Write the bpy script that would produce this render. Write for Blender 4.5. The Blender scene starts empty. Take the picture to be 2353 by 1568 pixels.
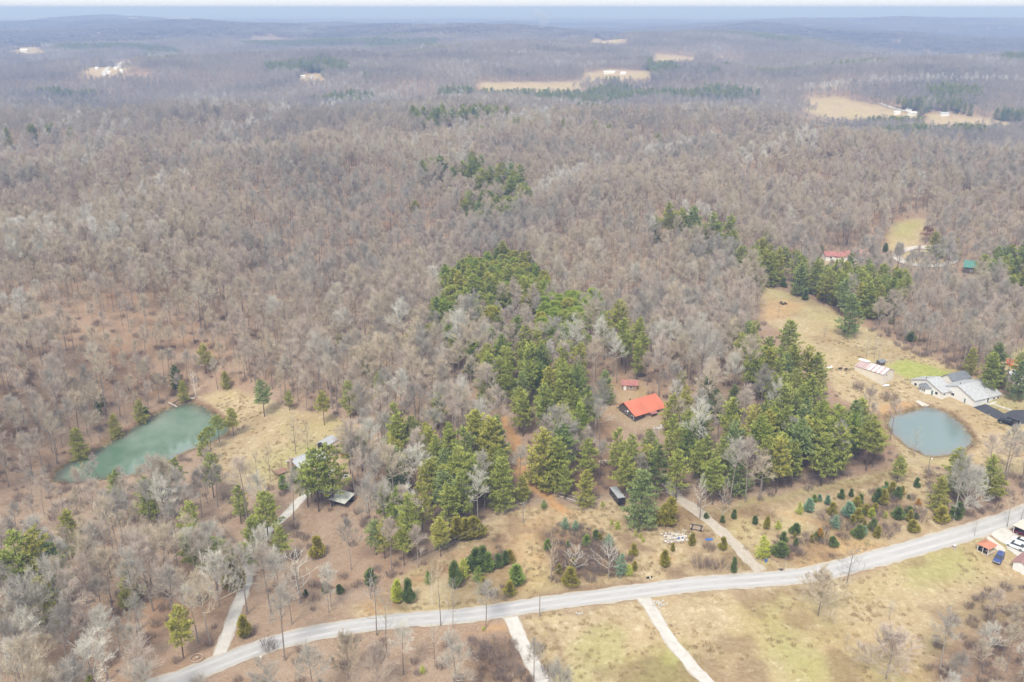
import bpy, math, random
import numpy as np
from mathutils import Vector, Matrix

# ------------------------------------------------------------------ camera
SC = bpy.context.scene
COL = SC.collection
CAM_H = 145.0
FOC = 2130.0                       # focal length in view units (view is 2353 x 1568 units)
CX, CY = 1176.5, 784.0
PITCH = math.atan2(CY - 18.0, FOC)
cam_data = bpy.data.cameras.new('camera')
cam_data.sensor_width = 36.0
cam_data.lens = 36.0 * FOC / 2353.0
cam_data.clip_start = 1.0
cam_data.clip_end = 200000.0
cam = bpy.data.objects.new('camera', cam_data)
cam.location = (0, 0, CAM_H)
cam.rotation_euler = (math.pi / 2 - PITCH, 0, 0)
COL.objects.link(cam)
SC.camera = cam

# ------------------------------------------------------------------ world, sun, exposure
SUN_EL, SUN_AZ = math.radians(52), math.radians(200)      # azimuth clockwise from +Y
world = bpy.data.worlds.new('World')
SC.world = world
world.use_nodes = True
wn = world.node_tree
for n in list(wn.nodes):
    wn.nodes.remove(n)
w_out = wn.nodes.new('ShaderNodeOutputWorld')
w_bg = wn.nodes.new('ShaderNodeBackground')
w_sky = wn.nodes.new('ShaderNodeTexSky')
w_sky.sky_type = 'NISHITA'
w_sky.sun_disc = False
w_sky.sun_elevation = SUN_EL
w_sky.sun_rotation = SUN_AZ
w_sky.dust_density = 2.0
w_sky.air_density = 1.0
w_mix = wn.nodes.new('ShaderNodeMix')
w_mix.data_type = 'RGBA'
w_mix.inputs[0].default_value = 0.82                       # share of even cloud cover
w_mix.inputs[7].default_value = (7.6, 7.75, 8.0, 1)
wn.links.new(w_sky.outputs[0], w_mix.inputs[6])
wn.links.new(w_mix.outputs[2], w_bg.inputs[0])
w_bg.inputs[1].default_value = 0.066
wn.links.new(w_bg.outputs[0], w_out.inputs[0])

sun_data = bpy.data.lights.new('sun', 'SUN')
sun_data.energy = 1.5
sun_data.angle = math.radians(14)
sun_data.color = (1.0, 0.95, 0.87)
sun = bpy.data.objects.new('sun', sun_data)
sd = Vector((math.sin(SUN_AZ) * math.cos(SUN_EL), math.cos(SUN_AZ) * math.cos(SUN_EL), math.sin(SUN_EL)))
sun.rotation_euler = sd.to_track_quat('Z', 'Y').to_euler()
sun.location = (0, 0, 400)
COL.objects.link(sun)

SC.view_settings.view_transform = 'Standard'
SC.view_settings.look = 'None'
SC.view_settings.exposure = 1.26
SC.view_settings.gamma = 1.0
SC.render.engine = 'CYCLES'
SC.cycles.max_bounces = 6
SC.cycles.diffuse_bounces = 4
SC.cycles.glossy_bounces = 2
SC.cycles.transparent_max_bounces = 8
SC.cycles.volume_bounces = 0
SC.cycles.use_denoising = True
SC.cycles.use_fast_gi = False

# ------------------------------------------------------------------ helpers
RNG = np.random.default_rng(11)
random.seed(11)
FWD = np.array((0, math.cos(PITCH), -math.sin(PITCH)))
UPV = np.array((0, math.sin(PITCH), math.cos(PITCH)))
EYE = np.array((0.0, 0.0, CAM_H))

def smooth(a, b, x):
    t = np.clip((np.asarray(x, float) - a) / (b - a), 0, 1)
    return t * t * (3 - 2 * t)

def hashn(ix, iy, seed):
    n = (ix.astype(np.int64) * 374761393 + iy.astype(np.int64) * 668265263 + seed * 1442695041) & 0x7fffffff
    n = ((n ^ (n >> 13)) * 1274126177) & 0x7fffffff
    return ((n ^ (n >> 16)) & 0xffff) / 65535.0

def vnoise(x, y, seed=0):
    x = np.asarray(x, float); y = np.asarray(y, float)
    ix, iy = np.floor(x), np.floor(y)
    fx, fy = x - ix, y - iy
    fx = fx * fx * (3 - 2 * fx); fy = fy * fy * (3 - 2 * fy)
    a = hashn(ix, iy, seed); b = hashn(ix + 1, iy, seed)
    c = hashn(ix, iy + 1, seed); d = hashn(ix + 1, iy + 1, seed)
    return (a * (1 - fx) + b * fx) * (1 - fy) + (c * (1 - fx) + d * fx) * fy

def fbm(x, y, seed=0, oct=3):
    s, a, t = 0, 1.0, 0
    for k in range(oct):
        s = s + a * vnoise(x * 2 ** k + 17 * k, y * 2 ** k - 9 * k, seed + k)
        t += a; a *= 0.5
    return s / t

def ray_dir(px, py):
    d = FWD * FOC + np.array((1.0, 0, 0)) * (px - CX) + UPV * (CY - py)
    return d / np.linalg.norm(d)

def plane(px, py, z):
    d = ray_dir(px, py)
    t = (z - CAM_H) / d[2]
    return (EYE + d * t)[:2]

def to_view(x, y, z):
    x = np.asarray(x, float); y = np.asarray(y, float); z = np.asarray(z, float) - CAM_H
    zc = y * FWD[1] + z * FWD[2]
    yc = y * UPV[1] + z * UPV[2]
    return CX + FOC * x / zc, CY - FOC * yc / zc

def seg_dist(x, y, pts):
    x = np.asarray(x, float); y = np.asarray(y, float)
    best = np.full(np.broadcast(x, y).shape, 1e9)
    for (x0, y0), (x1, y1) in zip(pts[:-1], pts[1:]):
        dx, dy = x1 - x0, y1 - y0
        L = dx * dx + dy * dy + 1e-9
        t = np.clip(((x - x0) * dx + (y - y0) * dy) / L, 0, 1)
        best = np.minimum(best, np.hypot(x - x0 - t * dx, y - y0 - t * dy))
    return best

def in_poly(x, y, P):
    x = np.asarray(x, float); y = np.asarray(y, float)
    r = np.zeros(np.broadcast(x, y).shape, bool)
    n = len(P)
    for i in range(n):
        x0, y0 = P[i]; x1, y1 = P[(i + 1) % n]
        if y0 == y1:
            continue
        c = ((y0 > y) != (y1 > y)) & (x < (x1 - x0) * (y - y0) / (y1 - y0) + x0)
        r ^= c
    return r

def sdist(x, y, P):
    """signed distance to a closed polygon, negative inside"""
    d = seg_dist(x, y, list(P) + [P[0]])
    return np.where(in_poly(x, y, P), -d, d)

# ------------------------------------------------------------------ terrain heights
RIDGES = []
def ridge(pts, A, w, tree=18.0):
    RIDGES.append(([tuple(plane(px, py, A + tree)) for px, py in pts], A, w))
ridge([(-330, 530), (-60, 485), (0, 472), (230, 421), (460, 383), (635, 333), (766, 299), (900, 285)], 42, 88)
ridge([(-260, 322), (0, 320), (115, 306), (200, 291), (283, 276), (460, 280), (530, 312)], 46, 85)
ridge([(880, 268), (1000, 262), (1150, 262), (1340, 207), (1560, 190), (1700, 196)], 52, 115)
ridge([(1450, 350), (1570, 306), (1730, 268), (1850, 275)], 48, 80)
ridge([(1850, 262), (2000, 262), (2353, 285), (2600, 300)], 50, 150)
ridge([(1120, 600), (1240, 640), (1330, 700)], 17, 65)
ridge([(1900, 560), (2150, 560), (2450, 560)], 13, 90)
ridge([(600, 205), (860, 200), (1050, 178)], 50, 150)
ridge([(-300, 212), (0, 215), (300, 205), (480, 195)], 46, 150)
ridge([(-500, 47), (0, 51), (200, 46), (330, 53), (420, 58)], 54, 500)
ridge([(560, 62), (760, 53), (900, 58), (1050, 66)], 52, 430)
ridge([(1700, 58), (1850, 44), (2060, 46), (2353, 42), (2900, 40)], 52, 520)
ridge([(1180, 84), (1450, 79), (1700, 72)], 60, 330)
ridge([(300, 118), (700, 108), (900, 128), (1100, 112)], 42, 230)
ridge([(1560, 110), (1800, 105), (2100, 118), (2500, 112)], 46, 250)

GREEN_LEVEL, BLUE_LEVEL = -6.0, 5.0
GREEN_POND_V = [(440,924),(473,937),(502,955),(530,985),(522,1000),(483,1020),(430,1040),(390,1062),(340,1085),(280,1100),
    (215,1106),(160,1112),(120,1108),(128,1085),(167,1058),(217,1038),(260,1010),(300,988),(340,962),(367,946),(400,933)]
BLUE_POND_V = [(2036,961),(2064,952),(2101,941),(2129,934.5),(2157,942),(2185,954),(2213,976),(2231,1000.6),(2240,1017),
    (2229.6,1026.7),(2213,1038),(2185,1047),(2147.6,1052),(2120,1047),(2092,1032),(2075,1021),(2045,989)]
GREEN_POND = [tuple(plane(a, b, GREEN_LEVEL)) for a, b in GREEN_POND_V]
BLUE_POND = [tuple(plane(a, b, BLUE_LEVEL)) for a, b in BLUE_POND_V]
ROAD_V = [(240,1615),(330,1586),(410,1561),(490,1530),(634,1477),(784,1444.5),(918,1427),(1085,1413),(1251,1388),(1418,1366.5),(1569,1346.5),
    (1669,1338),(1769,1331),(1869,1320),(1977,1294),(2110,1257),(2244,1218),(2353,1181),(2460,1140),(2560,1100)]

def base_height(x, y):
    x = np.asarray(x, float); y = np.asarray(y, float)
    r = np.hypot(x, y)
    s = np.zeros(np.broadcast(x, y).shape)
    for pts, A, w in RIDGES:
        lim = w * 3.2
        xs = [p[0] for p in pts]; ys = [p[1] for p in pts]
        m = (x > min(xs) - lim) & (x < max(xs) + lim) & (y > min(ys) - lim) & (y < max(ys) + lim)
        if m.any():
            c = A * np.exp(-(seg_dist(x[m], y[m], pts) / w) ** 2 / 1.6)
            s[m] += c ** 4
    h = s ** 0.25 - 17 * smooth(360, 580, r) * (1 - smooth(2200, 3500, r))
    h = h + 5 * (fbm(x / 130, y / 130, 3, 2) - 0.5) * smooth(300, 500, r)
    h = h + 38 * (fbm(x / 360, y / 230, 5, 2) - 0.5) * smooth(500, 900, r)
    far = smooth(1500, 2600, r) * (1 - smooth(6000, 11000, r))
    h = h + far * 62 * np.clip(fbm(x / 1300, y / 520, 7, 3) - 0.40, -0.08, 1) * 1.05
    h = h + 14 * fbm(x / 3000, y / 1800, 9, 2) * smooth(4000, 9000, r)
    # the near ground: gently rolling, a hollow for the green pond, a shelf on the east side
    h = h + 1.6 * (fbm(x / 70, y / 60, 21, 2) - 0.5) * (1 - smooth(260, 420, r))
    h = h + 6.5 * smooth(35, 110, x) * smooth(205, 265, y) * (1 - smooth(500, 700, y))
    h = h - 4.6 * smooth(-30, -75, x) * smooth(200, 232, y) * (1 - smooth(330, 420, y))
    return h

def full_height(x, y):
    h = base_height(x, y)
    for P, lev in ((GREEN_POND, GREEN_LEVEL), (BLUE_POND, BLUE_LEVEL)):
        xs = [p[0] for p in P]; ys = [p[1] for p in P]
        m = (x > min(xs) - 45) & (x < max(xs) + 45) & (y > min(ys) - 45) & (y < max(ys) + 45)
        if m.any():
            d = sdist(x[m], y[m], P)
            k = 1 - smooth(3, 40, d)
            b = h[m] * (1 - k) + (lev + 0.9) * k
            b = np.where(d < 4, np.minimum(b, lev + 0.9), b)
            carve = smooth(1.6, -2.2, d)
            h[m] = b * (1 - carve) + (lev - 1.6) * carve
    return h

rad = [55.0]
while rad[-1] < 1400:
    rad.append(rad[-1] * 1.0062)
while rad[-1] < 70000:
    rad.append(rad[-1] * 1.018)
RAD = np.array(rad)
LOGR = np.log(RAD)
TH0, TH1, NT = -1.15, 1.15, 420
TH = np.linspace(TH0, TH1, NT)
GX = RAD[:, None] * np.sin(TH)[None, :]
GY = RAD[:, None] * np.cos(TH)[None, :]
GZ = full_height(GX, GY)
NR = len(RAD)

def hq(x, y):
    """height of the ground mesh"""
    x = np.asarray(x, float); y = np.asarray(y, float)
    r = np.clip(np.hypot(x, y), RAD[0], RAD[-2])
    th = np.clip(np.arctan2(x, y), TH0, TH1 - 1e-6)
    i = np.clip(np.searchsorted(RAD, r) - 1, 0, NR - 2)
    f = (r - RAD[i]) / (RAD[i + 1] - RAD[i])
    u = (th - TH0) / (TH1 - TH0) * (NT - 1)
    j = np.clip(u.astype(int), 0, NT - 2)
    g = u - j
    return (GZ[i, j] * (1 - g) + GZ[i, j + 1] * g) * (1 - f) + (GZ[i + 1, j] * (1 - g) + GZ[i + 1, j + 1] * g) * f

TT = np.exp(np.linspace(math.log(90), math.log(40000), 2600))
def at(px, py, h=0.0):
    """ground point (x, y, z) whose spot h metres above the ground is seen at view position px, py"""
    d = ray_dir(px, py)
    P = EYE[None, :] + TT[:, None] * d[None, :]
    gap = P[:, 2] - hq(P[:, 0], P[:, 1]) - h
    k = np.argmax(gap < 0)
    if not (gap < 0).any():
        k = len(TT) - 1
    t = TT[k]
    if k > 0:
        a, b = gap[k - 1], gap[k]
        t = TT[k - 1] + (TT[k] - TT[k - 1]) * a / (a - b + 1e-12)
    q = EYE + d * t
    return np.array((q[0], q[1], float(hq(q[0], q[1]))))

def xy(px, py, h=0.0):
    q = at(px, py, h)
    return (q[0], q[1])

def poly(pts, h=0.0):
    return [xy(a, b, h) for a, b in pts]

def rise(px, py, top):
    """height in metres of an upright thing standing at view px, py and reaching view height top"""
    q = at(px, py)
    zc = q[1] * FWD[1] + (q[2] - CAM_H) * FWD[2]
    v0, v1 = (CY - py) / FOC, (CY - top) / FOC
    return (v1 - v0) * zc / (UPV[2] - FWD[2] * v1)

# ------------------------------------------------------------------ materials
def new_mat(name):
    m = bpy.data.materials.new(name)
    m.use_nodes = True
    return m, m.node_tree, m.node_tree.nodes['Principled BSDF']

def mat(name, col, rough=0.8, var=0.12, scale=1.5, metal=0.0, spec=0.3, col2=None, mapping=None):
    """plain material whose colour wanders with a noise in object space"""
    m, t, b = new_mat(name)
    tc = t.nodes.new('ShaderNodeTexCoord')
    nz = t.nodes.new('ShaderNodeTexNoise')
    nz.inputs['Scale'].default_value = scale
    nz.inputs['Detail'].default_value = 4
    t.links.new(tc.outputs['Object'], nz.inputs['Vector'])
    mp = t.nodes.new('ShaderNodeMapRange')
    mp.inputs[1].default_value, mp.inputs[2].default_value = 0.3, 0.7
    t.links.new(nz.outputs['Fac'], mp.inputs[0])
    mx = t.nodes.new('ShaderNodeMix'); mx.data_type = 'RGBA'
    c2 = col2 or tuple(c * (1 + var) for c in col)
    c1 = col if col2 else tuple(c * (1 - var) for c in col)
    mx.inputs[6].default_value = (*c1, 1)
    mx.inputs[7].default_value = (*c2, 1)
    t.links.new(mp.outputs[0], mx.inputs[0])
    t.links.new(mx.outputs[2], b.inputs['Base Color'])
    b.inputs['Roughness'].default_value = rough
    b.inputs['Metallic'].default_value = metal
    b.inputs['Specular IOR Level'].default_value = spec
    return m

def tree_mat(name, cols, rough=0.85, noise=0.25, scale=0.35, stand=False):
    """colour picked per tree from a ramp, with a little variation inside the tree"""
    m, t, b = new_mat(name)
    oi = t.nodes.new('ShaderNodeObjectInfo')
    rp = t.nodes.new('ShaderNodeValToRGB')
    while len(rp.color_ramp.elements) < len(cols):
        rp.color_ramp.elements.new(0.5)
    for i, c in enumerate(cols):
        rp.color_ramp.elements[i].position = i / max(1, len(cols) - 1)
        rp.color_ramp.elements[i].color = (*c, 1)
    if stand:      # half by the tree, half by the stand it grows in
        ta = t.nodes.new('ShaderNodeAttribute'); ta.attribute_type = 'INSTANCER'; ta.attribute_name = 'tone'
        m1 = t.nodes.new('ShaderNodeMath'); m1.operation = 'MULTIPLY_ADD'
        m1.inputs[1].default_value = 0.46; m1.use_clamp = True
        t.links.new(oi.outputs['Random'], m1.inputs[0]); t.links.new(ta.outputs['Fac'], m1.inputs[2])
        t.links.new(m1.outputs[0], rp.inputs[0])
    else:
        t.links.new(oi.outputs['Random'], rp.inputs[0])
    tc = t.nodes.new('ShaderNodeTexCoord')
    nz = t.nodes.new('ShaderNodeTexNoise')
    nz.inputs['Scale'].default_value = scale
    nz.inputs['Detail'].default_value = 3
    t.links.new(tc.outputs['Object'], nz.inputs['Vector'])
    mp = t.nodes.new('ShaderNodeMapRange')
    mp.inputs[1].default_value, mp.inputs[2].default_value = 0.3, 0.7
    mp.inputs[3].default_value, mp.inputs[4].default_value = 1 - noise, 1 + noise
    t.links.new(nz.outputs['Fac'], mp.inputs[0])
    mx = t.nodes.new('ShaderNodeMix'); mx.data_type = 'RGBA'; mx.blend_type = 'MULTIPLY'
    mx.inputs[0].default_value = 1
    t.links.new(rp.outputs[0], mx.inputs[6])
    t.links.new(mp.outputs[0], mx.inputs[7])
    t.links.new(mx.outputs[2], b.inputs['Base Color'])
    b.inputs['Roughness'].default_value = rough
    b.inputs['Specular IOR Level'].default_value = 0.15
    return m

# ------------------------------------------------------------------ mesh builder
class MB:
    def __init__(s):
        s.v, s.f, s.mi = [], [], []
    def add(s, vs, fs, mi=0):
        o = len(s.v)
        s.v.extend(tuple(map(float, p)) for p in vs)
        s.f.extend(tuple(i + o for i in f) for f in fs)
        s.mi.extend([mi] * len(fs))
    def box(s, c, d, rz=0.0, mi=0):
        x, y, z = d[0] / 2, d[1] / 2, d[2] / 2
        ca, sa = math.cos(rz), math.sin(rz)
        vs = []
        for dz in (-z, z):
            for dx, dy in ((-x, -y), (x, -y), (x, y), (-x, y)):
                vs.append((c[0] + dx * ca - dy * sa, c[1] + dx * sa + dy * ca, c[2] + dz))
        s.add(vs, [(3, 2, 1, 0), (4, 5, 6, 7), (0, 1, 5, 4), (1, 2, 6, 5), (2, 3, 7, 6), (3, 0, 4, 7)], mi)
    def prism(s, prof, a, b, axis='x', mi=0):
        """closed profile of (u, z) swept along an axis from a to b"""
        n = len(prof)
        vs = []
        for k in (a, b):
            for u, z in prof:
                vs.append((k, u, z) if axis == 'x' else (u, k, z))
        fs = [(i, (i + 1) % n, n + (i + 1) % n, n + i) for i in range(n)]
        fs += [tuple(range(n - 1, -1, -1)), tuple(range(n, 2 * n))]
        s.add(vs, fs, mi)
    def tube(s, pts, rs, n=6, cap=True):
        pts = [np.array(p, float) for p in pts]
        o = len(s.v)
        k = len(pts)
        for i, p in enumerate(pts):
            d = pts[min(i + 1, k - 1)] - pts[max(i - 1, 0)]
            d = d / (np.linalg.norm(d) + 1e-9)
            a = np.cross(d, (0.31, 0.95, 0.1) if abs(d[2]) > 0.8 else (0, 0, 1.0))
            a /= np.linalg.norm(a) + 1e-9
            b = np.cross(d, a)
            for q in range(n):
                t = 2 * math.pi * q / n
                s.v.append(tuple(p + rs[i] * (math.cos(t) * a + math.sin(t) * b)))
        for i in range(k - 1):
            for q in range(n):
                s.f.append((o + i * n + q, o + i * n + (q + 1) % n, o + (i + 1) * n + (q + 1) % n, o + (i + 1) * n + q))
                s.mi.append(0)
        if cap:
            s.f.append(tuple(o + q for q in range(n - 1, -1, -1))); s.mi.append(0)
            s.f.append(tuple(o + (k - 1) * n + q for q in range(n))); s.mi.append(0)
    def spike(s, p, d, L, r):
        """thin three sided twig running from p along d"""
        d = np.asarray(d, float); d = d / (np.linalg.norm(d) + 1e-9)
        a = np.cross(d, (0.3, 0.2, 1.0)); a /= np.linalg.norm(a) + 1e-9
        b = np.cross(d, a)
        p = np.asarray(p, float)
        o = len(s.v)
        s.v += [tuple(p + r * a), tuple(p + r * (-0.5 * a + 0.87 * b)), tuple(p + r * (-0.5 * a - 0.87 * b)), tuple(p + d * L)]
        s.f += [(o, o + 1, o + 3), (o + 1, o + 2, o + 3), (o + 2, o, o + 3)]
        s.mi += [0, 0, 0]
    def blade(s, p, d, L, w, side=None):
        d = np.asarray(d, float); d = d / (np.linalg.norm(d) + 1e-9)
        a = np.cross(d, side if side is not None else (random.uniform(-1, 1), random.uniform(-1, 1), random.uniform(-1, 1)))
        a /= np.linalg.norm(a) + 1e-9
        p = np.asarray(p, float)
        o = len(s.v)
        s.v += [tuple(p - a * w * 0.3), tuple(p + a * w * 0.3), tuple(p + d * L * 0.6 + a * w * 0.5), tuple(p + d * L), tuple(p + d * L * 0.6 - a * w * 0.5)]
        s.f.append((o, o + 1, o + 2, o + 3, o + 4)); s.mi.append(0)
    def ball(s, c, r, n=8, m=5, mi=0):
        vs = [(c[0], c[1], c[2] - r[2])]
        for i in range(1, m):
            a = -math.pi / 2 + math.pi * i / m
            for q in range(n):
                t = 2 * math.pi * q / n
                vs.append((c[0] + r[0] * math.cos(a) * math.cos(t), c[1] + r[1] * math.cos(a) * math.sin(t), c[2] + r[2] * math.sin(a)))
        vs.append((c[0], c[1], c[2] + r[2]))
        fs = [(0, 1 + (q + 1) % n, 1 + q) for q in range(n)]
        for i in range(m - 2):
            for q in range(n):
                fs.append((1 + i * n + q, 1 + i * n + (q + 1) % n, 1 + (i + 1) * n + (q + 1) % n, 1 + (i + 1) * n + q))
        e = len(vs) - 1
        fs += [(1 + (m - 2) * n + q, 1 + (m - 2) * n + (q + 1) % n, e) for q in range(n)]
        s.add(vs, fs, mi)
    def mesh(s, name, mats):
        me = bpy.data.meshes.new(name)
        me.from_pydata(s.v, [], s.f)
        for m in (mats if isinstance(mats, (list, tuple)) else [mats]):
            me.materials.append(m)
        if any(s.mi):
            me.polygons.foreach_set('material_index', s.mi)
        me.update()
        return me
    def build(s, name, mats, parent=None, loc=None, rz=None):
        o = bpy.data.objects.new(name, s.mesh(name, mats))
        COL.objects.link(o)
        if parent is not None:
            o.parent = parent
        if loc is not None:
            o.location = loc
        if rz is not None:
            o.rotation_euler = (0, 0, rz)
        return o

def tag(o, label=None, cat=None, group=None, kind=None):
    if label: o['label'] = label
    if cat: o['category'] = cat
    if group: o['group'] = group
    if kind: o['kind'] = kind
    return o

def thing(name, label, cat, loc, rz=0.0, group=None, scale=1.0):
    o = bpy.data.objects.new(name, None)
    o.empty_display_size = 0.5
    COL.objects.link(o)
    o.location = tuple(loc); o.rotation_euler = (0, 0, rz); o.scale = (scale,) * 3
    return tag(o, label, cat, group)

# ------------------------------------------------------------------ land cover (outlines in view units, laid onto the ground)
SOUTH = poly([(1178,1424),(1251,1404),(1418,1383),(1569,1361),(1769,1347),(1869,1337),(1990,1310),(2110,1272),(2244,1236),(2420,1240),
    (2420,1420),(2290,1425),(2200,1465),(2140,1520),(2150,1640),(2140,1900),(1340,1900),(1262,1600),(1232,1540)])
POND_MEADOW = poly([(455,915),(500,902),(545,898),(580,908),(640,930),(700,945),(760,950),(812,968),(845,985),(850,1000),(800,1040),(760,1060),
    (700,1085),(655,1100),(610,1118),(540,1115),(500,1085),(490,1050),(500,1022),(535,1000),(540,985),(505,952),(473,935)])
FRONT = poly([(800,1395),(900,1350),(1000,1287),(1090,1217),(1150,1182),(1180,1163),(1250,1162),(1351,1170),(1418,1152),(1480,1168),(1560,1150),
    (1620,1165),(1700,1160),(1800,1145),(1900,1125),(2000,1088),(2075,1058),(2110,1062),(2180,1100),(2150,1150),(2200,1205),(2110,1243),(1977,1281),
    (1869,1306),(1769,1317),(1669,1325),(1569,1333),(1418,1352),(1251,1374),(1085,1400),(918,1413),(820,1424)])
RIGHT = poly([(1742,650),(1802,669),(1869,689),(1909,712),(1945,739),(2002,756),(2045,779),(2089,802),(2142,826),(2202,849),(2252,869),(2272,889),
    (2300,905),(2430,930),(2430,1110),(2353,1085),(2290,1085),(2200,1078),(2110,1062),(2075,1058),(2060,1030),(2036,1000),(2010,955),(1960,925),(1935,922),
    (1915,889),(1902,849),(1869,822),(1835,789),(1802,762),(1762,742),(1755,709),(1745,672)])
YARD = poly([(1385,930),(1425,886),(1470,879),(1498,912),(1530,950),(1520,976),(1450,984),(1405,962)])
LEFT_YARD = poly([(655,1062),(720,1008),(830,998),(830,1045),(790,1080),(745,1105),(690,1095)])
LAWN = poly([(2029,838),(2066,829),(2090,828),(2140,842),(2190,858),(2200,872),(2120,874),(2085,872)])
LOT_MEADOW = poly([(2305,815),(2430,800),(2430,915),(2341,892),(2300,866)])
FAR_FIELDS = [poly(p) for p in (
    [(1097,191),(1150,190),(1250,189),(1338,187),(1342,200),(1300,222),(1200,226),(1120,220)],
    [(1832,238),(1860,229),(1940,226),(1990,238),(2040,248),(2110,262),(2105,282),(2040,285),(1960,280),(1880,270),(1842,255)],
    [(2130,262),(2180,262),(2260,272),(2345,288),(2360,305),(2300,300),(2220,290),(2140,284)],
    [(2040,540),(2062,520),(2085,505),(2110,500),(2135,512),(2125,540),(2112,570),(2120,600),(2070,600),(2040,575)],
    [(1330,84),(1380,90),(1440,94),(1430,106),(1370,104),(1335,98)],
    [(178,156),(225,158),(270,147),(345,135),(340,150),(300,160),(270,172),(235,178),(190,172)],
    [(1502,126),(1560,129),(1600,135),(1590,147),(1540,144),(1505,140)],
    [(1630,134),(1712,132),(1712,146),(1640,150)],
    [(1340,170),(1400,160),(1490,164),(1500,180),(1420,184),(1340,186)],
    [(5,112),(60,108),(102,112),(95,124),(40,126)],
    [(1885,194),(1940,190),(1945,204),(1890,206)],
    [(690,170),(740,170),(740,184),(690,184)],
    [(1893,582),(1990,578),(2000,606),(1930,612),(1893,606)],
    [(2085,575),(2150,568),(2180,590),(2165,618),(2095,615)],
)]
GRAVEL_V = {
    'lower_lot': [(2276,1227),(2293,1219),(2312,1212),(2353,1243),(2420,1285),(2420,1330),(2353,1290),(2332,1277),(2302,1246)],
    'upper_lot': [(2308,872),(2318,853),(2345,841),(2430,832),(2430,905),(2341,889)],
}
PAVED_V = [(2236,936),(2266,929),(2288,941),(2308,951),(2325,943.5),(2430,942),(2430,985),(2353,975),(2325,982),(2302,969),(2262,950)]

DRIVES_V = {   # name: (centre line, width in metres)
    'west_drive': ([(498,1521),(507,1500),(518,1468),(540,1408),(560,1358),(571,1312),(585,1265),(617,1218),(654,1188),(694,1145),(734,1108),(767,1072)], 2.8),
    'gravel_drive': ([(1172,1413),(1189,1455),(1208,1495),(1231,1538),(1250,1571),(1275,1620)], 3.3),
    'meadow_track': ([(1476,1372),(1497,1400),(1519,1438),(1548,1481),(1575,1512),(1602,1545),(1625,1567),(1665,1610)], 2.9),
    'house_drive': ([(1750,1313),(1725,1291),(1695,1258),(1649,1215),(1602,1175),(1569,1151),(1545,1128),(1525,1090)], 3.0),
}
def line(pts):
    return [xy(a, b) for a, b in pts]
def dense(pts, step=1.5):
    """Catmull-Rom through the points, sampled about every step metres"""
    P = [np.array(p) for p in pts]
    P = [2 * P[0] - P[1]] + P + [2 * P[-1] - P[-2]]
    out = []
    for i in range(1, len(P) - 2):
        n = max(2, int(np.linalg.norm(P[i + 1] - P[i]) / step))
        for k in range(n):
            t = k / n
            out.append(0.5 * (2 * P[i] + (P[i + 1] - P[i - 1]) * t + (2 * P[i - 1] - 5 * P[i] + 4 * P[i + 1] - P[i + 2]) * t * t
                              + (3 * P[i] - P[i - 1] - 3 * P[i + 1] + P[i + 2]) * t ** 3))
    out.append(P[-2])
    return out
ROAD = dense(line(ROAD_V))
ROAD_W = 5.2
DRIVES = {k: (dense(line(v), 1.2), w) for k, (v, w) in DRIVES_V.items()}
DIRT_TRACK = line([(1160,960),(1168,985),(1184,1022),(1188,1061),(1204,1095),(1228,1125),(1264,1151),(1291,1175)])
YARD_TRACK = line([(1365,930),(1378,950),(1395,975),(1400,1000)])

cover = np.zeros((NR, NT, 4), np.float32)
near = RAD < 3600
wx = GX + 5 * (fbm(GX / 9, GY / 9, 41, 2) - 0.5)
wy = GY + 5 * (fbm(GX / 9, GY / 9, 47, 2) - 0.5)
def paint(P, ch, val=1.0, soft=2.0):
    xs = [p[0] for p in P]; ys = [p[1] for p in P]
    m = (GX > min(xs) - 15) & (GX < max(xs) + 15) & (GY > min(ys) - 15) & (GY < max(ys) + 15)
    if m.any():
        r = np.hypot(GX[m], GY[m])
        s = np.maximum(soft, r * 0.004)
        k = val * smooth(s, -s, sdist(wx[m], wy[m], P))
        cover[..., ch][m] = np.maximum(cover[..., ch][m], k)
def paint_line(pts, w, ch, val=1.0, soft=1.2):
    xs = [p[0] for p in pts]; ys = [p[1] for p in pts]
    m = (GX > min(xs) - 15) & (GX < max(xs) + 15) & (GY > min(ys) - 15) & (GY < max(ys) + 15)
    k = val * smooth(w / 2 + soft, w / 2 - soft * 0.5, seg_dist(wx[m], wy[m], pts))
    cover[..., ch][m] = np.maximum(cover[..., ch][m], k)
for P in (SOUTH, POND_MEADOW, FRONT, RIGHT, LOT_MEADOW):
    paint(P, 0)
for P in FAR_FIELDS:
    paint(P, 0, 1.0)
paint(YARD, 0, 0.35); paint(LEFT_YARD, 0, 0.7)
paint(LAWN, 1, 1.0, 0.8)
for P, v in (([(1490,1500),(1560,1480),(1600,1560),(1640,1640),(1400,1640),(1440,1560)], .75), ([(1700,1400),(1800,1390),(1840,1470),(1900,1520),(1850,1560),(1760,1500)], .45),
             ([(2080,1290),(2200,1250),(2260,1290),(2230,1330),(2100,1340)], .6), ([(2270,800),(2430,790),(2430,840),(2340,850)], .4),
             ([(560,1060),(680,1010),(760,1020),(700,1080),(600,1110)], .35), ([(1640,1190),(1700,1160),(1760,1290),(1720,1270)], .12),
             ([(2240,930),(2290,915),(2353,930),(2353,942),(2320,944),(2300,950)], .5), ([(2050,520),(2100,505),(2125,515),(2090,545),(2055,545)], .5)):
    paint(poly(P), 1, v, 7)
paint(poly([(1985,950),(2060,918),(2110,922),(2098,938),(2055,953),(2030,965)]), 2, .75, 2)
paint(poly([(1150,1385),(1200,1210),(1260,1180),(1300,1200),(1250,1370)]), 2, .18, 4)
paint(poly([(1110,1435),(1160,1430),(1170,1450),(1120,1452)]), 2, .8, 2)
paint(poly([(1755,700),(1800,690),(1850,700),(1810,730),(1762,735)]), 2, .5, 4)
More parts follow.
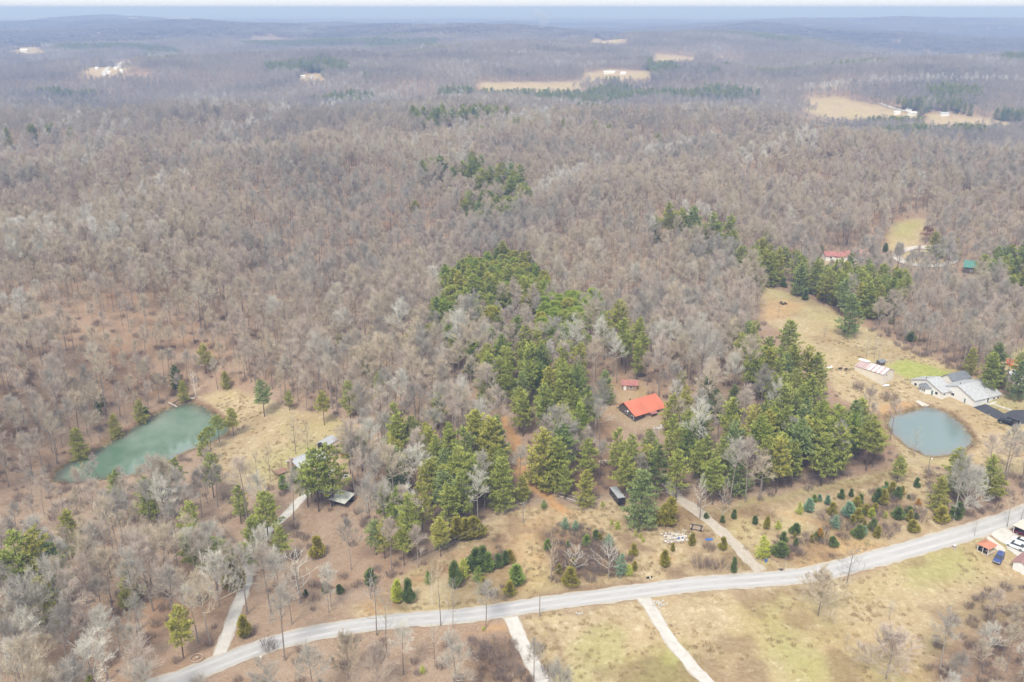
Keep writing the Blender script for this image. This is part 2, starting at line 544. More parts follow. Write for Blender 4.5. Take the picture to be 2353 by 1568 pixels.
paint(poly([(805,1000),(840,980),(870,990),(850,1015)]), 2, .6, 4)
paint_line(DIRT_TRACK, 3.2, 2, 1.0)
paint(poly([(1130,1300),(1180,1200),(1250,1170),(1290,1190),(1240,1240),(1235,1370),(1150,1375)]), 2, .35, 5)
paint_line(YARD_TRACK, 5, 2, .3)
for P, k3, k2 in ((FRONT, .75, .5), (RIGHT, .28, .15), (SOUTH, .5, .12), (POND_MEADOW, .2, .05)):
    xs = [p[0] for p in P]; ys = [p[1] for p in P]
    m = (GX > min(xs)) & (GX < max(xs)) & (GY > min(ys)) & (GY < max(ys))
    ins = smooth(1, -3, sdist(GX[m], GY[m], P)) * smooth(-1, 2, sdist(GX[m], GY[m], LAWN))
    cover[..., 3][m] = np.maximum(cover[..., 3][m], ins * k3 * smooth(.54, .70, fbm(GX[m] / 11, GY[m] / 11, 201, 4)))
    cover[..., 2][m] = np.maximum(cover[..., 2][m], ins * k2 * smooth(.56, .72, fbm(GX[m] / 17, GY[m] / 17, 207, 4)))
    cover[..., 1][m] = np.maximum(cover[..., 1][m], ins * (.4 if P is SOUTH else .12) * smooth(.58, .72, fbm(GX[m] / 23, GY[m] / 23, 213, 3)))
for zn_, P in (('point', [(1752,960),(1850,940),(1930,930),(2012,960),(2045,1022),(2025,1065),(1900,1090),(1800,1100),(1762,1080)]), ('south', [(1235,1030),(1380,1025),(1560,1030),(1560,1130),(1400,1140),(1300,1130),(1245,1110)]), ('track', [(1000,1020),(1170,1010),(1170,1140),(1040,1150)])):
    paint(poly(P), 3, .8, 5)  # brown needle duff, darkened further to stand in for shade under the pines
for pts, w, ch, v in (([(1690,1172),(1760,1160),(1860,1145),(1960,1115),(2080,1082)], 1.3, 3, .55), ([(1690,1180),(1770,1170),(1870,1154),(1970,1122),(2085,1090)], 1.3, 3, .45), ([(1700,1164),(1770,1151),(1870,1136),(2000,1100),(2080,1072)], 2.2, 1, .35),
                      ([(810,1400),(900,1368),(1000,1310),(1100,1230),(1190,1190)], 1.2, 3, .5), ([(840,1404),(930,1368),(1030,1305),(1120,1235),(1210,1195)], 1.0, 3, .4), ([(1790,1180),(1830,1195),(1900,1215),(1930,1240),(1915,1262)], 1.4, 2, .45),
                      ([(1120,1398),(1200,1384),(1330,1364),(1480,1345)], 2.0, 3, .6), ([(1240,1415),(1330,1404),(1418,1390),(1470,1382)], 1.4, 3, .45), ([(1870,1345),(1900,1400),(1960,1500),(2020,1580)], 1.2, 3, .2), ([(1255,1440),(1290,1540),(1320,1610)], 1.2, 3, .5),
                      ([(1760,730),(1830,722),(1900,716)], 1.0, 3, .4), ([(1300,1210),(1400,1195),(1440,1240),(1470,1300)], 2.5, 0, .0), ([(2100,925),(2180,930),(2240,948),(2300,985)], 1.0, 3, .3), ([(1535,1210),(1560,1222),(1600,1226)], 3.0, 3, .3)):
    paint_line(line(pts), w, ch, v)
# damp brown banks round the ponds, brush under the thickets
for P in (GREEN_POND, BLUE_POND):
    m = (np.hypot(GX - P[0][0], GY - P[0][1]) < 220)
    d = sdist(GX[m], GY[m], P)
    cover[..., 3][m] = np.maximum(cover[..., 3][m], smooth(2.4, 0.4, d))
for P, v in (([(1255,1225),(1290,1200),(1380,1225),(1450,1290),(1440,1320),(1300,1345),(1260,1340)], .8), ([(1850,1200),(1950,1150),(2050,1120),(2120,1160),(2050,1230),(1950,1240),(1880,1230)], .55),
             ([(1600,1270),(1690,1290),(1690,1315),(1590,1318)], .6), ([(1780,1230),(1900,1240),(1920,1290),(1800,1300)], .6), ([(1060,1390),(1200,1370),(1380,1350),(1400,1360),(1200,1385),(1060,1402)], .7),
             ([(1090,1470),(1190,1455),(1215,1540),(1100,1560)], .7), ([(2120,1500),(2180,1400),(2280,1345),(2420,1330),(2420,1620),(2130,1620)], .5),
             ([(1150,1220),(1190,1260),(1190,1370),(1020,1400),(1030,1300)], .5)):
    paint(poly(P), 3, v, 4)

wear = np.zeros((NR, NT), np.float32)
m = GY < 400
wear[m] = np.minimum(seg_dist(GX[m], GY[m], [tuple(p) for p in ROAD[::6]]), 40)
COVER_READY = True
cover_far = smooth(2300, 5200, np.hypot(GX, GY)).astype(np.float32)

verts = np.stack([GX, GY, GZ], -1).reshape(-1, 3).astype(np.float32)
idx = np.arange(NR * NT).reshape(NR, NT)
quads = np.stack([idx[:-1, :-1], idx[:-1, 1:], idx[1:, 1:], idx[1:, :-1]], -1).reshape(-1, 4)[:, ::-1]
gm = bpy.data.meshes.new('ground')
gm.vertices.add(len(verts)); gm.vertices.foreach_set('co', verts.ravel())
gm.loops.add(quads.size); gm.loops.foreach_set('vertex_index', quads.astype(np.int32).ravel())
gm.polygons.add(len(quads))
gm.polygons.foreach_set('loop_start', np.arange(0, quads.size, 4, dtype=np.int32))
gm.polygons.foreach_set('loop_total', np.full(len(quads), 4, np.int32))
gm.polygons.foreach_set('use_smooth', np.ones(len(quads), bool))
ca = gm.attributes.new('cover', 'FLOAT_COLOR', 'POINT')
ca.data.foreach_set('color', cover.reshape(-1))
fa = gm.attributes.new('distant_wood', 'FLOAT', 'POINT')
fa.data.foreach_set('value', cover_far.reshape(-1))
gm.update(); gm.validate()

m_ground, t, b = new_mat('ground_cover')
def nd(tree, kind, **kw):
    n = tree.nodes.new(kind)
    for k, v in kw.items():
        setattr(n, k, v)
    return n
def noise(tree, scale, detail=5, rough=0.6, vec=None):
    n = nd(tree, 'ShaderNodeTexNoise')
    n.inputs['Scale'].default_value = scale; n.inputs['Detail'].default_value = detail; n.inputs['Roughness'].default_value = rough
    tree.links.new(vec, n.inputs['Vector'])
    return n.outputs['Fac']
def rng(tree, src, a, b_, lo=0.0, hi=1.0):
    n = nd(tree, 'ShaderNodeMapRange')
    for i, v in enumerate((a, b_, lo, hi)):
        n.inputs[i + 1].default_value = v
    tree.links.new(src, n.inputs[0])
    return n.outputs[0]
def mixc(tree, fac, a, c, blend='MIX'):
    n = nd(tree, 'ShaderNodeMix', data_type='RGBA', blend_type=blend)
    for i, v in ((0, fac), (6, a), (7, c)):
        if hasattr(v, 'is_linked'):
            tree.links.new(v, n.inputs[i])
        else:
            n.inputs[i].default_value = v if i == 0 else (*v, 1)
    return n.outputs[2]
geo = nd(t, 'ShaderNodeNewGeometry')
pos = geo.outputs['Position']
at_c = nd(t, 'ShaderNodeAttribute', attribute_name='cover')
sep = nd(t, 'ShaderNodeSeparateColor')
t.links.new(at_c.outputs['Color'], sep.inputs[0])
n_big, n_mid, n_sm, n_fine = noise(t, .018, 4, .6, pos), noise(t, .11, 5, .65, pos), noise(t, .7, 5, .7, pos), noise(t, 3.2, 4, .7, pos)
litter = mixc(t, rng(t, n_sm, .35, .65), (.275, .18, .112), (.40, .295, .20))
litter = mixc(t, rng(t, n_mid, .38, .68), litter, (.40, .30, .215))
litter = mixc(t, rng(t, n_fine, .48, .66, 0, .75), litter, (.13, .098, .075))
litter = mixc(t, rng(t, n_big, .5, .7, 0, .5), litter, (.36, .205, .11))
dry = mixc(t, rng(t, n_mid, .33, .67), (.355, .265, .145), (.49, .39, .235))
dry = mixc(t, rng(t, n_sm, .42, .72, 0, .65), dry, (.62, .53, .35))
dry = mixc(t, rng(t, n_big, .5, .68, 0, .55), dry, (.43, .385, .135))
dry = mixc(t, rng(t, n_fine, .47, .66, 0, .6), dry, (.27, .19, .10))
dry = mixc(t, rng(t, noise(t, .055, 6, .7, pos), .52, .62, 0, .6), dry, (.36, .255, .135))
dry = mixc(t, rng(t, noise(t, .33, 5, .75, pos), .56, .66, 0, .6), dry, (.64, .56, .37))
green = mixc(t, rng(t, n_sm, .35, .7), (.255, .285, .07), (.39, .39, .13))
dirt = mixc(t, rng(t, n_sm, .35, .65), (.42, .225, .085), (.52, .33, .16))
brush = mixc(t, rng(t, n_sm, .35, .65), (.15, .09, .05), (.235, .15, .09))  # also tints the duff and painted shade under the pines
c = mixc(t, sep.outputs[0], litter, dry)
c = mixc(t, sep.outputs[1], c, green)
c = mixc(t, sep.outputs[2], c, dirt)
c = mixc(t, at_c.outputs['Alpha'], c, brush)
at_f = nd(t, 'ShaderNodeAttribute', attribute_name='distant_wood')
n_f1, n_f2 = noise(t, .0035, 5, .65, pos), noise(t, .03, 4, .7, pos)
farc = mixc(t, rng(t, n_f2, .3, .7), (.15, .135, .125), (.25, .22, .20))
farc = mixc(t, rng(t, n_f1, .68, .74), farc, (.24, .21, .15))
farc = mixc(t, rng(t, n_f1, .36, .30), farc, (.05, .075, .05))
mulf = nd(t, 'ShaderNodeMath', operation='MULTIPLY')
inv = nd(t, 'ShaderNodeMath', operation='SUBTRACT'); inv.inputs[0].default_value = 1
t.links.new(sep.outputs[0], inv.inputs[1])
t.links.new(at_f.outputs['Fac'], mulf.inputs[0]); t.links.new(inv.outputs[0], mulf.inputs[1])
c = mixc(t, mulf.outputs[0], c, farc)
t.links.new(c, b.inputs['Base Color'])
b.inputs['Roughness'].default_value = 0.95
b.inputs['Specular IOR Level'].default_value = 0.1
bmp = nd(t, 'ShaderNodeBump')
bmp.inputs['Strength'].default_value = 0.6; bmp.inputs['Distance'].default_value = 0.5
t.links.new(n_sm, bmp.inputs['Height'])
t.links.new(bmp.outputs[0], b.inputs['Normal'])
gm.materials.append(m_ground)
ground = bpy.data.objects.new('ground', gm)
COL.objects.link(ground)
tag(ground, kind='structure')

# ------------------------------------------------------------------ roads, drives, lots
def surface_mat(name, c1, c2, c3, rough=0.9, s1=.25, s2=3.0):
    m, t, b = new_mat(name)
    g = nd(t, 'ShaderNodeNewGeometry').outputs['Position']
    x = mixc(t, rng(t, noise(t, s1, 5, .6, g), .35, .65), c1, c2)
    x = mixc(t, rng(t, noise(t, s2, 4, .7, g), .5, .75, 0, .6), x, c3)
    t.links.new(x, b.inputs['Base Color'])
    b.inputs['Roughness'].default_value = rough
    b.inputs['Specular IOR Level'].default_value = 0.25
    return m
m_road = surface_mat('worn_chip_seal', (.40, .392, .382), (.46, .45, .435), (.35, .34, .325))
m_shoulder = surface_mat('pale_road_edge', (.50, .46, .39), (.42, .36, .28), (.34, .26, .18), s1=.6)
m_track = surface_mat('worn_wheel_line', (.50, .49, .48), (.46, .45, .44), (.41, .40, .39))
m_gravel = surface_mat('pale_gravel', (.50, .475, .43), (.60, .575, .53), (.36, .32, .27), s1=.5)
m_house_gravel = surface_mat('sandy_gravel', (.42, .365, .30), (.50, .44, .365), (.30, .245, .185), s1=.5)
m_asphalt = surface_mat('new_asphalt', (.055, .057, .065), (.075, .077, .085), (.095, .092, .09), s1=.3)
m_concrete = surface_mat('pale_concrete', (.52, .48, .42), (.60, .56, .50), (.42, .38, .32), s1=.6)

def ribbon(name, pts, offs, mats, lift, jitter=0.0, kind='structure'):
    """a strip along pts; offs are side offsets, mats one material per lane between them"""
    P = np.array(pts)
    d = np.gradient(P, axis=0); d /= np.linalg.norm(d, axis=1)[:, None] + 1e-9
    nrm = np.stack([-d[:, 1], d[:, 0]], -1)
    mb = MB()
    k = len(offs)
    for i in range(len(P)):
        for j, o in enumerate(offs):
            e = 0.0
            if jitter and j in (0, k - 1):
                e = jitter * (float(vnoise(P[i, 0] / 1.7, P[i, 1] / 1.7 + 50 * j, 5)) - 0.5)
            q = P[i] + nrm[i] * (o + e)
            z = float(hq(q[0], q[1])) + (lift if 0 < j < k - 1 else lift - 0.02)
            mb.v.append((q[0], q[1], z))
    for i in range(len(P) - 1):
        for j in range(k - 1):
            mb.f.append((i * k + j, i * k + j + 1, (i + 1) * k + j + 1, (i + 1) * k + j)); mb.mi.append(j)
    uniq, mi = [], []
    for x in mats:
        if x not in uniq: uniq.append(x)
        mi.append(uniq.index(x))
    mb.mi = [mi[j] for j in mb.mi]
    o = mb.build(name, uniq)
    return tag(o, kind=kind)
h = ROAD_W / 2
ribbon('road', ROAD, [-h - .55, -h, -1.75, -.75, .75, 1.75, h, h + .55], [m_shoulder, m_road, m_track, m_road, m_track, m_road, m_shoulder], .10, .9)
for nm, (pts, w) in DRIVES.items():
    mm = {'west_drive': m_gravel, 'gravel_drive': m_gravel, 'meadow_track': m_gravel, 'house_drive': m_house_gravel}[nm]
    ribbon(nm, pts, [-w / 2 - .3, -w / 2, -.45, .45, w / 2, w / 2 + .3], [m_shoulder, mm, m_shoulder if nm == 'house_drive' else mm, mm, m_shoulder], .07, .8)

def sheet(name, P, m, lift, step=1.3, kind='structure', ragged=0.0):
    """flat patch that follows the ground inside outline P"""
    import bmesh
    bm = bmesh.new()
    xs = [p[0] for p in P]; ys = [p[1] for p in P]
    Q = []
    for (x0, y0), (x1, y1) in zip(P, list(P[1:]) + [P[0]]):
        n = max(1, int(math.hypot(x1 - x0, y1 - y0) / step))
        for k in range(n):
            x, y = x0 + (x1 - x0) * k / n, y0 + (y1 - y0) * k / n
            if ragged:
                x += ragged * (float(vnoise(x / 1.5, y / 1.5, 3)) - .5); y += ragged * (float(vnoise(x / 1.5, y / 1.5, 8)) - .5)
            Q.append((x, y))
    f = bm.faces.new([bm.verts.new((x, y, 0)) for x, y in Q])
    for ax, lo, hi in ((0, min(xs), max(xs)), (1, min(ys), max(ys))):
        v = lo + step
        while v < hi:
            co = [0, 0, 0]; co[ax] = v
            no = [0, 0, 0]; no[ax] = 1
            bmesh.ops.bisect_plane(bm, geom=bm.verts[:] + bm.edges[:] + bm.faces[:], plane_co=co, plane_no=no)
            v += step * 2
    for v in bm.verts:
        v.co.z = float(hq(v.co.x, v.co.y)) + lift
    bmesh.ops.recalc_face_normals(bm, faces=bm.faces[:])
    if sum(f.normal.z for f in bm.faces) < 0:
        bmesh.ops.reverse_faces(bm, faces=bm.faces[:])
    me = bpy.data.meshes.new(name); bm.to_mesh(me); bm.free()
    me.materials.append(m)
    o = bpy.data.objects.new(name, me); COL.objects.link(o)
    return tag(o, kind=kind)
sheet('gravel_lot', poly(GRAVEL_V['lower_lot']), m_gravel, .11, ragged=1.2)
sheet('gravel_lot', poly(GRAVEL_V['upper_lot']), m_house_gravel, .11, ragged=1.5)
sheet('paved_drive', poly(PAVED_V), m_asphalt, .10)
sheet('path', poly([(2272,927),(2277,926),(2327,942.6),(2321,944.4)]), m_concrete, .09)
sheet('path', poly([(2263,1234),(2270,1231),(2300,1254),(2311,1268),(2302,1275),(2288,1262)]), m_concrete, .08, ragged=1.0)
sheet('path', poly([(2103,924),(2109,920),(2135,931),(2131,935),(2118,934)]), m_concrete, .09)

# ------------------------------------------------------------------ ponds
def water(name, P, lev, c1, c2, rough, rip, c3, ior):
    m, t, b = new_mat(name)
    g = nd(t, 'ShaderNodeNewGeometry').outputs['Position']
    x = mixc(t, rng(t, noise(t, .045, 4, .6, g), .35, .65), c1, c2)
    sh = nd(t, 'ShaderNodeAttribute', attribute_name='shallow')
    x = mixc(t, sh.outputs['Fac'], x, c3)
    t.links.new(x, b.inputs['Base Color'])
    b.inputs['Roughness'].default_value = rough
    b.inputs['IOR'].default_value = ior
    b.inputs['Specular IOR Level'].default_value = 0.5
    bp = nd(t, 'ShaderNodeBump'); bp.inputs['Strength'].default_value = rip; bp.inputs['Distance'].default_value = .05
    t.links.new(noise(t, 1.6, 3, .6, g), bp.inputs['Height'])
    t.links.new(bp.outputs[0], b.inputs['Normal'])
    c = np.mean(P, axis=0)
    mb = MB()
    out = []
    n = len(P)
    for i in range(n):
        a, q, e = np.array(P[i - 1]), np.array(P[i]), np.array(P[(i + 1) % n])
        tv = e - a; nv = np.array((tv[1], -tv[0])); nv /= np.linalg.norm(nv) + 1e-9
        s = 1 if sdist(*(q + nv * .5), P) > 0 else -1
        out.append(q + nv * s * 1.8)
    o = sheet('pond', [tuple(p) for p in out], m, 0.0, 1.5)
    co = np.empty(len(o.data.vertices) * 3, np.float32)
    o.data.vertices.foreach_get('co', co)
    co = co.reshape(-1, 3); co[:, 2] = lev
    o.data.vertices.foreach_set('co', co.ravel())
    d = sdist(co[:, 0], co[:, 1], P) + 3 * (fbm(co[:, 0] / 6, co[:, 1] / 6, 5, 2) - .5)
    a = o.data.attributes.new('shallow', 'FLOAT', 'POINT')
    a.data.foreach_set('value', (.9 * smooth(-5.5, .3, d)).astype(np.float32))
    o.data.update()
    return o
water('murky_green_water', GREEN_POND, GREEN_LEVEL, (.10, .18, .115), (.20, .28, .215), .02, .05, (.10, .095, .06), 2.0)  # pale and dark green patches in the colour stand in for reflections
water('pale_teal_water', BLUE_POND, BLUE_LEVEL, (.13, .20, .195), (.155, .225, .215), .09, .2, (.20, .195, .175), 1.7)

# ------------------------------------------------------------------ tree prototypes
def rot_about(d, axis, a):
    return np.array(Matrix.Rotation(a, 3, Vector(axis)) @ Vector(d))

def bare_proto(seed, H=19.0, spread=4.4, clear=.42, limbs=10, subs=6, twigs=9, tw=.024, el=(35, 68), fine=2, lean=.04, droop=0.0, up=.35):
    """leafless broadleaf tree: (trunk MB, crown MB)"""
    R = random.Random(seed)
    T, C = MB(), MB()
    top = H * .80
    n = 8
    lx, ly = R.uniform(-lean, lean), R.uniform(-lean, lean)
    path, rs = [], []
    r0 = .0085 * H + .02
    ph = R.uniform(0, 6.3)
    for i in range(n + 1):
        t = i / n
        path.append(np.array((lx * H * t * t + .16 * math.sin(ph + 4 * t) * t, ly * H * t * t + .16 * math.cos(ph + 5 * t) * t, top * t - .3 * (i == 0))))
        rs.append(r0 * (1.25 if i == 0 else 1) * (1 - .80 * t) + .02)
    T.tube(path, rs, 7, False)
    def on(t):
        k = min(int(t * n), n - 1); f = t * n - k
        return path[k] * (1 - f) + path[k + 1] * f
    golden = R.uniform(0, 6.3)
    for i in range(limbs):
        t = clear / .80 + (1 - clear / .80) * ((i + .3) / limbs) ** 0.9
        t = min(t, .99)
        golden += 2.4 + R.uniform(-.3, .3)
        u = (t - clear / .80) / (1 - clear / .80)
        e = math.radians(el[0] + (el[1] - el[0]) * u + R.uniform(-9, 9))
        L = spread * (1.12 - .45 * u) * R.uniform(.8, 1.15)
        d = np.array((math.cos(golden) * math.cos(e), math.sin(golden) * math.cos(e), math.sin(e)))
        p = on(t); rl = r0 * (1 - .8 * t) * .55 + .015
        lp, lr = [p], [rl]
        for s in range(4):
            d = d + np.array((R.uniform(-.16, .16), R.uniform(-.16, .16), .13 - droop + R.uniform(-.08, .08))); d /= np.linalg.norm(d)
            lp.append(lp[-1] + d * L / 4); lr.append(rl * (1 - .8 * (s + 1) / 4) + .006)
        C.tube(lp, lr, 4, False)
        for j in range(subs):
            q = .25 + .75 * (j + R.random()) / subs
            k = min(int(q * 4), 3); f = q * 4 - k
            bp = lp[k] * (1 - f) + lp[k + 1] * f
            bd = lp[k + 1] - lp[k]; bd /= np.linalg.norm(bd)
            side = rot_about(np.cross(bd, (R.uniform(-1, 1), R.uniform(-1, 1), R.uniform(-1, 1))), bd, R.uniform(0, 6.3))
            side /= np.linalg.norm(side) + 1e-9
            sdv = bd * .75 + side * .75 + np.array((0, 0, .28 - droop)); sdv /= np.linalg.norm(sdv)
            SL = L * (.52 - .22 * q) * R.uniform(.8, 1.25) + .25
            sp = [bp]
            for s in range(2):
                sdv = sdv + np.array((R.uniform(-.2, .2), R.uniform(-.2, .2), R.uniform(-.05, .2))); sdv /= np.linalg.norm(sdv)
                sp.append(sp[-1] + sdv * SL / 2)
            C.tube(sp, [.028, .02, .012], 3, False)
            for w in range(twigs):
                g = .15 + .85 * (w + R.random()) / twigs
                k = min(int(g * 2), 1); f = g * 2 - k
                tp = sp[k] * (1 - f) + sp[k + 1] * f
                rv = np.array((R.gauss(0, 1), R.gauss(0, 1), R.gauss(0, 1))); rv /= np.linalg.norm(rv)
                td = sdv * .8 + rv * .75 + np.array((0, 0, up - 1.5 * droop)); td /= np.linalg.norm(td)
                TL = R.uniform(.7, 1.6) * (H / 19) ** .5
                C.spike(tp, td, TL, tw)
                for z in range(fine):
                    rv = np.array((R.gauss(0, 1), R.gauss(0, 1), R.gauss(0, 1))); rv /= np.linalg.norm(rv)
                    C.spike(tp + td * TL * R.uniform(.25, .75), td * .8 + rv * .7 + np.array((0, 0, .2)), TL * R.uniform(.35, .7), tw * .75)
    return T, C

def pine_proto(seed, H=18.0, R0=3.3, clear=.30, whorls=15, per=6, droop=.0, tuft=.62, blades=7, shape=1.0, gaps=.12, flat=.55):
    """white pine: straight trunk, tiers of level boughs ending in soft needle plumes"""
    R = random.Random(seed)
    T, C = MB(), MB()
    lx, ly = R.uniform(-.02, .02) * H, R.uniform(-.02, .02) * H
    ax = lambda t: np.array((lx * t * t, ly * t * t, H * t))
    ts = [i / 7 for i in range(8)]
    T.tube([ax(t * .97) - np.array((0, 0, .3 * (t == 0))) for t in ts], [(.0115 * H + .02) * (1 - .9 * t) + .012 for t in ts], 7, False)
    for i in range(6):                                           # dead stubs under the crown
        a = R.uniform(0, 6.3); t = R.uniform(.1, max(.12, clear))
        T.spike(ax(t), (math.cos(a), math.sin(a), .1), R.uniform(.5, 1.6), .03)
    a0 = R.uniform(0, 6.3)
    for w in range(whorls):
        u = (w + .5) / whorls
        t = clear + (1 - clear) * u ** .92
        prof = (1 - u) ** (.72 * shape) * (.62 + .38 * min(1, u * 4 + .1))
        a0 += R.uniform(.4, .9)
        for k in range(per if u < .85 else per - 2):
            if R.random() < gaps: continue
            a = a0 + 2 * math.pi * k / per + R.uniform(-.3, .3)
            L = (R0 * prof + .25) * R.uniform(.5, 1.28)
            e = math.radians(-4 + 46 * u ** 1.6 + R.uniform(-8, 8)) - droop
            d = np.array((math.cos(a) * math.cos(e), math.sin(a) * math.cos(e), math.sin(e)))
            p = ax(t + R.uniform(-.012, .012)); mid = p + d * L * .5; end = p + d * L + np.array((0, 0, .10 * L))
            C.tube([p, mid, end], [.045, .03, .012], 3, False)
            sidev = np.array((-math.sin(a), math.cos(a), 0))
            nt = max(3, int(L * 3.6))
            for j in range(nt):
                q = .28 + .72 * (j + R.random()) / nt
                wid = L * .36 * math.sin(math.pi * min(1, .25 + .75 * q)) + .12
                c = p + d * L * q + np.array((0, 0, .10 * L * q * q)) + sidev * R.uniform(-1, 1) * wid + np.array((0, 0, R.uniform(-.08, .16)))
                for bl in range(blades):
                    rv = np.array((R.gauss(0, 1), R.gauss(0, 1), R.gauss(0, flat)))
                    rv /= np.linalg.norm(rv) + 1e-9
                    bd = d * .75 + rv * .8 + np.array((0, 0, .42))
                    C.blade(c, bd, tuft * R.uniform(.7, 1.25), tuft * .24, (R.uniform(-.5, .5), R.uniform(-.5, .5), 1.0))
    for i in range(10):
        C.blade(ax(.97), (R.uniform(-.5, .5), R.uniform(-.5, .5), 1), tuft, tuft * .24)
    return T, C

def round_pine_proto(seed, H=15.0, clumps=26, R0=3.9, blades=140):
    """round topped pine: crooked trunk carrying rounded needle clumps"""
    R = random.Random(seed)
    T, C = MB(), MB()
    ph = R.uniform(0, 6.3)
    ax = lambda t: np.array((.35 * math.sin(ph + 3 * t) * t, .35 * math.cos(ph + 3 * t) * t, H * t * .93))
    ts = [i / 7 for i in range(8)]
    T.tube([ax(t) - np.array((0, 0, .3 * (t == 0))) for t in ts], [(.012 * H) * (1 - .8 * t) + .02 for t in ts], 7, False)
    for i in range(clumps):
        u = R.random() ** .8
        t = .5 + .46 * u
        a = i * 2.4 + R.uniform(-.4, .4)
        rr = R0 * math.sin(math.pi * min(.93, .30 + .62 * u)) * R.uniform(.45, 1.0)
        c = ax(t) + np.array((math.cos(a) * rr, math.sin(a) * rr, R.uniform(-.3, .6)))
        C.tube([ax(t - .06), c], [.05, .015], 3, False)
        s = R.uniform(.95, 1.6)
        for k in range(blades):
            rv = np.array((R.gauss(0, 1), R.gauss(0, 1), R.gauss(0, 1))); rv /= np.linalg.norm(rv) + 1e-9
            if rv[2] < -.35: rv[2] *= -.6
            q = c + rv * np.array((s, s, s * .68)) * R.uniform(.72, 1.0)
            C.blade(q, rv + np.array((0, 0, .45)), R.uniform(.35, .6), .2)
    return T, C

def cedar_proto(seed, H=4.5, R0=1.35, blades=1700, shape=.62, base=.08, rag=.42):
    """dense juniper cone of upswept sprays over a short stem"""
    R = random.Random(seed)
    T, C = MB(), MB()
    T.tube([(0, 0, -.2), (.02, 0, H * .5), (0, .02, H * .85)], [.03 * H, .018 * H, .01], 6, False)
    lump = [(R.uniform(0, 6.3), R.uniform(0, 1), R.uniform(.45, 1.4)) for _ in range(22)]
    for i in range(blades):
        u = R.random() ** 1.15
        a = R.uniform(0, 6.3)
        prof = (1 - u) ** shape * (1 - .45 * (1 - min(1, u / .16)) ** 2)
        k = 1.0
        for la, lu, ls in lump:
            dd = (math.cos(a - la) - 1) * 2 - ((u - lu) / .16) ** 2
            if dd > -2: k += (ls - 1) * math.exp(dd) * 1.3
        r = R0 * prof * k * (R.uniform(.55, 1.0) ** .5) + .03
        p = np.array((math.cos(a) * r, math.sin(a) * r, H * (base + (.97 - base) * u)))
        d = np.array((math.cos(a) * .55 + R.gauss(0, rag), math.sin(a) * .55 + R.gauss(0, rag), .85))
        C.blade(p, d, R.uniform(.4, .95) * (H / 4.5) ** .6, .20 * (H / 4.5) ** .5)
    return T, C

def brush_proto(seed, R0=1.6, H=2.2, stems=60, twigs=9):
    """twiggy deciduous brush fanning up from the ground"""
    R = random.Random(seed)
    C = MB()
    for i in range(stems):
        a, rr = R.uniform(0, 6.3), R0 * .75 * math.sqrt(R.random())
        p = np.array((math.cos(a) * rr, math.sin(a) * rr, -.05))
        d = np.array((math.cos(a) * .45 * rr / R0 + R.gauss(0, .22), math.sin(a) * .45 * rr / R0 + R.gauss(0, .22), 1.0)); d /= np.linalg.norm(d)
        L = H * R.uniform(.55, 1.0) * (1.05 - .4 * (rr / R0) ** 2)
        C.spike(p, d, L, .022)
        for k in range(twigs):
            rv = np.array((R.gauss(0, 1), R.gauss(0, 1), abs(R.gauss(0, 1)))); rv /= np.linalg.norm(rv)
            C.spike(p + d * L * R.uniform(.25, .95), d * .5 + rv, R.uniform(.3, .8), .014)
    return C

BARK = [(.27, .23, .20), (.21, .18, .16), (.32, .285, .25), (.24, .205, .175)]
m_bark = tree_mat('grey_brown_bark', BARK, scale=1.2)
m_white_bark = tree_mat('white_bark', [(.62, .59, .54), (.70, .67, .62)], scale=.8)
m_pine_bark = tree_mat('dark_pine_bark', [(.115, .085, .07), (.15, .115, .09)], scale=1.5)
TWIG = {
    'grey': [(0.414, 0.384, 0.326), (0.464, 0.430, 0.364), (0.371, 0.348, 0.298)],
    'tan': [(0.519, 0.446, 0.330), (0.568, 0.487, 0.358), (0.469, 0.406, 0.300)],
    'rosy': [(0.494, 0.419, 0.344), (0.532, 0.449, 0.370), (0.464, 0.391, 0.323)],
    'silver': [(0.580, 0.557, 0.480), (0.637, 0.609, 0.525), (0.532, 0.512, 0.444)],
    'dark': [(0.303, 0.274, 0.232), (0.341, 0.308, 0.257), (0.266, 0.243, 0.206)],
}
m_twig = {k: tree_mat('twigs_' + k, v, noise=.16) for k, v in TWIG.items()}
m_twig_mix = tree_mat('twigs_mixed', [TWIG['dark'][2], TWIG['dark'][0], TWIG['grey'][2], TWIG['grey'][0], TWIG['rosy'][2], TWIG['rosy'][0], TWIG['tan'][2], TWIG['tan'][0], TWIG['silver'][2], (.62, .59, .53)], noise=.16, stand=True)
m_hill_mix = tree_mat('far_hill_twigs', [(.11, .10, .095), (.15, .135, .125), (.18, .165, .15), (.205, .185, .165), (.22, .195, .175), (.235, .205, .18), (.25, .22, .19), (.27, .24, .21), (.29, .27, .245), (.34, .32, .29)], noise=.2, scale=.05, stand=True)
m_far_mix = tree_mat('far_twigs', [(0.185, 0.170, 0.149), (0.228, 0.213, 0.184), (0.272, 0.250, 0.214), (0.306, 0.281, 0.242), (0.340, 0.303, 0.259), (0.360, 0.315, 0.261), (0.388, 0.343, 0.278), (0.417, 0.374, 0.319), (0.446, 0.429, 0.384), (0.582, 0.577, 0.525)], noise=.16, scale=.05, stand=True)
NEEDLE = {
    'olive green': [(0.373, 0.371, 0.074), (0.426, 0.404, 0.090), (0.324, 0.337, 0.072)],
    'mid green': [(0.321, 0.361, 0.082), (0.375, 0.397, 0.090), (0.278, 0.319, 0.079)],
    'bluish green': [(0.250, 0.319, 0.107), (0.304, 0.354, 0.127), (0.222, 0.284, 0.103)],
    'bright green': [(0.304, 0.391, 0.061), (0.358, 0.425, 0.070), (0.268, 0.354, 0.054)],
    'dark green': [(0.169, 0.213, 0.063), (0.206, 0.241, 0.070), (0.142, 0.184, 0.059)],
}
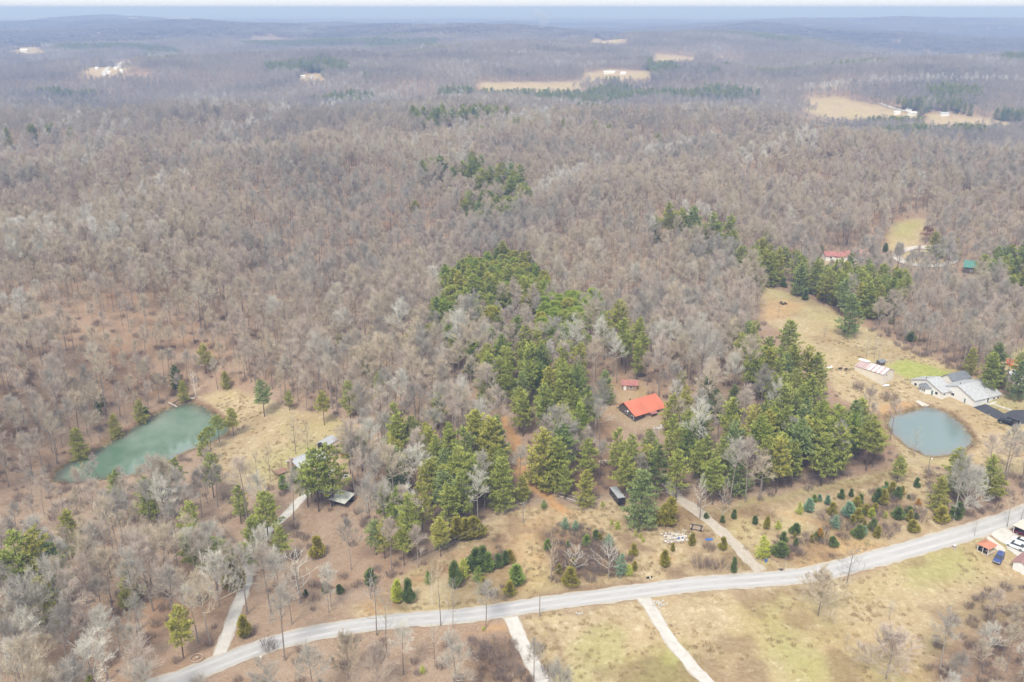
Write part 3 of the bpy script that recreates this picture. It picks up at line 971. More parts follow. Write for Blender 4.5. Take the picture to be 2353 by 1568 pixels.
m_needle = {k: tree_mat('needles_' + k.replace(' ', '_'), v, noise=.22, scale=.5) for k, v in NEEDLE.items()}
m_needle_mix = tree_mat('needles_mixed', [NEEDLE['olive green'][0], NEEDLE['mid green'][0], NEEDLE['bluish green'][0], NEEDLE['olive green'][2], NEEDLE['mid green'][2]], noise=.2)
m_needle['grove mix'] = tree_mat('needles_grove', [NEEDLE['mid green'][0], NEEDLE['olive green'][2], NEEDLE['bright green'][2], NEEDLE['dark green'][1], NEEDLE['mid green'][1], NEEDLE['olive green'][0]], noise=.25)
CEDAR = {
    'olive': [(0.314, 0.283, 0.047), (0.361, 0.314, 0.057)],
    'dark green': [(0.146, 0.199, 0.057), (0.178, 0.226, 0.063)],
    'green': [(0.220, 0.304, 0.063), (0.262, 0.341, 0.074)],
    'blue green': [(0.231, 0.345, 0.209), (0.273, 0.388, 0.245)],
    'yellow green': [(0.440, 0.482, 0.063), (0.502, 0.535, 0.089)],
    'rusty': [(0.524, 0.298, 0.057), (0.586, 0.345, 0.078)],
}
m_cedar = {k: tree_mat('sprays_' + k.replace(' ', '_'), v, noise=.25, scale=1.0) for k, v in CEDAR.items()}
m_brush = tree_mat('brush_twigs', [(.235, .175, .135), (.27, .205, .16), (.20, .155, .125), (.255, .205, .175)], noise=.2)

def pair(name, T, C, mt, mc):
    return T.mesh(name + '_trunk', mt), C.mesh(name + '_crown', mc)

BARE = []      # forest trees: (trunk MB, crown MB, height)
for s in range(9):
    H = 16.5 + 1.0 * s
    BARE.append((*bare_proto(100 + s, H, 3.1 + .34 * (s % 5) + .05 * s, .42 + .035 * (s % 4), 11 + s % 3, 7, 11, tw=.026, el=(12, 68), up=.16), H))
OPEN = [(*bare_proto(300 + s, H=11.5, spread=6.0, clear=.14, limbs=17, subs=8, twigs=20, el=(14, 78), fine=2, tw=.028), 11.5) for s in range(2)]
SPARSE = [(*bare_proto(330 + s, H=15.0, spread=4.6, clear=.26, limbs=12, subs=5, twigs=4, el=(18, 60), fine=1, tw=.022), 15.0) for s in range(3)]
WHITE = [(*bare_proto(350 + s, H=16.0, spread=3.4, clear=.16, limbs=19, subs=3, twigs=3, el=(20, 52), fine=0, tw=.03), 16.0) for s in range(2)]
PINES = [(*pine_proto(400 + s, 18.0, (4.5, 5.0, 4.1, 4.8)[s % 4], (.26, .36, .20, .45)[s % 4], 11 + s % 3, 7, shape=.72, tuft=.8, gaps=.22), 18.0) for s in range(6)]
LOWPINES = [(*pine_proto(450 + s, 18.0, 5.4, .06, 14, 8, gaps=.14, shape=.8, tuft=.8), 18.0) for s in range(2)]
SMALLPINES = [(*pine_proto(470 + s, 6.0, 2.1, .04, 11, 6, tuft=.42, blades=7, gaps=.02), 6.0) for s in range(2)]
ROUNDS = [(*round_pine_proto(500 + s), 15.0) for s in range(4)]
CEDARS = [(*cedar_proto(600 + s, 4.5, (1.2, 1.5, 1.0, 1.7)[s], 1700, (.72, .6, .8, .55)[s]), 4.5) for s in range(4)]
BRUSH = [brush_proto(700 + s) for s in range(3)]

MESHES = {}
def meshes(key, proto, mt, mc):
    if key not in MESHES:
        MESHES[key] = pair(key.replace(' ', '_'), proto[0], proto[1], mt, mc)
    return MESHES[key]

PLANTS = []       # every standing tree: dict(name, kind words, colour, x, y, height, base view position, object)
def plant_tree(name, cat, words, colour, key, proto, mt, mc, x, y, height, rz=None, lean=(0, 0), label=None, group=None, wide=1.0, parts=('trunk', 'crown')):
    tm, cm = meshes(key, proto, mt, mc)
    root = bpy.data.objects.new(name, None)
    root.empty_display_size = .5
    COL.objects.link(root)
    s = height / proto[2]
    z = float(hq(x, y))
    root.location = (x, y, z)
    root.scale = (s * wide, s * wide, s)
    root.rotation_euler = (lean[0], lean[1], random.uniform(0, 6.28) if rz is None else rz)
    for nm, me in zip(parts, (tm, cm)):
        o = bpy.data.objects.new(nm, me)
        o.parent = root
        COL.objects.link(o)
    tag(root, label, cat, group)
    px, py = to_view(x, y, z)
    PLANTS.append(dict(o=root, name=name, words=words, colour=colour, x=x, y=y, h=height, px=float(px), py=float(py), label=label, group=group))
    return root

# ------------------------------------------------------------------ where woodland may not stand
CLEAR = [SOUTH, POND_MEADOW, FRONT, RIGHT, YARD, LEFT_YARD, LOT_MEADOW] + FAR_FIELDS + [poly(v) for v in GRAVEL_V.values()]
LINES = [([tuple(p) for p in ROAD[::5]], 5.2)] + [([tuple(p) for p in pts[::4]] + [tuple(pts[-1])], w / 2 + 1.3) for pts, w in DRIVES.values()] + [(DIRT_TRACK, 2.6), (YARD_TRACK, 3.4)]
PINE_ZONES = {      # outlines drawn round the crowns, so they are laid down 16 m above the ground: (outline, spacing, share, shapes)
    'crest': ([(1068,585),(1151,562),(1201,568),(1258,618),(1276,640),(1240,672),(1200,664),(1150,660),(1134,705),(1095,712),(1058,704),(1010,735),(996,700),(1015,660),(1005,615),(1040,610)], 7.6, .62, 'round_white'),
    'bright': ([(1224,692),(1278,660),(1344,650),(1384,665),(1372,690),(1345,712),(1344,752),(1284,752),(1236,735)], 7.6, .66, 'round'),
    'tall_row': ([(1376,712),(1438,700),(1466,740),(1490,762),(1484,805),(1440,778),(1384,745)], 6.8, .92, 'white'),
    'centre': ([(1118,775),(1220,762),(1262,800),(1330,815),(1368,830),(1365,905),(1330,965),(1222,935),(1172,905),(1108,865)], 7.0, .62, 'white'),
    'track': ([(1015,985),(1060,950),(1112,945),(1172,1010),(1168,1075),(1060,1080),(985,1035)], 7.0, .78, 'white'),
    'south': ([(1235,1012),(1300,995),(1380,1005),(1440,990),(1490,985),(1545,1000),(1560,1060),(1480,1078),(1400,1080),(1320,1062),(1245,1068)], 6.6, .80, 'white'),
    'south_east': ([(1545,950),(1600,925),(1680,935),(1740,960),(1700,1010),(1620,1060),(1560,1090),(1540,1000)], 6.8, .78, 'white'),
    'belt': ([(1690,735),(1730,752),(1780,792),(1822,750),(1862,800),(1890,850),(1888,900),(1850,915),(1790,890),(1742,862),(1702,795)], 7.2, .74, 'white'),
    'point': ([(1752,915),(1850,905),(1930,905),(1995,922),(2012,955),(2045,1012),(2025,1045),(1900,1065),(1800,1075),(1762,1045),(1742,985)], 6.8, .60, 'white'),
    'north_east': ([(1690,560),(1755,545),(1850,588),(1935,598),(2000,604),(2055,621),(2105,642),(2050,668),(1950,690),(1850,652),(1742,622)], 7.6, .62, 'white'),
    'knoll': ([(1040,375),(1085,362),(1140,375),(1195,402),(1222,440),(1165,495),(1060,500),(1040,470),(1130,425),(1040,400)], 11, .35, 'round_white'),
    'west_house': ([(860,970),(930,935),(985,975),(1000,1100),(1050,1180),(960,1210),(880,1130)], 9.5, .42, 'white'),
}
ZONE_W = {k: poly(v[0], 15.0) for k, v in PINE_ZONES.items()}
FAR_PINES = [poly(p, 14.0) for p in (
    [(935,255),(1000,257),(1080,254),(1165,252),(1168,266),(1130,275),(1050,277),(945,280)], [(845,268),(878,268),(882,284),(850,286)],
    [(2030,235),(2100,226),(2200,232),(2235,245),(2230,256),(2120,252),(2040,248)], [(2245,262),(2300,252),(2350,262),(2350,278),(2290,275)],
    [(955,383),(1005,378),(1060,380),(1060,392),(960,395)], [(1500,500),(1515,495),(1600,505),(1700,530),(1700,560),(1620,540),(1540,515)],
    [(2240,600),(2353,570),(2400,580),(2400,640),(2353,640),(2260,640)], [(0,300),(60,298),(160,292),(160,302),(60,312),(0,316)],
    [(835,97),(900,92),(1005,90),(1005,108),(840,108)], [(600,150),(680,140),(800,142),(800,160),(700,165),(620,160)], [(1000,205),(1080,200),(1090,222),(1010,226)],
    [(1145,197),(1270,195),(1272,207),(1150,208)], [(1480,140),(1520,138),(1560,160),(1500,168)], [(330,125),(360,122),(360,130),(330,132)], [(630,78),(690,76),(690,88),(630,88)],
    [(2060,100),(2150,98),(2150,108),(2060,108)], [(1700,62),(1780,60),(1780,68),(1700,70)], [(1960,75),(2010,73),(2010,82),(1960,82)], [(2120,205),(2180,196),(2260,205),(2255,222),(2150,224)], [(2300,128),(2353,124),(2380,136),(2300,140)])]

def allowed(x, y, margin=0.0):
    ok = np.ones(len(x), bool)
    r = np.hypot(x, y)
    for P in CLEAR:
        xs = [p[0] for p in P]; ys = [p[1] for p in P]
        m = (x > min(xs)) & (x < max(xs)) & (y > min(ys)) & (y < max(ys))
        if m.any():
            ok[m] &= ~in_poly(x[m], y[m], P)
    for P in (GREEN_POND, BLUE_POND):
        m = r < 420
        ok[m] &= sdist(x[m], y[m], P) > 1.6
    for pts, d in LINES:
        m = r < 420
        ok[m] &= seg_dist(x[m], y[m], pts) > d
    return ok

# views that stay open: (x0, y0, x1, y1) in view units and how far away the thing seen there stands
OPEN_VIEWS = [(1438,914,1524,956),(1426,874,1460,890),(655,1140,722,1190),(600,1190,660,1242),(2236,1232,2360,1305),(1392,1112,1432,1162),(1958,828,2066,892),(2090,858,2320,950),(726,1003,768,1042),(765,1122,806,1150),(497,1340,580,1525),
    (330,945,525,1035),(250,985,430,1045),(510,900,740,985),(560,985,700,1060),(1832,228,2125,272),(1097,188,1340,205),(2050,942,2238,1046),(2045,505,2132,562),(1900,584,1925,598),(2210,600,2236,618),
    (1340,160,1490,178),(180,138,345,172),(1330,82,1440,100),(1502,126,1592,142),(2130,262,2345,285),(2300,838,2360,880),(700,1440,1240,1460),(620,1470,700,1500),(5,108,102,122),(690,172,740,182),(1750,662,1850,735),(1792,735,1950,790),(1850,790,2010,850),(1912,850,1962,918),(1762,722,1842,764),(1832,768,1905,802),(1885,800,1932,862),(385,1512,525,1566)]
def clear_of_views(x, y, z, h, rad=3.0):
    ok = np.ones(len(x), bool)
    for x0, y0, x1, y1 in OPEN_VIEWS:
        q = at((x0 + x1) / 2, y1)
        r = math.hypot(q[0], q[1]) - 3
        for f in (.35, .55, .75, .95):
            for s in (-1, 0, 1):
                u, v = to_view(x + s * rad, y, z + h * f)
                ok &= ~((u > x0) & (u < x1) & (v > y0) & (v < y1) & (np.hypot(x, y) < r))
    return ok

def jitter_grid(s, r0, r1, half, seed):
    R = np.random.default_rng(seed)
    xm = r1 * math.sin(half)
    gx, gy = np.meshgrid(np.arange(-xm, xm, s), np.arange(r0 * math.cos(half), r1, s))
    x = gx.ravel() + R.uniform(-.46, .46, gx.size) * s
    y = gy.ravel() + R.uniform(-.46, .46, gx.size) * s
    r = np.hypot(x, y); th = np.arctan2(x, y)
    m = (r > r0) & (r < r1) & (np.abs(th) < half)
    return x[m], y[m]

# hand-placed and zoned pines first
PINE_SPOTS = []
def near_used(x, y, d):
    return any((x - a) ** 2 + (y - b) ** 2 < d * d for a, b in PINE_SPOTS)

# ------------------------------------------------------------------ pines and cedars
def pine(px, py, h, colour='mid green', kind='white', label=None, wide=1.0, lean=(0, 0), base=False):
    """px, py: view position of the crown's tip (or of the foot, base=True)"""
    x, y = xy(px, py, 0 if base else h * .97)
    put_pine(x, y, h, colour, kind, label, wide, lean)
def put_pine(x, y, h, colour, kind, label=None, wide=1.0, lean=(0, 0)):
    PINE_SPOTS.append((x, y))
    bank = {'white': PINES, 'round': ROUNDS, 'low': LOWPINES, 'small': SMALLPINES}[kind]
    i = random.randrange(len(bank))
    words = {'white': 'tall pine', 'round': 'round-topped pine', 'low': 'full pine', 'small': 'young pine'}[kind] if h >= 7 or kind == 'small' else 'small pine'
    plant_tree('pine_tree', 'pine tree', words, colour, f'{kind} pine {i} {colour}', bank[i], m_pine_bark, m_needle[colour], x, y, h, wide=wide, lean=lean, label=label, group=None if label else 'pine trees in the woods')

O, M_, B_, BR, DK = 'olive green', 'mid green', 'bluish green', 'bright green', 'dark green'
pine(1478, 1088, 18.5, B_, 'low', 'big full blue-green pine standing alone in front of the dark pine edge, beside the drive')
for a in (
    (600, 878, 15, B_, 'white'), (662, 902, 8, M_, 'white'), (515, 855, 8, O, 'low'), (466, 795, 13, O, 'white'), (418, 878, 9, O, 'low'), (400, 842, 11, DK, 'low'),
    (318, 922, 10, O, 'low'), (258, 955, 10, O, 'low'), (172, 988, 13, O, 'low'), (497, 956, 11, M_, 'round'), (530, 942, 11, O, 'white'), (478, 980, 10, M_, 'round'),
    (462, 998, 12, O, 'white'), (800, 880, 15, M_, 'white'), (842, 800, 15, O, 'white'), (778, 768, 9, O, 'white'), (432, 1162, 18, M_, 'white'), (437, 1212, 16, M_, 'white'),
    (487, 1232, 13, BR, 'round'), (606, 1137, 17, M_, 'white'), (577, 1197, 14, M_, 'low'), (406, 1402, 14, O, 'white'), (85, 1335, 14, O, 'low'), (28, 1235, 21, M_, 'white'),
    (72, 1228, 21, O, 'white'), (108, 1255, 17, B_, 'low'), (295, 1298, 11, O, 'low'), (285, 1330, 9, O, 'low'), (360, 1062, 13, DK, 'low'), (398, 1058, 13, M_, 'white'),
    (480, 1050, 15, M_, 'white'), (722, 1040, 21, M_, 'white'), (757, 1028, 21, M_, 'white'), (700, 1070, 15, M_, 'white'), (800, 1003, 14, M_, 'white'), (828, 1000, 14, M_, 'white'),
    (905, 935, 17, M_, 'white'), (945, 760, 14, O, 'white'), (985, 988, 18, O, 'white'), (935, 770, 15, O, 'round'), (975, 715, 14, O, 'round'), (990, 745, 14, O, 'round'),
    (1004, 905, 14, M_, 'white'), (990, 1062, 17, O, 'white'), (1018, 1088, 16, B_, 'white'), (1060, 1092, 17, M_, 'white'), (1030, 1118, 15, M_, 'white'), (1092, 950, 21, O, 'low'),
    (1128, 968, 21, O, 'low'), (1068, 992, 20, M_, 'white'), (1055, 1040, 20, M_, 'white'), (1086, 1060, 18, M_, 'white'), (1250, 995, 20, O, 'low'), (1282, 1012, 18, M_, 'low'),
    (1348, 1085, 12, O, 'low'), (880, 1120, 13, M_, 'white'), (880, 1200, 12, O, 'white'), (925, 1215, 12, M_, 'white'), (1010, 1195, 12, O, 'white'), (860, 1200, 11, B_, 'white'),
    (1690, 735, 14, O, 'white'), (1818, 742, 19, M_, 'low'), (1768, 780, 18, M_, 'white'), (1760, 800, 17, M_, 'low'), (1862, 800, 19, O, 'white'), (1880, 815, 18, M_, 'low'),
    (1870, 870, 16, M_, 'low'), (1568, 862, 14, O, 'white'), (1575, 905, 14, O, 'white'), (1548, 912, 14, O, 'low'), (1392, 855, 13, B_, 'low'), (1508, 500, 14, B_, 'low'), (1560, 495, 14, O, 'white'),
    (1960, 680, 19, B_, 'low'), (2070, 1052, 9, M_, 'white'), (1842, 610, 16, B_, 'low'), (1935, 598, 15, M_, 'white'), (2208, 1035, 15, M_, 'low'), (2285, 1052, 13, M_, 'low'),
    (2300, 795, 17, DK, 'low'), (2285, 815, 16, M_, 'low'), (2353, 835, 15, B_, 'low'), (2350, 815, 13, M_, 'white'), (2238, 803, 11, O, 'low'), (2152, 536, 16, O, 'low'), (2200, 552, 12, O, 'low'), (2165, 545, 13, M_, 'low'),
    (2165, 1100, 11, O, 'low'), (2300, 1095, 10, O, 'white'), (1250, 345, 14, O, 'white'), (1210, 423, 14, B_, 'low'), (952, 462, 13, O, 'white'), (2010, 565, 13, B_, 'white'), (2350, 600, 16, M_, 'white'),
    (150, 1180, 14, O, 'low'), (262, 1085, 12, M_, 'white'), (330, 1100, 14, M_, 'low'), (545, 1120, 13, M_, 'white'), (740, 905, 13, O, 'white'), (870, 860, 14, M_, 'white'), (905, 1010, 15, O, 'white'), (640, 1215, 12, M_, 'white'), (2300, 625, 17, O, 'low'), (2330, 640, 17, M_, 'low'), (2250, 640, 12, DK, 'low'), (1645, 1060, 15, M_, 'white'), (1702, 1045, 14, B_, 'low'), (1200, 1095, 9, O, 'low'), (1300, 1075, 11, M_, 'white'), (1515, 1030, 18, DK, 'white'),
    (1560, 1040, 17, M_, 'white'), (1625, 870, 13, DK, 'low'), (1690, 890, 12, DK, 'low'), (1650, 900, 12, DK, 'low'),
):
    pine(*a)
R = np.random.default_rng(5)
ZCOL = {'crest': [O, M_, M_, BR, O], 'bright': [BR, BR, M_, O], 'tall_row': [M_, B_, M_, O], 'centre': [M_, B_, O, M_], 'track': [O, M_, B_], 'south': [M_, O, M_, B_],
        'south_east': [O, M_, B_], 'belt': [M_, O, M_, B_], 'point': [M_, O, O, M_, B_], 'north_east': [M_, B_, O, M_], 'knoll': [O, BR, M_], 'west_house': [M_, O, B_]}
zone_of = {}
for zn, (out, sp, share, shapes) in PINE_ZONES.items():
    P = ZONE_W[zn]
    xs = [p[0] for p in P]; ys = [p[1] for p in P]
    pts = []
    gx = np.arange(min(xs), max(xs), sp); gy = np.arange(min(ys), max(ys), sp)
    for u in gx:
        for v in gy:
            if R.random() > share: continue
            pts.append((u + R.uniform(-.4, .4) * sp, v + R.uniform(-.4, .4) * sp))
    pts = np.array(pts)
    ok = in_poly(pts[:, 0], pts[:, 1], P) & allowed(pts[:, 0], pts[:, 1])
    for x, y in pts[ok]:
        if near_used(x, y, sp * .62): continue
        if shapes == 'round': k = 'round'
        elif shapes == 'round_white': k = 'round' if R.random() < .6 else 'low'
        else: k = 'low' if R.random() < .35 else 'white'
        h = R.uniform(14, 19.5) if k != 'round' else R.uniform(12.5, 16)
        if not clear_of_views(np.array([x]), np.array([y]), hq(np.array([x]), np.array([y])), h)[0]: continue
        put_pine(x, y, h, ZCOL[zn][int(R.integers(len(ZCOL[zn])))], k, wide=R.uniform(.76, 1.0))
N_PINES = len(PLANTS)
print('pines', N_PINES)

# cedars and small evergreens in the open: foot in view units, height in view units, colour, width
def cedar(px, py, hv, colour='olive', wide=1.0, kind='cedar', i=None, name='cedar_tree', words=None):
    x, y = xy(px, py)
    h = max(.7, rise(px, py, py - hv))
    if kind == 'pine':
        j = random.randrange(2)
        plant_tree('pine_tree', 'pine tree', words or 'young pine', colour, f'sapling pine {j} {colour}', SMALLPINES[j], m_pine_bark, m_cedar[colour] if colour in m_cedar else m_needle[colour], x, y, h, wide=wide, group='young evergreens in the open ground')
    else:
        j = random.randrange(4) if i is None else i
        plant_tree('cedar_tree', 'cedar tree', words or ('cedar' if hv > 22 else 'small cedar'), colour, f'cedar {j} {colour}', CEDARS[j], m_pine_bark, m_cedar[colour], x, y, h, wide=wide, group='young evergreens in the open ground')
def c3(cx, cy): return 1568.7 + cx / 2.9976, 1044.7 + cy / 2.9976
def c2(cx, cy): return 784.3 + cx / 2.296 / 1.30557, 1044.7 + cy / 2.9976
for cx, cy, hv, col, w in (
    (1610, 225, 20, 'dark green', 1), (1440, 275, 27, 'olive', 1.0), (1395, 250, 20, 'green', 1), (1340, 335, 32, 'dark green', 1.1), (1378, 345, 33, 'olive', 1), (1480, 300, 24, 'dark green', 1), (1508, 280, 20, 'olive', 1),
    (1555, 305, 9, 'dark green', 1), (1090, 305, 21, 'dark green', 1), (1158, 290, 17, 'dark green', 1.1), (1028, 420, 28, 'olive', 1), (995, 345, 20, 'blue green', 1.2), (905, 325, 15, 'green', 1.2), (940, 320, 14, 'blue green', 1.2), (868, 390, 27, 'blue green', 1.3),
    (1140, 425, 30, 'blue green', 1.5), (1195, 380, 28, 'olive', 1), (1220, 350, 24, 'dark green', 1), (1258, 420, 24, 'olive', 1.1), (1325, 390, 18, 'olive', 1), (1300, 435, 20, 'yellow green', 1.3),
    (1480, 445, 26, 'dark green', 1.2), (1560, 415, 18, 'dark green', 1.2), (1562, 462, 24, 'olive', 1.1), (1605, 445, 14, 'dark green', 1), (1580, 532, 25, 'olive', 1.2), (1620, 345, 13, 'rusty', 1),
    (1205, 460, 28, 'olive', 1.1), (1168, 480, 20, 'olive', 1.3), (1232, 430, 18, 'dark green', 1), (1250, 505, 16, 'olive', 1), (1310, 520, 24, 'dark green', .9), (1340, 572, 25, 'olive', 1.1), (1212, 575, 28, 'dark green', 1.1), (1246, 550, 18, 'blue green', 1.1),
    (1030, 635, 22, 'dark green', 1.1), (940, 590, 26, 'rusty', .8), (938, 588, 24, 'dark green', .9), (885, 605, 16, 'olive', 1), (780, 545, 22, 'dark green', 1.2), (770, 572, 12, 'olive', 1), (778, 640, 20, 'dark green', .9), (693, 598, 20, 'dark green', 1.2),
    (495, 480, 18, 'dark green', 1.2), (580, 512, 26, 'olive', .9), (675, 698, 29, 'dark green', 1.5), (272, 468, 14, 'dark green', 1.4), (352, 442, 20, 'dark green', 1.1), (65, 628, 27, 'olive', .95), (276, 655, 27, 'olive', .95),
    (350, 815, 34, 'dark green', .7), (1778, 460, 32, 'olive', 1.4), (1890, 440, 34, 'dark green', 1.4), (160, 440, 12, 'dark green', 1.2)):
    px, py = c3(cx, cy); cedar(px, py, hv, col, w)
for cx, cy, hv, col, w in ((803, 412, 26, 'yellow green', 1), (1048, 512, 30, 'blue green', 1.15), (1395, 440, 16, 'yellow green', 1), (655, 515, 18, 'yellow green', 1.2), (1462, 448, 8, 'yellow green', 1), (1385, 290, 24, 'blue green', 1)):
    px, py = c3(cx, cy); cedar(px, py, hv, col, w, 'pine')
cedar(*c3(550, 718), 50, 'yellow green', 1.0, 'pine', words='bright conical young pine')
for cx, cy, hv, col, w in (
    (2012, 695, 25, 'olive', 1), (2225, 778, 37, 'olive', .9), (2020, 800, 20, 'olive', 1), (2282, 668, 18, 'olive', .9), (1575, 893, 36, 'olive', 1.15), (1205, 900, 44, 'green', 1.2), (1160, 970, 30, 'olive', 1.4), (982, 955, 34, 'olive', .9),
    (462, 1020, 50, 'dark green', .75), (388, 1020, 48, 'yellow green', .8), (205, 900, 36, 'dark green', 1.1), (800, 580, 46, 'olive', 1.2), (860, 585, 45, 'olive', 1.3), (915, 570, 44, 'olive', 1.1), (975, 800, 52, 'dark green', .9), (930, 790, 45, 'dark green', 1),
    (1010, 810, 42, 'green', 1), (1130, 760, 30, 'dark green', 1), (1160, 740, 26, 'olive', 1), (1080, 780, 30, 'dark green', 1), (780, 920, 58, 'dark green', .6), (1752, 590, 22, 'dark green', 1), (1780, 600, 18, 'olive', 1.1), (1690, 625, 22, 'green', 1.2), (1560, 640, 14, 'green', 1), (1600, 770, 18, 'olive', 1),
    (1500, 820, 20, 'olive', 1.2), (1420, 660, 24, 'green', 1), (2235, 480, 44, 'olive', 1.0), (2265, 490, 60, 'olive', .85)):
    px, py = c2(cx, cy); cedar(px, py, hv, col, w)
for cx, cy, hv, col, w in ((1395, 375, 20, 'green', 1.1), (1540, 515, 25, 'blue green', 1.2), (1612, 525, 22, 'blue green', 1.2), (1840, 640, 28, 'blue green', 1.2), (2027, 560, 11, 'yellow green', 1), (2060, 575, 11, 'yellow green', 1), (2078, 603, 10, 'yellow green', 1.1),
    (1860, 485, 12, 'yellow green', 1), (1902, 515, 18, 'yellow green', 1.2), (1980, 835, 24, 'yellow green', 1.2), (1925, 830, 46, 'blue green', 1), (840, 850, 42, 'yellow green', 1), (945, 880, 36, 'green', 1), (690, 650, 66, 'yellow green', .9), (560, 1510, 18, 'yellow green', 1), (980, 1212, 9, 'yellow green', 1.2), (1800, 360, 12, 'yellow green', 1.2), (600, 890, 28, 'green', 1), (1270, 310, 30, 'green', 1)):
    px, py = c2(cx, cy); cedar(px, py, hv, col, w, 'pine')
for px, py, hv, col, w in ((703, 1370, 14, 'dark green', 1), (747, 1362, 24, 'dark green', 1), (780, 1365, 20, 'dark green', 1), (730, 1280, 44, 'olive', 1), (540, 1355, 72, 'olive', .9), (530, 1300, 40, 'dark green', 1), (562, 1465, 46, 'olive', 1), (205, 1565, 12, 'yellow green', 1.3),
    (680, 1110, 34, 'dark green', 1.1), (652, 1125, 30, 'green', 1), (236, 935, 26, 'olive', 1), (226, 955, 28, 'dark green', .9), (335, 955, 18, 'dark green', 1.2), (1850, 690, 24, 'dark green', 1.1), (1800, 660, 20, 'dark green', 1.1), (1885, 690, 26, 'olive', 1), (1912, 702, 22, 'olive', 1.1), (1750, 640, 18, 'dark green', 1.2),
    (1778, 570, 22, 'dark green', 1), (1886, 590, 24, 'dark green', 1), (2048, 745, 20, 'olive', 1.1), (2092, 785, 22, 'dark green', 1.2), (2033, 580, 20, 'dark green', 1.1), (2062, 585, 24, 'dark green', 1), (2248, 470, 24, 'dark green', 1), (2305, 440, 20, 'dark green', 1), (2320, 460, 18, 'dark green', 1), (2174, 891, 7, 'olive', 1.6), (2291, 890, 24, 'olive', 1.4)):
    cedar(px, py, hv, col, w)
print('evergreens', len(PLANTS))

# ------------------------------------------------------------------ bare trees that stand out
def bare(px, py, top, bank, tone, label, wide=1.0, i=None, bark=None, name='bare_tree', cat='bare tree', lean=(0, 0)):
    x, y = xy(px, py)
    h = rise(px, py, top)
    j = random.randrange(len(bank)) if i is None else i
    tones = m_twig[tone]
    bn = {id(OPEN): 'open', id(SPARSE): 'sparse', id(WHITE): 'white', id(BARE): 'wood'}[id(bank)]
    PINE_SPOTS.append((x, y))
    b_ = m_white_bark if bark else m_bark
    plant_tree(name, cat, 'bare tree', tone, f'{bn} bare {j} {tone} {bool(bark)}', bank[j], b_, m_white_bark if bark == 'all' else tones, x, y, h, wide=wide, label=label, group='bare trees', lean=lean)
bare(1946, 1342, 1255, SPARSE, 'dark', 'dark leafless tree with open limbs leaning over the south edge of the road', 1.35, 0)
bare(1880, 1416, 1326, OPEN, 'tan', 'wide pale fan-shaped bare tree just south of the road beside the dark roadside tree', 1.25, 0)
bare(2043, 1424, 1378, SPARSE, 'silver', 'small crooked pale bare tree alone in the middle of the south meadow', 1.0, 1)
bare(1942, 1494, 1455, SPARSE, 'grey', 'small dark scrubby bare tree low in the south meadow', .9, 2)
bare(2036, 1560, 1462, OPEN, 'rosy', 'broad pinkish dome-shaped bare tree at the south end of the meadow', 1.4, 1)
bare(2239, 1232, 1192, SPARSE, 'grey', 'short lopped bare tree between the road and the gazebo', .8, 1)
bare(2314, 1211, 1135, SPARSE, 'tan', 'tall pale bare tree where the gravel lot meets the road', .9, 2)
bare(2346, 1196, 1135, SPARSE, 'grey', 'slim bare tree on the road edge at the far end of the gravel lot', .8, 0)
bare(450, 912, 845, WHITE, 'silver', 'white-barked bare tree at the head of the green pond', 1.1, 0, 'all', 'sycamore_tree')
bare(680, 1043, 952, SPARSE, 'grey', 'taller of two bare trees on the pond meadow beside the grey-roofed house', .8, 1)
bare(708, 1041, 962, SPARSE, 'grey', 'slender bare tree on the pond meadow nearest the small gabled shed', .7, 2)
bare(592, 1116, 1036, SPARSE, 'dark', 'dark bare tree with several upright stems on the near side of the pond meadow', .75, 0)
bare(622, 1108, 1020, SPARSE, 'dark', 'dark slim bare tree between the many-stemmed tree and the house deck', .6, 2)
bare(1608, 1192, 1085, WHITE, 'silver', 'tall silvery dead-looking tree at the woods edge beside the house drive', .95, 1)
bare(1658, 1200, 1092, WHITE, 'grey', 'thin grey bare tree on the cleared strip behind the round cedar', .8, 0)
bare(1625, 910, 805, WHITE, 'silver', 'big white sycamore standing at the left of a pair east of the red-roofed house', 1.5, 1, 'all', 'sycamore_tree')
bare(1685, 905, 818, OPEN, 'tan', 'tall pale bare tree at the right of a pair east of the red-roofed house', .8, 0)
bare(1893, 779, 748, SPARSE, 'dark', 'small dark forked tree alone in the long dry field', 1.3, 0)
bare(1788, 732, 698, SPARSE, 'dark', 'thin bare sapling beside the burn patch at the top of the dry field', .6, 1)
bare(1990, 823, 775, SPARSE, 'grey', 'left one of a row of bare trees behind the long metal shed', .7, 1)
bare(2008, 826, 772, SPARSE, 'grey', 'tallest of a row of bare trees behind the long metal shed', .7, 2)
bare(2018, 832, 778, SPARSE, 'rosy', 'right one of a row of bare trees behind the long metal shed', .7, 0)
bare(2100, 1052, 982, SPARSE, 'grey', 'bare tree on the near bank of the round pond, hung over the water', .9, 1)
bare(2215, 1180, 1090, OPEN, 'silver', 'sprawling silvery bare tree in the thicket below two pines north of the road', 1.15, 1)
bare(2135, 1160, 1112, SPARSE, 'grey', 'leaning scrubby bare tree at the edge of the cedar patch', 1.3, 0)
bare(1267, 1338, 1222, WHITE, 'tan', 'tall pale straight tree at the left end of the roadside thicket', .8, 0)
bare(1322, 1332, 1250, SPARSE, 'silver', 'silvery twisted bare tree in the middle of the roadside thicket', 1.2, 1)
bare(1398, 1330, 1245, SPARSE, 'silver', 'silvery spreading dead tree at the right end of the roadside thicket', 1.25, 2)
bare(993, 1390, 1290, WHITE, 'tan', 'straight pale birch-like trunk on the north bank of the road', .6, 1, True)
bare(1013, 1438, 1300, SPARSE, 'tan', 'tall thin pale tree standing on the south road edge before the birch-like trunk', .7, 0)
bare(1041, 1444, 1330, SPARSE, 'grey', 'tall thin grey tree on the south road edge nearest the gravel drive', .7, 1)
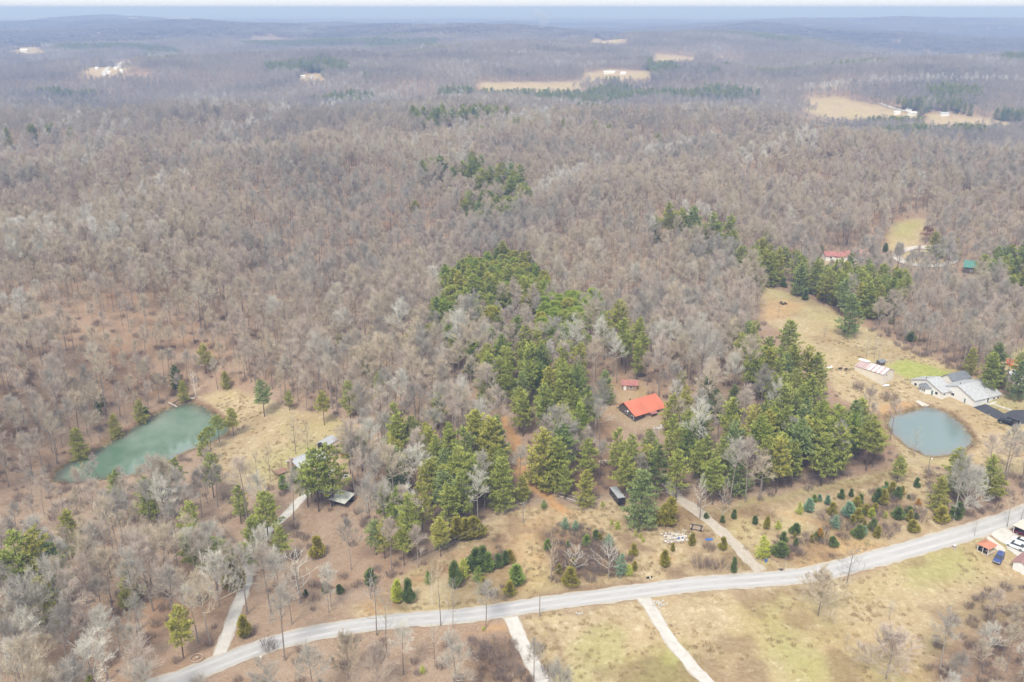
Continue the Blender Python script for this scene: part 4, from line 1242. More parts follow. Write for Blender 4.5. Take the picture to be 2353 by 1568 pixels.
bare(866, 1460, 1320, SPARSE, 'grey', 'tall thin grey tree on the south road edge at the bend', .75, 2)
bare(888, 1500, 1370, SPARSE, 'grey', 'grey forked tree just below the road bend', .8, 0)
bare(998, 1515, 1432, SPARSE, 'silver', 'pale tree on the brown bank below the road', .9, 1)
bare(690, 1386, 1255, WHITE, 'silver', 'big pale spreading tree on the leaf-covered slope right of the west drive', 1.5, 0)
bare(505, 1395, 1290, OPEN, 'silver', 'silvery round-crowned tree overhanging the west drive from the left', 1.0, 0)
bare(605, 1310, 1230, OPEN, 'silver', 'silvery bushy tree where the west drive disappears under the branches', .9, 1)
bare(870, 1600, 1500, OPEN, 'rosy', 'rosy dense bare tree at the bottom edge below the road bend', .9, 0)
bare(800, 1560, 1470, OPEN, 'tan', 'tan bushy bare tree at the bottom edge left of the rosy one', .8, 1)
bare(90, 1520, 1370, OPEN, 'grey', 'large grey wide-branched tree in the bottom left corner', 1.1, 1)
bare(345, 1385, 1255, OPEN, 'rosy', 'rosy round-crowned tree in the middle of the lower left wood', .85, 1)

# orange-leaved shrub by the grey-roofed house, rusty oak beside the far clearing
x, y = xy(799, 1050)
plant_tree('autumn_shrub', 'shrub', 'shrub', 'orange', 'autumn shrub', (*cedar_proto(901, 4.5, 1.6, 1800, .45, .15, .4), 4.5), m_bark, tree_mat('orange_leaves', [(.52, .27, .06), (.58, .33, .08)], noise=.3, scale=1), x, y, 6.5,
           label='orange-leaved shrub behind the pines beside the grey-roofed house')
x, y = xy(2128, 560)
plant_tree('oak_tree', 'oak tree', 'oak', 'rust', 'rusty oak', (*round_pine_proto(902, 12, 26, 4.2, 120), 12), m_bark, tree_mat('rusty_leaves', [(.27, .13, .075), (.31, .16, .09)], noise=.3, scale=1), x, y, 11,
           label='rust-brown round oak still in leaf beside the far hillside clearing')

# ------------------------------------------------------------------ brush clumps in the open
def shrub(px, py, w, hv, label, group='bare brush clumps', cat='brush'):
    x, y = xy(px, py)
    h = rise(px, py, py - hv)
    o = bpy.data.objects.new('bare_shrub', BRUSH_ME[random.randrange(3)])
    COL.objects.link(o)
    o.location = (x, y, float(hq(x, y)))
    q = w / 2 / 1.6
    o.scale = (q, q, h / 2.2); o.rotation_euler = (0, 0, random.uniform(0, 6.3))
    PINE_SPOTS.append((x, y))
    return tag(o, label, cat, group)
BRUSH_ME = [b_.mesh('brush', m_brush) for b_ in BRUSH]
for a in ((1140, 1520, 11, 40, 'largest brown brush clump, left of the gravel drive below the road'), (1165, 1548, 8, 36, 'brown brush clump at the bottom edge beside the gravel drive'),
          (1108, 1500, 8, 30, 'brown brush clump on the far side of the largest one below the road'), (1243, 1496, 3, 22, 'thin bush on the meadow edge right of the gravel drive'), (1262, 1548, 4, 24, 'low grey bush at the bottom edge of the small meadow'),
          (1612, 1300, 6, 22, 'left brush clump at the mouth of the house drive'), (1650, 1305, 6, 20, 'right brush clump at the mouth of the house drive'), (1631, 1262, 4, 18, 'straw-coloured grass tussock beside the house drive'),
          (1972, 895, 5, 22, 'brown thorny bush nearest the long metal shed'), (2040, 918, 7, 22, 'brown thorny bush between the metal shed and the round pond'), (2000, 905, 4, 12, 'low bush between the two brown thorny bushes'),
          (1300, 1290, 8, 30, 'brush clump filling the left of the roadside thicket'), (1350, 1300, 9, 26, 'brush clump filling the middle of the roadside thicket'), (1380, 1270, 8, 24, 'brush clump filling the back of the roadside thicket'), (1420, 1318, 5, 20, 'brush clump at the right foot of the roadside thicket'),
          (1860, 1245, 7, 18, 'left brush clump among the low cedars by the road'), (1905, 1190, 8, 20, 'brush clump between the scattered cedars'), (1945, 1210, 7, 20, 'brush clump right of the blue-green young pine'), (2030, 1225, 8, 24, 'brush clump right of the last low cedars by the road'), (2110, 1190, 8, 22, 'brush clump at the right edge of the cedar patch'), (1820, 1270, 6, 18, 'brush clump behind the leaning sign post'),
          (620, 1490, 5, 26, 'small brush clump between the west drive and the road')):
    shrub(*a)

# ------------------------------------------------------------------ the bare woods
def keep_apart(x, y, d, spots):
    cell = {}
    for a, b in spots:
        cell.setdefault((int(a // 8), int(b // 8)), []).append((a, b))
    ok = np.ones(len(x), bool)
    for i in np.nonzero(np.hypot(x, y) < 760)[0]:
        cx, cy = int(x[i] // 8), int(y[i] // 8)
        for dx in (-1, 0, 1):
            for dy in (-1, 0, 1):
                for a, b in cell.get((cx + dx, cy + dy), ()):
                    if (a - x[i]) ** 2 + (b - y[i]) ** 2 < d * d:
                        ok[i] = False
    return ok
HALF = math.radians(35)
wx_, wy_ = jitter_grid(5.2, 120, 1150, HALF, 1)
ok = allowed(wx_, wy_) & keep_apart(wx_, wy_, 3.2, PINE_SPOTS)
wx_, wy_ = wx_[ok], wy_[ok]
R = np.random.default_rng(2)
def facing(x, y):
    r = np.hypot(x, y)
    return (hq(x * (1 + 12 / r), y * (1 + 12 / r)) - hq(x * (1 - 12 / r), y * (1 - 12 / r))) / 24
dens = .50 + .75 * fbm(wx_ / 60, wy_ / 60, 31, 2) - .55 * np.clip(facing(wx_, wy_), 0, .30)
dens *= smooth(1150, 800, np.hypot(wx_, wy_))
for zn, P in ZONE_W.items():
    dens[in_poly(wx_, wy_, P)] *= {'bright': .06, 'crest': .10, 'south': .2, 'point': .15, 'tall_row': .2, 'centre': .2, 'track': .25, 'south_east': .25, 'belt': .28, 'north_east': .35}.get(zn, .5)
SPARSE_ZONES = [(poly([(680,1460),(870,1440),(1180,1425),(1235,1545),(1260,1900),(650,1900)]), .10), (poly([(620,1290),(780,1240),(900,1300),(900,1350),(800,1400),(640,1470),(560,1500)]), .42),
                (poly([(2353,1400),(2270,1420),(2190,1460),(2120,1502),(2150,1900),(2600,1900),(2600,1330)]), .85), (poly([(400,1560),(700,1470),(720,1640),(400,1640)]), .5), (poly([(1160,960),(1200,960),(1300,1160),(1150,1180)]), .3),
                (poly([(330,1400),(480,1390),(500,1520),(330,1570)]), .55), (poly([(2100,1060),(2290,1090),(2400,1100),(2400,1170),(2240,1215),(2150,1190)]), .8), (poly([(-60,1130),(240,1060),(560,1040),(560,1140),(300,1170),(-60,1260)]), .6)]
for P, k in SPARSE_ZONES:
    dens[in_poly(wx_, wy_, P)] *= k
dens[in_poly(wx_, wy_, poly([(-200,1180),(560,1180),(620,1480),(400,1900),(-400,1900)]))] *= .72
ok = R.random(len(wx_)) < dens
wx_, wy_ = wx_[ok], wy_[ok]
wz_ = hq(wx_, wy_)
vx, vy = to_view(wx_, wy_, wz_)
hts = np.clip(R.normal(.90, .15, len(wx_)), .55, 1.25) * (1 - .22 * (vnoise(wx_ / 45, wy_ / 45, 61) > .68))
hts = hts * np.where(in_poly(wx_, wy_, poly([(2420,1300),(2250,1330),(2100,1460),(2100,1900),(2700,1900),(2700,1300)])), .68, 1.0)
hts = hts * np.where(in_poly(wx_, wy_, poly([(-60,1140),(240,1060),(560,1030),(570,1150),(300,1200),(-60,1300)])), .78, 1.0)
ok = clear_of_views(wx_, wy_, wz_, 21 * hts, 4.6)
wx_, wy_, wz_, vx, vy, hts = (q[ok] for q in (wx_, wy_, wz_, vx, vy, hts))
inframe = (vx > -30) & (vx < 2383) & (vy < 1700)
size = np.where(inframe, hts / np.hypot(np.hypot(wx_, wy_), CAM_H - wz_), 0)
N_SINGLE = 300 - sum(p['name'] == 'bare_tree' for p in PLANTS)
order = np.argsort(-size)
single, rest = order[:N_SINGLE], order[N_SINGLE:]
TONES = ['grey', 'tan', 'grey', 'rosy', 'silver', 'tan', 'dark', 'rosy']
for i in single:
    j = int(R.integers(len(BARE)))
    tone = TONES[int(R.integers(len(TONES)))]
    hh = BARE[j][2] * hts[i]
    plant_tree('bare_tree', 'bare tree', 'tall bare tree' if hh > 18.3 else 'bare tree' if hh > 14.5 else 'low bare tree', tone, f'wood bare {j} {tone} False', BARE[j], m_bark, m_twig[tone], wx_[i], wy_[i], hh, wide=R.uniform(.9, 1.15),
               lean=(R.normal(0, .03), R.normal(0, .03)), group='bare trees')

def proto_collection(name, items):
    c = bpy.data.collections.new(name)
    for k, (T, C, mt, mc) in enumerate(items):
        mb = MB()
        mb.add(T.v, T.f, 0)
        if C is not None: mb.add(C.v, C.f, 1)
        c.objects.link(bpy.data.objects.new(f'{name}_{k:02d}', mb.mesh(f'{name}_{k}', [mt, mc])))
    return c

def scatter(name, pts, rot, scl, var, coll, label, tone=None):
    """one object: every point carries one tree of the collection"""
    me = bpy.data.meshes.new(name)
    me.vertices.add(len(pts)); me.vertices.foreach_set('co', np.asarray(pts, np.float32).ravel())
    for nm, ty, dat in (('turn', 'FLOAT', rot), ('size', 'FLOAT', scl), ('pick', 'INT', var)):
        a = me.attributes.new(nm, ty, 'POINT'); a.data.foreach_set('value', np.asarray(dat, np.int32 if ty == 'INT' else np.float32))
    if tone is not None:
        a = me.attributes.new('tone', 'FLOAT', 'POINT'); a.data.foreach_set('value', np.asarray(tone, np.float32))
    o = bpy.data.objects.new(name, me); COL.objects.link(o)
    g = bpy.data.node_groups.new(name, 'GeometryNodeTree')
    g.interface.new_socket('Geometry', in_out='INPUT', socket_type='NodeSocketGeometry')
    g.interface.new_socket('Geometry', in_out='OUTPUT', socket_type='NodeSocketGeometry')
    gi, go = nd(g, 'NodeGroupInput'), nd(g, 'NodeGroupOutput')
    ci = nd(g, 'GeometryNodeCollectionInfo'); ci.inputs[0].default_value = coll; ci.inputs[1].default_value = True; ci.inputs[2].default_value = True
    ip = nd(g, 'GeometryNodeInstanceOnPoints')
    def attr(nm, ty):
        n = nd(g, 'GeometryNodeInputNamedAttribute', data_type=ty); n.inputs[0].default_value = nm
        return n.outputs[0]
    cx = nd(g, 'ShaderNodeCombineXYZ'); g.links.new(attr('turn', 'FLOAT'), cx.inputs[2])
    g.links.new(gi.outputs[0], ip.inputs['Points']); g.links.new(ci.outputs[0], ip.inputs['Instance'])
    ip.inputs['Pick Instance'].default_value = True
    g.links.new(attr('pick', 'INT'), ip.inputs['Instance Index'])
    g.links.new(cx.outputs[0], ip.inputs['Rotation'])
    g.links.new(attr('size', 'FLOAT'), ip.inputs['Scale'])
    g.links.new(ip.outputs[0], go.inputs[0])
    md = o.modifiers.new('trees', 'NODES'); md.node_group = g
    return tag(o, label, 'woodland', None, 'stuff')

CREEKS = [line(p) for p in ([(505,345),(560,318),(640,290),(760,262),(850,240)], [(1170,492),(1260,470),(1380,430),(1480,408),(1600,370),(1690,352)], [(1700,410),(1760,390),(1850,370)], [(1850,220),(2000,205),(2150,200),(2353,205)], [(1520,560),(1560,545),(1620,540)])]
def stand_tone(x, y):
    t_ = .04 + .52 * np.clip((fbm(x / 110, y / 75, 131, 3) - .28) / .46, 0, 1)
    for c_ in CREEKS:
        d = seg_dist(x, y, c_)
        t_ = np.where((d < 9 + .004 * np.hypot(x, y)) & (vnoise(x / 5, y / 5, 9) > .35), .75, t_)
    return t_
near_coll = proto_collection('forest_tree', [(T, C, m_bark, m_twig_mix) for T, C, h in BARE])
scatter('bare_woodland', np.stack([wx_, wy_, wz_], -1)[rest], R.uniform(0, 6.28, len(rest)), hts[rest], R.integers(0, len(BARE), len(rest)), near_coll, 'leafless grey and tan woodland covering the hills beyond the nearest trees', stand_tone(wx_[rest], wy_[rest]))

# mid distance: the same woods with simpler crowns
MID = []
for s in range(7):
    H = 15.5 + 1.1 * s
    MID.append((*bare_proto(800 + s, H, 3.6 + .4 * (s % 4), .42, 10, 5, 7, tw=.05, fine=1, el=(12, 68), up=.16), H))
mx_, my_ = jitter_grid(6.2, 780, 3300, HALF, 3)
ok = allowed(mx_, my_) & (R.random(len(mx_)) < .74 + .5 * fbm(mx_ / 90, my_ / 90, 33, 2) - 1.0 * np.clip(facing(mx_, my_), 0, .32))
ok &= R.random(len(mx_)) < smooth(780, 1130, np.hypot(mx_, my_))
mx_, my_ = mx_[ok], my_[ok]
ok = clear_of_views(mx_, my_, hq(mx_, my_), np.full(len(mx_), 19.0), 4.5)
mx_, my_ = mx_[ok], my_[ok]
isp = np.zeros(len(mx_), bool)
for P in FAR_PINES + [ZONE_W['knoll']]:
    isp |= in_poly(mx_, my_, P)
isp |= (fbm(mx_ / 260, my_ / 120, 91, 3) > .70)
isp &= R.random(len(mx_)) < .75
mid_coll = proto_collection('hill_tree', [(T, C, m_far_mix, m_far_mix) for T, C, h in MID])
b_ = ~isp
scatter('distant_bare_woodland', np.stack([mx_[b_], my_[b_], hq(mx_[b_], my_[b_])], -1), R.uniform(0, 6.28, b_.sum()), np.clip(R.normal(1.0, .15, b_.sum()), .6, 1.35), R.integers(0, len(MID), b_.sum()), mid_coll, 'hazy leafless woodland on the middle ridges', stand_tone(mx_[b_], my_[b_]))
# evergreen groves beyond the single pines
# fill of the ridge-top pine stand between the single pines
for zn, nm, cols, bank, sp, lab in (('crest', 'ridge_pine_grove', 'grove mix', ROUNDS[:2] + LOWPINES + PINES[:2], 6.0, 'dense olive green pine canopy on the crest between the single pines'), ('bright', 'bright_pine_grove', 'bright green', ROUNDS, 5.6, 'dense bright green round-topped pine canopy right of the crest'),
                                ('north_east', 'slope_pine_grove', 'mid green', LOWPINES + PINES[:3], 7.0, 'pine canopy on the slope above the dry field'), ('point', 'point_pine_grove', 'grove mix', PINES[:4], 6.4, 'dense pine canopy of the wooded point between the single pines'), ('centre', 'central_pine_grove', 'grove mix', PINES[:4], 7.0, 'pine canopy between the single pines in the centre'), ('belt', 'belt_pine_grove', 'grove mix', PINES[:4], 6.8, 'pine canopy of the belt along the dry field'),
                                ('south', 'house_pine_grove', 'grove mix', PINES[:4], 6.6, 'pine canopy in front of the orange-roofed house'), ('south_east', 'sycamore_pine_grove', 'grove mix', PINES[:4], 6.8, 'pine canopy right of the orange-roofed house'), ('track', 'track_pine_grove', 'grove mix', PINES[:4], 6.8, 'pine canopy left of the dirt track'),
                                ('between', 'slope_mixed_grove', 'grove mix', PINES[:4] + ROUNDS[:2], 8.5, 'scattered pine canopy between the crest and the central pines'), ('west_house', 'homestead_pine_grove', 'grove mix', PINES[:4], 9.5, 'scattered pine canopy right of the west homestead')):
    P = np.array(ZONE_W[zn] if zn in ZONE_W else poly([(1000,725),(1130,712),(1235,745),(1262,765),(1385,760),(1400,830),(1270,820),(1120,800),(1000,830)], 15.0))
    a_, b2_ = np.meshgrid(np.arange(P[:, 0].min(), P[:, 0].max(), sp), np.arange(P[:, 1].min(), P[:, 1].max(), sp))
    a_ = a_.ravel() + R.uniform(-.4, .4, a_.size) * sp; b2_ = b2_.ravel() + R.uniform(-.4, .4, b2_.size) * sp
    k_ = in_poly(a_, b2_, P) & allowed(a_, b2_) & keep_apart(a_, b2_, sp * .55, PINE_SPOTS) & (R.random(len(a_)) < .8)
    k_ &= clear_of_views(a_, b2_, hq(a_, b2_), np.full(len(a_), 17.0))
    a_, b2_ = a_[k_], b2_[k_]
    print(nm, len(a_))
    cl = proto_collection(nm + '_tree', [(T, C, m_pine_bark, m_needle[cols]) for T, C, h in bank])
    scatter(nm, np.stack([a_, b2_, hq(a_, b2_)], -1), R.uniform(0, 6.28, len(a_)), R.uniform(.8, 1.02, len(a_)), R.integers(0, len(bank), len(a_)), cl, lab)
gx_, gy_ = jitter_grid(6.5, 400, 900, HALF, 8)
g_ok = np.zeros(len(gx_), bool)
for P in FAR_PINES + [ZONE_W['knoll']]:
    g_ok |= in_poly(gx_, gy_, P)
g_ok &= (R.random(len(gx_)) < .7)
ex = np.concatenate([mx_[isp], gx_[g_ok]]); ey = np.concatenate([my_[isp], gy_[g_ok]])
ever_coll = proto_collection('grove_pine', [(T, C, m_pine_bark, m_needle_mix) for T, C, h in LOWPINES[:1] + PINES[:3]])
scatter('distant_pine_grove', np.stack([ex, ey, hq(ex, ey)], -1), R.uniform(0, 6.28, len(ex)), R.uniform(.85, 1.25, len(ex)), R.integers(0, 4, len(ex)), ever_coll, 'dark green pine groves on the far ridges')

# far hills: patches of canopy, each a few dozen simple trees
def patch(seed, size=42.0, s=6.2):
    Rr = random.Random(seed)
    mb = MB()
    k = int(size / s)
    for i in range(k):
        for j in range(k):
            x, y = (i + Rr.uniform(.1, .9) - k / 2) * s, (j + Rr.uniform(.1, .9) - k / 2) * s
            h = Rr.uniform(13, 20)
            mb.spike((x, y, -4), (0, 0, 1), h + 2, .30)
            for q in range(13):
                a = Rr.uniform(0, 6.3); e = Rr.uniform(.15, 1.3)
                d = (math.cos(a) * math.cos(e), math.sin(a) * math.cos(e), math.sin(e))
                mb.blade((x, y, h * Rr.uniform(.45, .68)), d, Rr.uniform(3.2, 5.4), 1.5)
    return mb
fx_, fy_ = jitter_grid(38, 3280, 11500, HALF, 4)
ok = allowed(fx_, fy_) & (fbm(fx_ / 900, fy_ / 500, 77, 3) < .75)
fx_, fy_ = fx_[ok], fy_[ok]
ok = clear_of_views(fx_, fy_, hq(fx_, fy_), np.full(len(fx_), 18.0), 20)
fx_, fy_ = fx_[ok], fy_[ok]
pc = bpy.data.collections.new('canopy_patch')
for k in range(4):
    pc.objects.link(bpy.data.objects.new(f'canopy_patch_{k}', patch(950 + k).mesh('canopy_patch', m_hill_mix)))
scatter('far_hill_woodland', np.stack([fx_, fy_, hq(fx_, fy_)], -1), R.uniform(0, 6.28, len(fx_)), R.uniform(.9, 1.15, len(fx_)), R.integers(0, 4, len(fx_)), pc, 'blue-grey forest on the farthest hills', stand_tone(fx_ / 3, fy_ / 3))

# low undergrowth under the wood edges and thickets
ux, uy = jitter_grid(2.6, 130, 420, HALF, 6)
ok = keep_apart(ux, uy, 1.2, PINE_SPOTS)
thick = np.zeros(len(ux))
for P, k in (([(1255,1225),(1290,1200),(1380,1225),(1450,1290),(1440,1325),(1300,1345),(1260,1342)], 1.0), ([(1850,1200),(1950,1150),(2050,1115),(2130,1160),(2050,1235),(1950,1245),(1880,1235)], .42), ([(2120,1502),(2180,1410),(2280,1350),(2500,1330),(2500,1640),(2130,1640)], .5),
             ([(1090,1475),(1190,1460),(1215,1540),(1230,1600),(1090,1600)], .5), ([(2110,1080),(2240,1085),(2400,1105),(2400,1165),(2240,1210),(2150,1190)], .55), ([(880,1340),(1000,1285),(1090,1215),(1180,1160),(1150,1130),(1040,1200),(900,1300)], .35),
             ([(1600,1165),(1750,1145),(1900,1118),(2060,1060),(2050,1040),(1900,1090),(1700,1130)], .55), ([(1742,655),(1869,695),(1945,745),(2089,810),(2202,858),(2300,905),(2320,890),(2210,835),(2100,785),(1960,725),(1870,675),(1750,635)], .5),
             ([(1780,1235),(1900,1245),(1920,1290),(1800,1305)], .4), ([(1030,1300),(1100,1240),(1180,1240),(1200,1370),(1050,1395)], .3)):
    m = in_poly(ux, uy, poly(P)); thick[m] = np.maximum(thick[m], k)
for pts, d in LINES:
    thick[seg_dist(ux, uy, pts) < d - .8] = 0
thick[sdist(ux, uy, GREEN_POND) < 1] = 0
thick[sdist(ux, uy, BLUE_POND) < 1] = 0
woods = (thick == 0) & allowed(ux, uy)
thick[woods] = .15
ok &= R.random(len(ux)) < thick
ux, uy = ux[ok], uy[ok]
uc = bpy.data.collections.new('undergrowth_clump')
for k, b_ in enumerate(BRUSH):
    uc.objects.link(bpy.data.objects.new(f'undergrowth_clump_{k}', BRUSH_ME[k]))
scatter('undergrowth', np.stack([ux, uy, hq(ux, uy)], -1), R.uniform(0, 6.28, len(ux)), R.uniform(.45, 1.15, len(ux)), R.integers(0, 3, len(ux)), uc, 'brown twiggy undergrowth along the wood edges and thickets')['category'] = 'undergrowth'
# tufts of dead grass in the open ground
GRASS_ME = []
m_tuft = tree_mat('dead_grass', [(.36, .27, .14), (.50, .40, .235), (.28, .20, .11), (.43, .35, .17), (.56, .47, .30)], noise=.2)
for k in range(3):
    Rr = random.Random(980 + k); mb = MB()
    for i in range(46):
        a, rr = Rr.uniform(0, 6.3), .55 * math.sqrt(Rr.random())
        mb.spike((math.cos(a) * rr, math.sin(a) * rr, -.03), (Rr.gauss(0, .5), Rr.gauss(0, .5), 1), Rr.uniform(.25, .6), .035)
    GRASS_ME.append(mb.mesh('grass_tuft', m_tuft))
tx, ty = jitter_grid(1.25, 135, 400, HALF, 12)
open_ = np.zeros(len(tx), bool)
for P in (FRONT, RIGHT, SOUTH, POND_MEADOW):
    open_ |= in_poly(tx, ty, P)
tx, ty = tx[open_], ty[open_]
lush = np.clip((fbm(tx / 9, ty / 9, 231, 4) - .42) / .3, 0, 1)
lush[in_poly(tx, ty, SOUTH)] *= .6
lush[in_poly(tx, ty, RIGHT)] *= .5
lush[in_poly(tx, ty, POND_MEADOW)] *= .4
keep = R.random(len(tx)) < lush * .8
for pts, d in LINES:
    keep &= seg_dist(tx, ty, pts) > d - 1.2
keep &= ~in_poly(tx, ty, LAWN) & (sdist(tx, ty, BLUE_POND) > 1) & (sdist(tx, ty, GREEN_POND) > 1)
for P in (PAVED_V, GRAVEL_V['lower_lot'], [(2090,885),(2180,862),(2320,915),(2240,945),(2150,925)], [(1958,850),(2030,830),(2066,872),(2028,892)]):
    keep &= ~in_poly(tx, ty, poly(P))
tx, ty = tx[keep], ty[keep]
for P in (GREEN_POND, BLUE_POND):      # dead weeds along the water's edge
    e_ = np.array(dense(list(P) + [P[0]], .45))
    for rep in range(2):
        k_ = fbm(e_[:, 0] / 7, e_[:, 1] / 7, 301 + rep, 2) > .47
        q_ = e_[k_] + R.normal(0, .55, (k_.sum(), 2))
        tx, ty = np.concatenate([tx, q_[:, 0]]), np.concatenate([ty, q_[:, 1]])
tc_ = bpy.data.collections.new('grass_tuft')
for k in range(3):
    tc_.objects.link(bpy.data.objects.new(f'grass_tuft_{k}', GRASS_ME[k]))
scatter('dead_grass', np.stack([tx, ty, np.maximum(hq(tx, ty), np.where(tx < 0, GREEN_LEVEL, BLUE_LEVEL) * (np.minimum(np.abs(sdist(tx, ty, GREEN_POND)), np.abs(sdist(tx, ty, BLUE_POND))) < 3) - 99 * (np.minimum(np.abs(sdist(tx, ty, GREEN_POND)), np.abs(sdist(tx, ty, BLUE_POND))) >= 3))], -1), R.uniform(0, 6.28, len(tx)), R.uniform(.6, 1.5, len(tx)), R.integers(0, 3, len(tx)), tc_, 'tufts of dead straw-coloured grass over the open ground')['category'] = 'grass'
print('tufts', len(tx))
print('woods', len(rest), len(mx_), len(fx_), len(ux))

# ------------------------------------------------------------------ buildings
m_white = mat('white_siding', (.74, .74, .73), .6, .03, .5)
m_white2 = mat('white_trim', (.80, .80, .79), .5, .02, .5)
m_beige = mat('cream_metal_siding', (.70, .65, .56), .55, .06, .4)
m_shingle = mat('grey_shingles', (.43, .44, .445), .9, .16, 1.2)
m_shingle_dk = mat('dark_grey_shingles', (.19, .205, .22), .9, .16, 1.2)
m_orange = mat('orange_metal_roof', (.60, .185, .11), .5, .10, .25, spec=.4)
m_red = mat('red_metal_roof', (.40, .17, .145), .55, .2, .6, spec=.4)
m_terra = mat('terracotta_shingles', (.50, .21, .13), .85, .10, 1.0)
m_mauve = mat('faded_red_roof', (.36, .20, .19), .8, .10, 1.0)
m_greenroof = mat('green_metal_roof', (.10, .26, .21), .5, .1, .5)
m_greymetal = mat('galvanised_metal', (.46, .48, .50), .45, .10, .5, spec=.5)
m_palemetal = mat('weathered_pale_metal', (.50, .51, .46), .5, .22, .8)
m_wood_dk = mat('weathered_dark_boards', (.125, .105, .09), .9, .25, 1.5)
m_wood = mat('weathered_wood', (.33, .255, .185), .9, .2, 1.5)
m_wood_pale = mat('pale_lumber', (.52, .44, .33), .85, .15, 1.5)
m_log = mat('grey_log_bark', (.24, .195, .155), .95, .25, 1.5)
m_dark = mat('dark_opening', (.025, .024, .023), .9, .1)
m_glass = mat('window_glass', (.045, .055, .065), .12, .1, spec=.6)
m_black = mat('black_paint', (.014, .014, .019), .3, .1, spec=.5)
m_tyre = mat('tyre_rubber', (.02, .02, .02), .8, .1)
m_metal = mat('bare_steel', (.42, .42, .42), .4, .1, metal=.6)
m_tan = mat('tan_block', (.42, .33, .25), .9, .12, 1.0)
m_concrete_obj = mat('concrete', (.50, .47, .42), .9, .1, .8)

def stripes(name, c1, c2, pitch, duty, c3, axis='X'):
    m, t, b = new_mat(name)
    tc = nd(t, 'ShaderNodeTexCoord')
    sx = nd(t, 'ShaderNodeSeparateXYZ'); t.links.new(tc.outputs['Object'], sx.inputs[0])
    dv = nd(t, 'ShaderNodeMath', operation='DIVIDE'); dv.inputs[1].default_value = pitch
    t.links.new(sx.outputs[axis], dv.inputs[0])
    fr = nd(t, 'ShaderNodeMath', operation='FRACT'); t.links.new(dv.outputs[0], fr.inputs[0])
    lt = nd(t, 'ShaderNodeMath', operation='LESS_THAN'); lt.inputs[1].default_value = duty
    t.links.new(fr.outputs[0], lt.inputs[0])
    nz = rng(t, noise(t, .5, 4, .6, tc.outputs['Object']), .40, .62)
    rusty = mixc(t, nz, c1, c3)
    x = mixc(t, lt.outputs[0], rusty, c2)
    t.links.new(x, b.inputs['Base Color'])
    b.inputs['Roughness'].default_value = .5
    return m
m_striped = stripes('rust_striped_roofing', (.42, .24, .22), (.60, .60, .60), 1.9, .6, (.52, .44, .42))
m_oldroof = stripes('rusty_sheet_roofing', (.44, .28, .27), (.56, .52, .50), 1.1, .3, (.36, .19, .17))

def gable(root, L, W, hw, hr, wall, roof, x0=0, y0=0, over=.45, mid=.5, zb=-1.6, wall_name='wall', roof_name='roof', ends=True):
    ym = y0 + W * mid
    mb = MB()
    mb.prism([(y0, zb), (y0 + W, zb), (y0 + W, hw), (ym, hr), (y0, hw)], x0, x0 + L)
    w = mb.build(wall_name, wall, root) if wall else None
    s1, s2 = (hr - hw) / (ym - y0), (hr - hw) / (y0 + W - ym)
    e1, e2 = hw - over * s1, hw - over * s2
    mb = MB()
    for (ya, za), (yb, zb_) in (((y0 - over, e1), (ym, hr)), ((ym, hr), (y0 + W + over, e2))):
        mb.prism([(ya, za + .03), (yb, zb_ + .03), (yb, zb_ + .20), (ya, za + .20)], x0 - over, x0 + L + over)
    r = mb.build(roof_name, roof, root)
    return w, r
def opening(root, name, c, size, frame, pane, face, sub='pane'):
    """a framed window or door on a wall; face is the wall's outward axis (-x or -y ...)"""
    w, h = size
    d = {'-x': (.08, w, h), '+x': (.08, w, h), '-y': (w, .08, h), '+y': (w, .08, h)}[face]
    mb = MB(); mb.box(c, d)
    o = mb.build(name, frame, root)
    g = .10
    sx = {'-x': -.03, '+x': .03}.get(face, 0); sy = {'-y': -.03, '+y': .03}.get(face, 0)
    mb = MB()
    mb.box((c[0] + sx, c[1] + sy, c[2]), tuple((q - 2 * g if q > .1 else q) for q in d))
    mb.build(sub, pane, o)
    return o

# white ranch house on the right
def local(root_xy, yaw, q):
    dx, dy = q[0] - root_xy[0], q[1] - root_xy[1]
    return dx * math.cos(yaw) + dy * math.sin(yaw), -dx * math.sin(yaw) + dy * math.cos(yaw)
F = at(2238, 936); Rr = at(2305, 917); FW = at(2162.5, 918); RW = at(2190, 884)
yaw = math.atan2(Rr[1] - F[1], Rr[0] - F[0]) * .55 + math.radians(33) * .45
L = math.hypot(Rr[0] - F[0], Rr[1] - F[1])
house = thing('ranch_house', 'white ranch house with grey shingle roofs, bay window and garage beside the round pond', 'house', (F[0], F[1], F[2]), yaw)
gable(house, L, 15.5, 2.7, 5.6, m_white, m_shingle)
lx, ly = local(F, yaw, FW)
gable(house, 6.2, 14.5, 2.6, 5.2, m_white, m_shingle, lx, ly, wall_name='wing_wall', roof_name='wing_roof')
rx, ry = local(F, yaw, RW)
gable(house, 9.5, 5.6, 2.7, 4.7, m_white, m_shingle_dk, rx, max(ry, 12.5), wall_name='rear_wall', roof_name='rear_roof')
gable(house, 2.6, 9, 2.5, 4.3, m_white, m_shingle, L + .03, 3.5, wall_name='end_wall', roof_name='end_roof')
mb = MB(); mb.box((lx + 7.2, ly + 3.4, .7), (2.6, 2.2, 2.2)); mb.build('porch_step', m_white2, house)
mb = MB()
bx, by = lx, ly + 7.6
prof = [(0, -2.6), (-1.6, -1.5), (-1.6, 1.5), (0, 2.6)]
mb.add([(bx + u, by + v, z) for z in (-1.5, 2.25) for u, v in prof], [(0, 1, 5, 4), (1, 2, 6, 5), (2, 3, 7, 6), (4, 5, 6, 7), (3, 2, 1, 0), (0, 4, 7, 3)])
bay = mb.build('bay_window', m_white, house)
mb = MB()
o2 = [(.1, -3.0), (-2.0, -1.8), (-2.0, 1.8), (.1, 3.0), (.1, 0)]
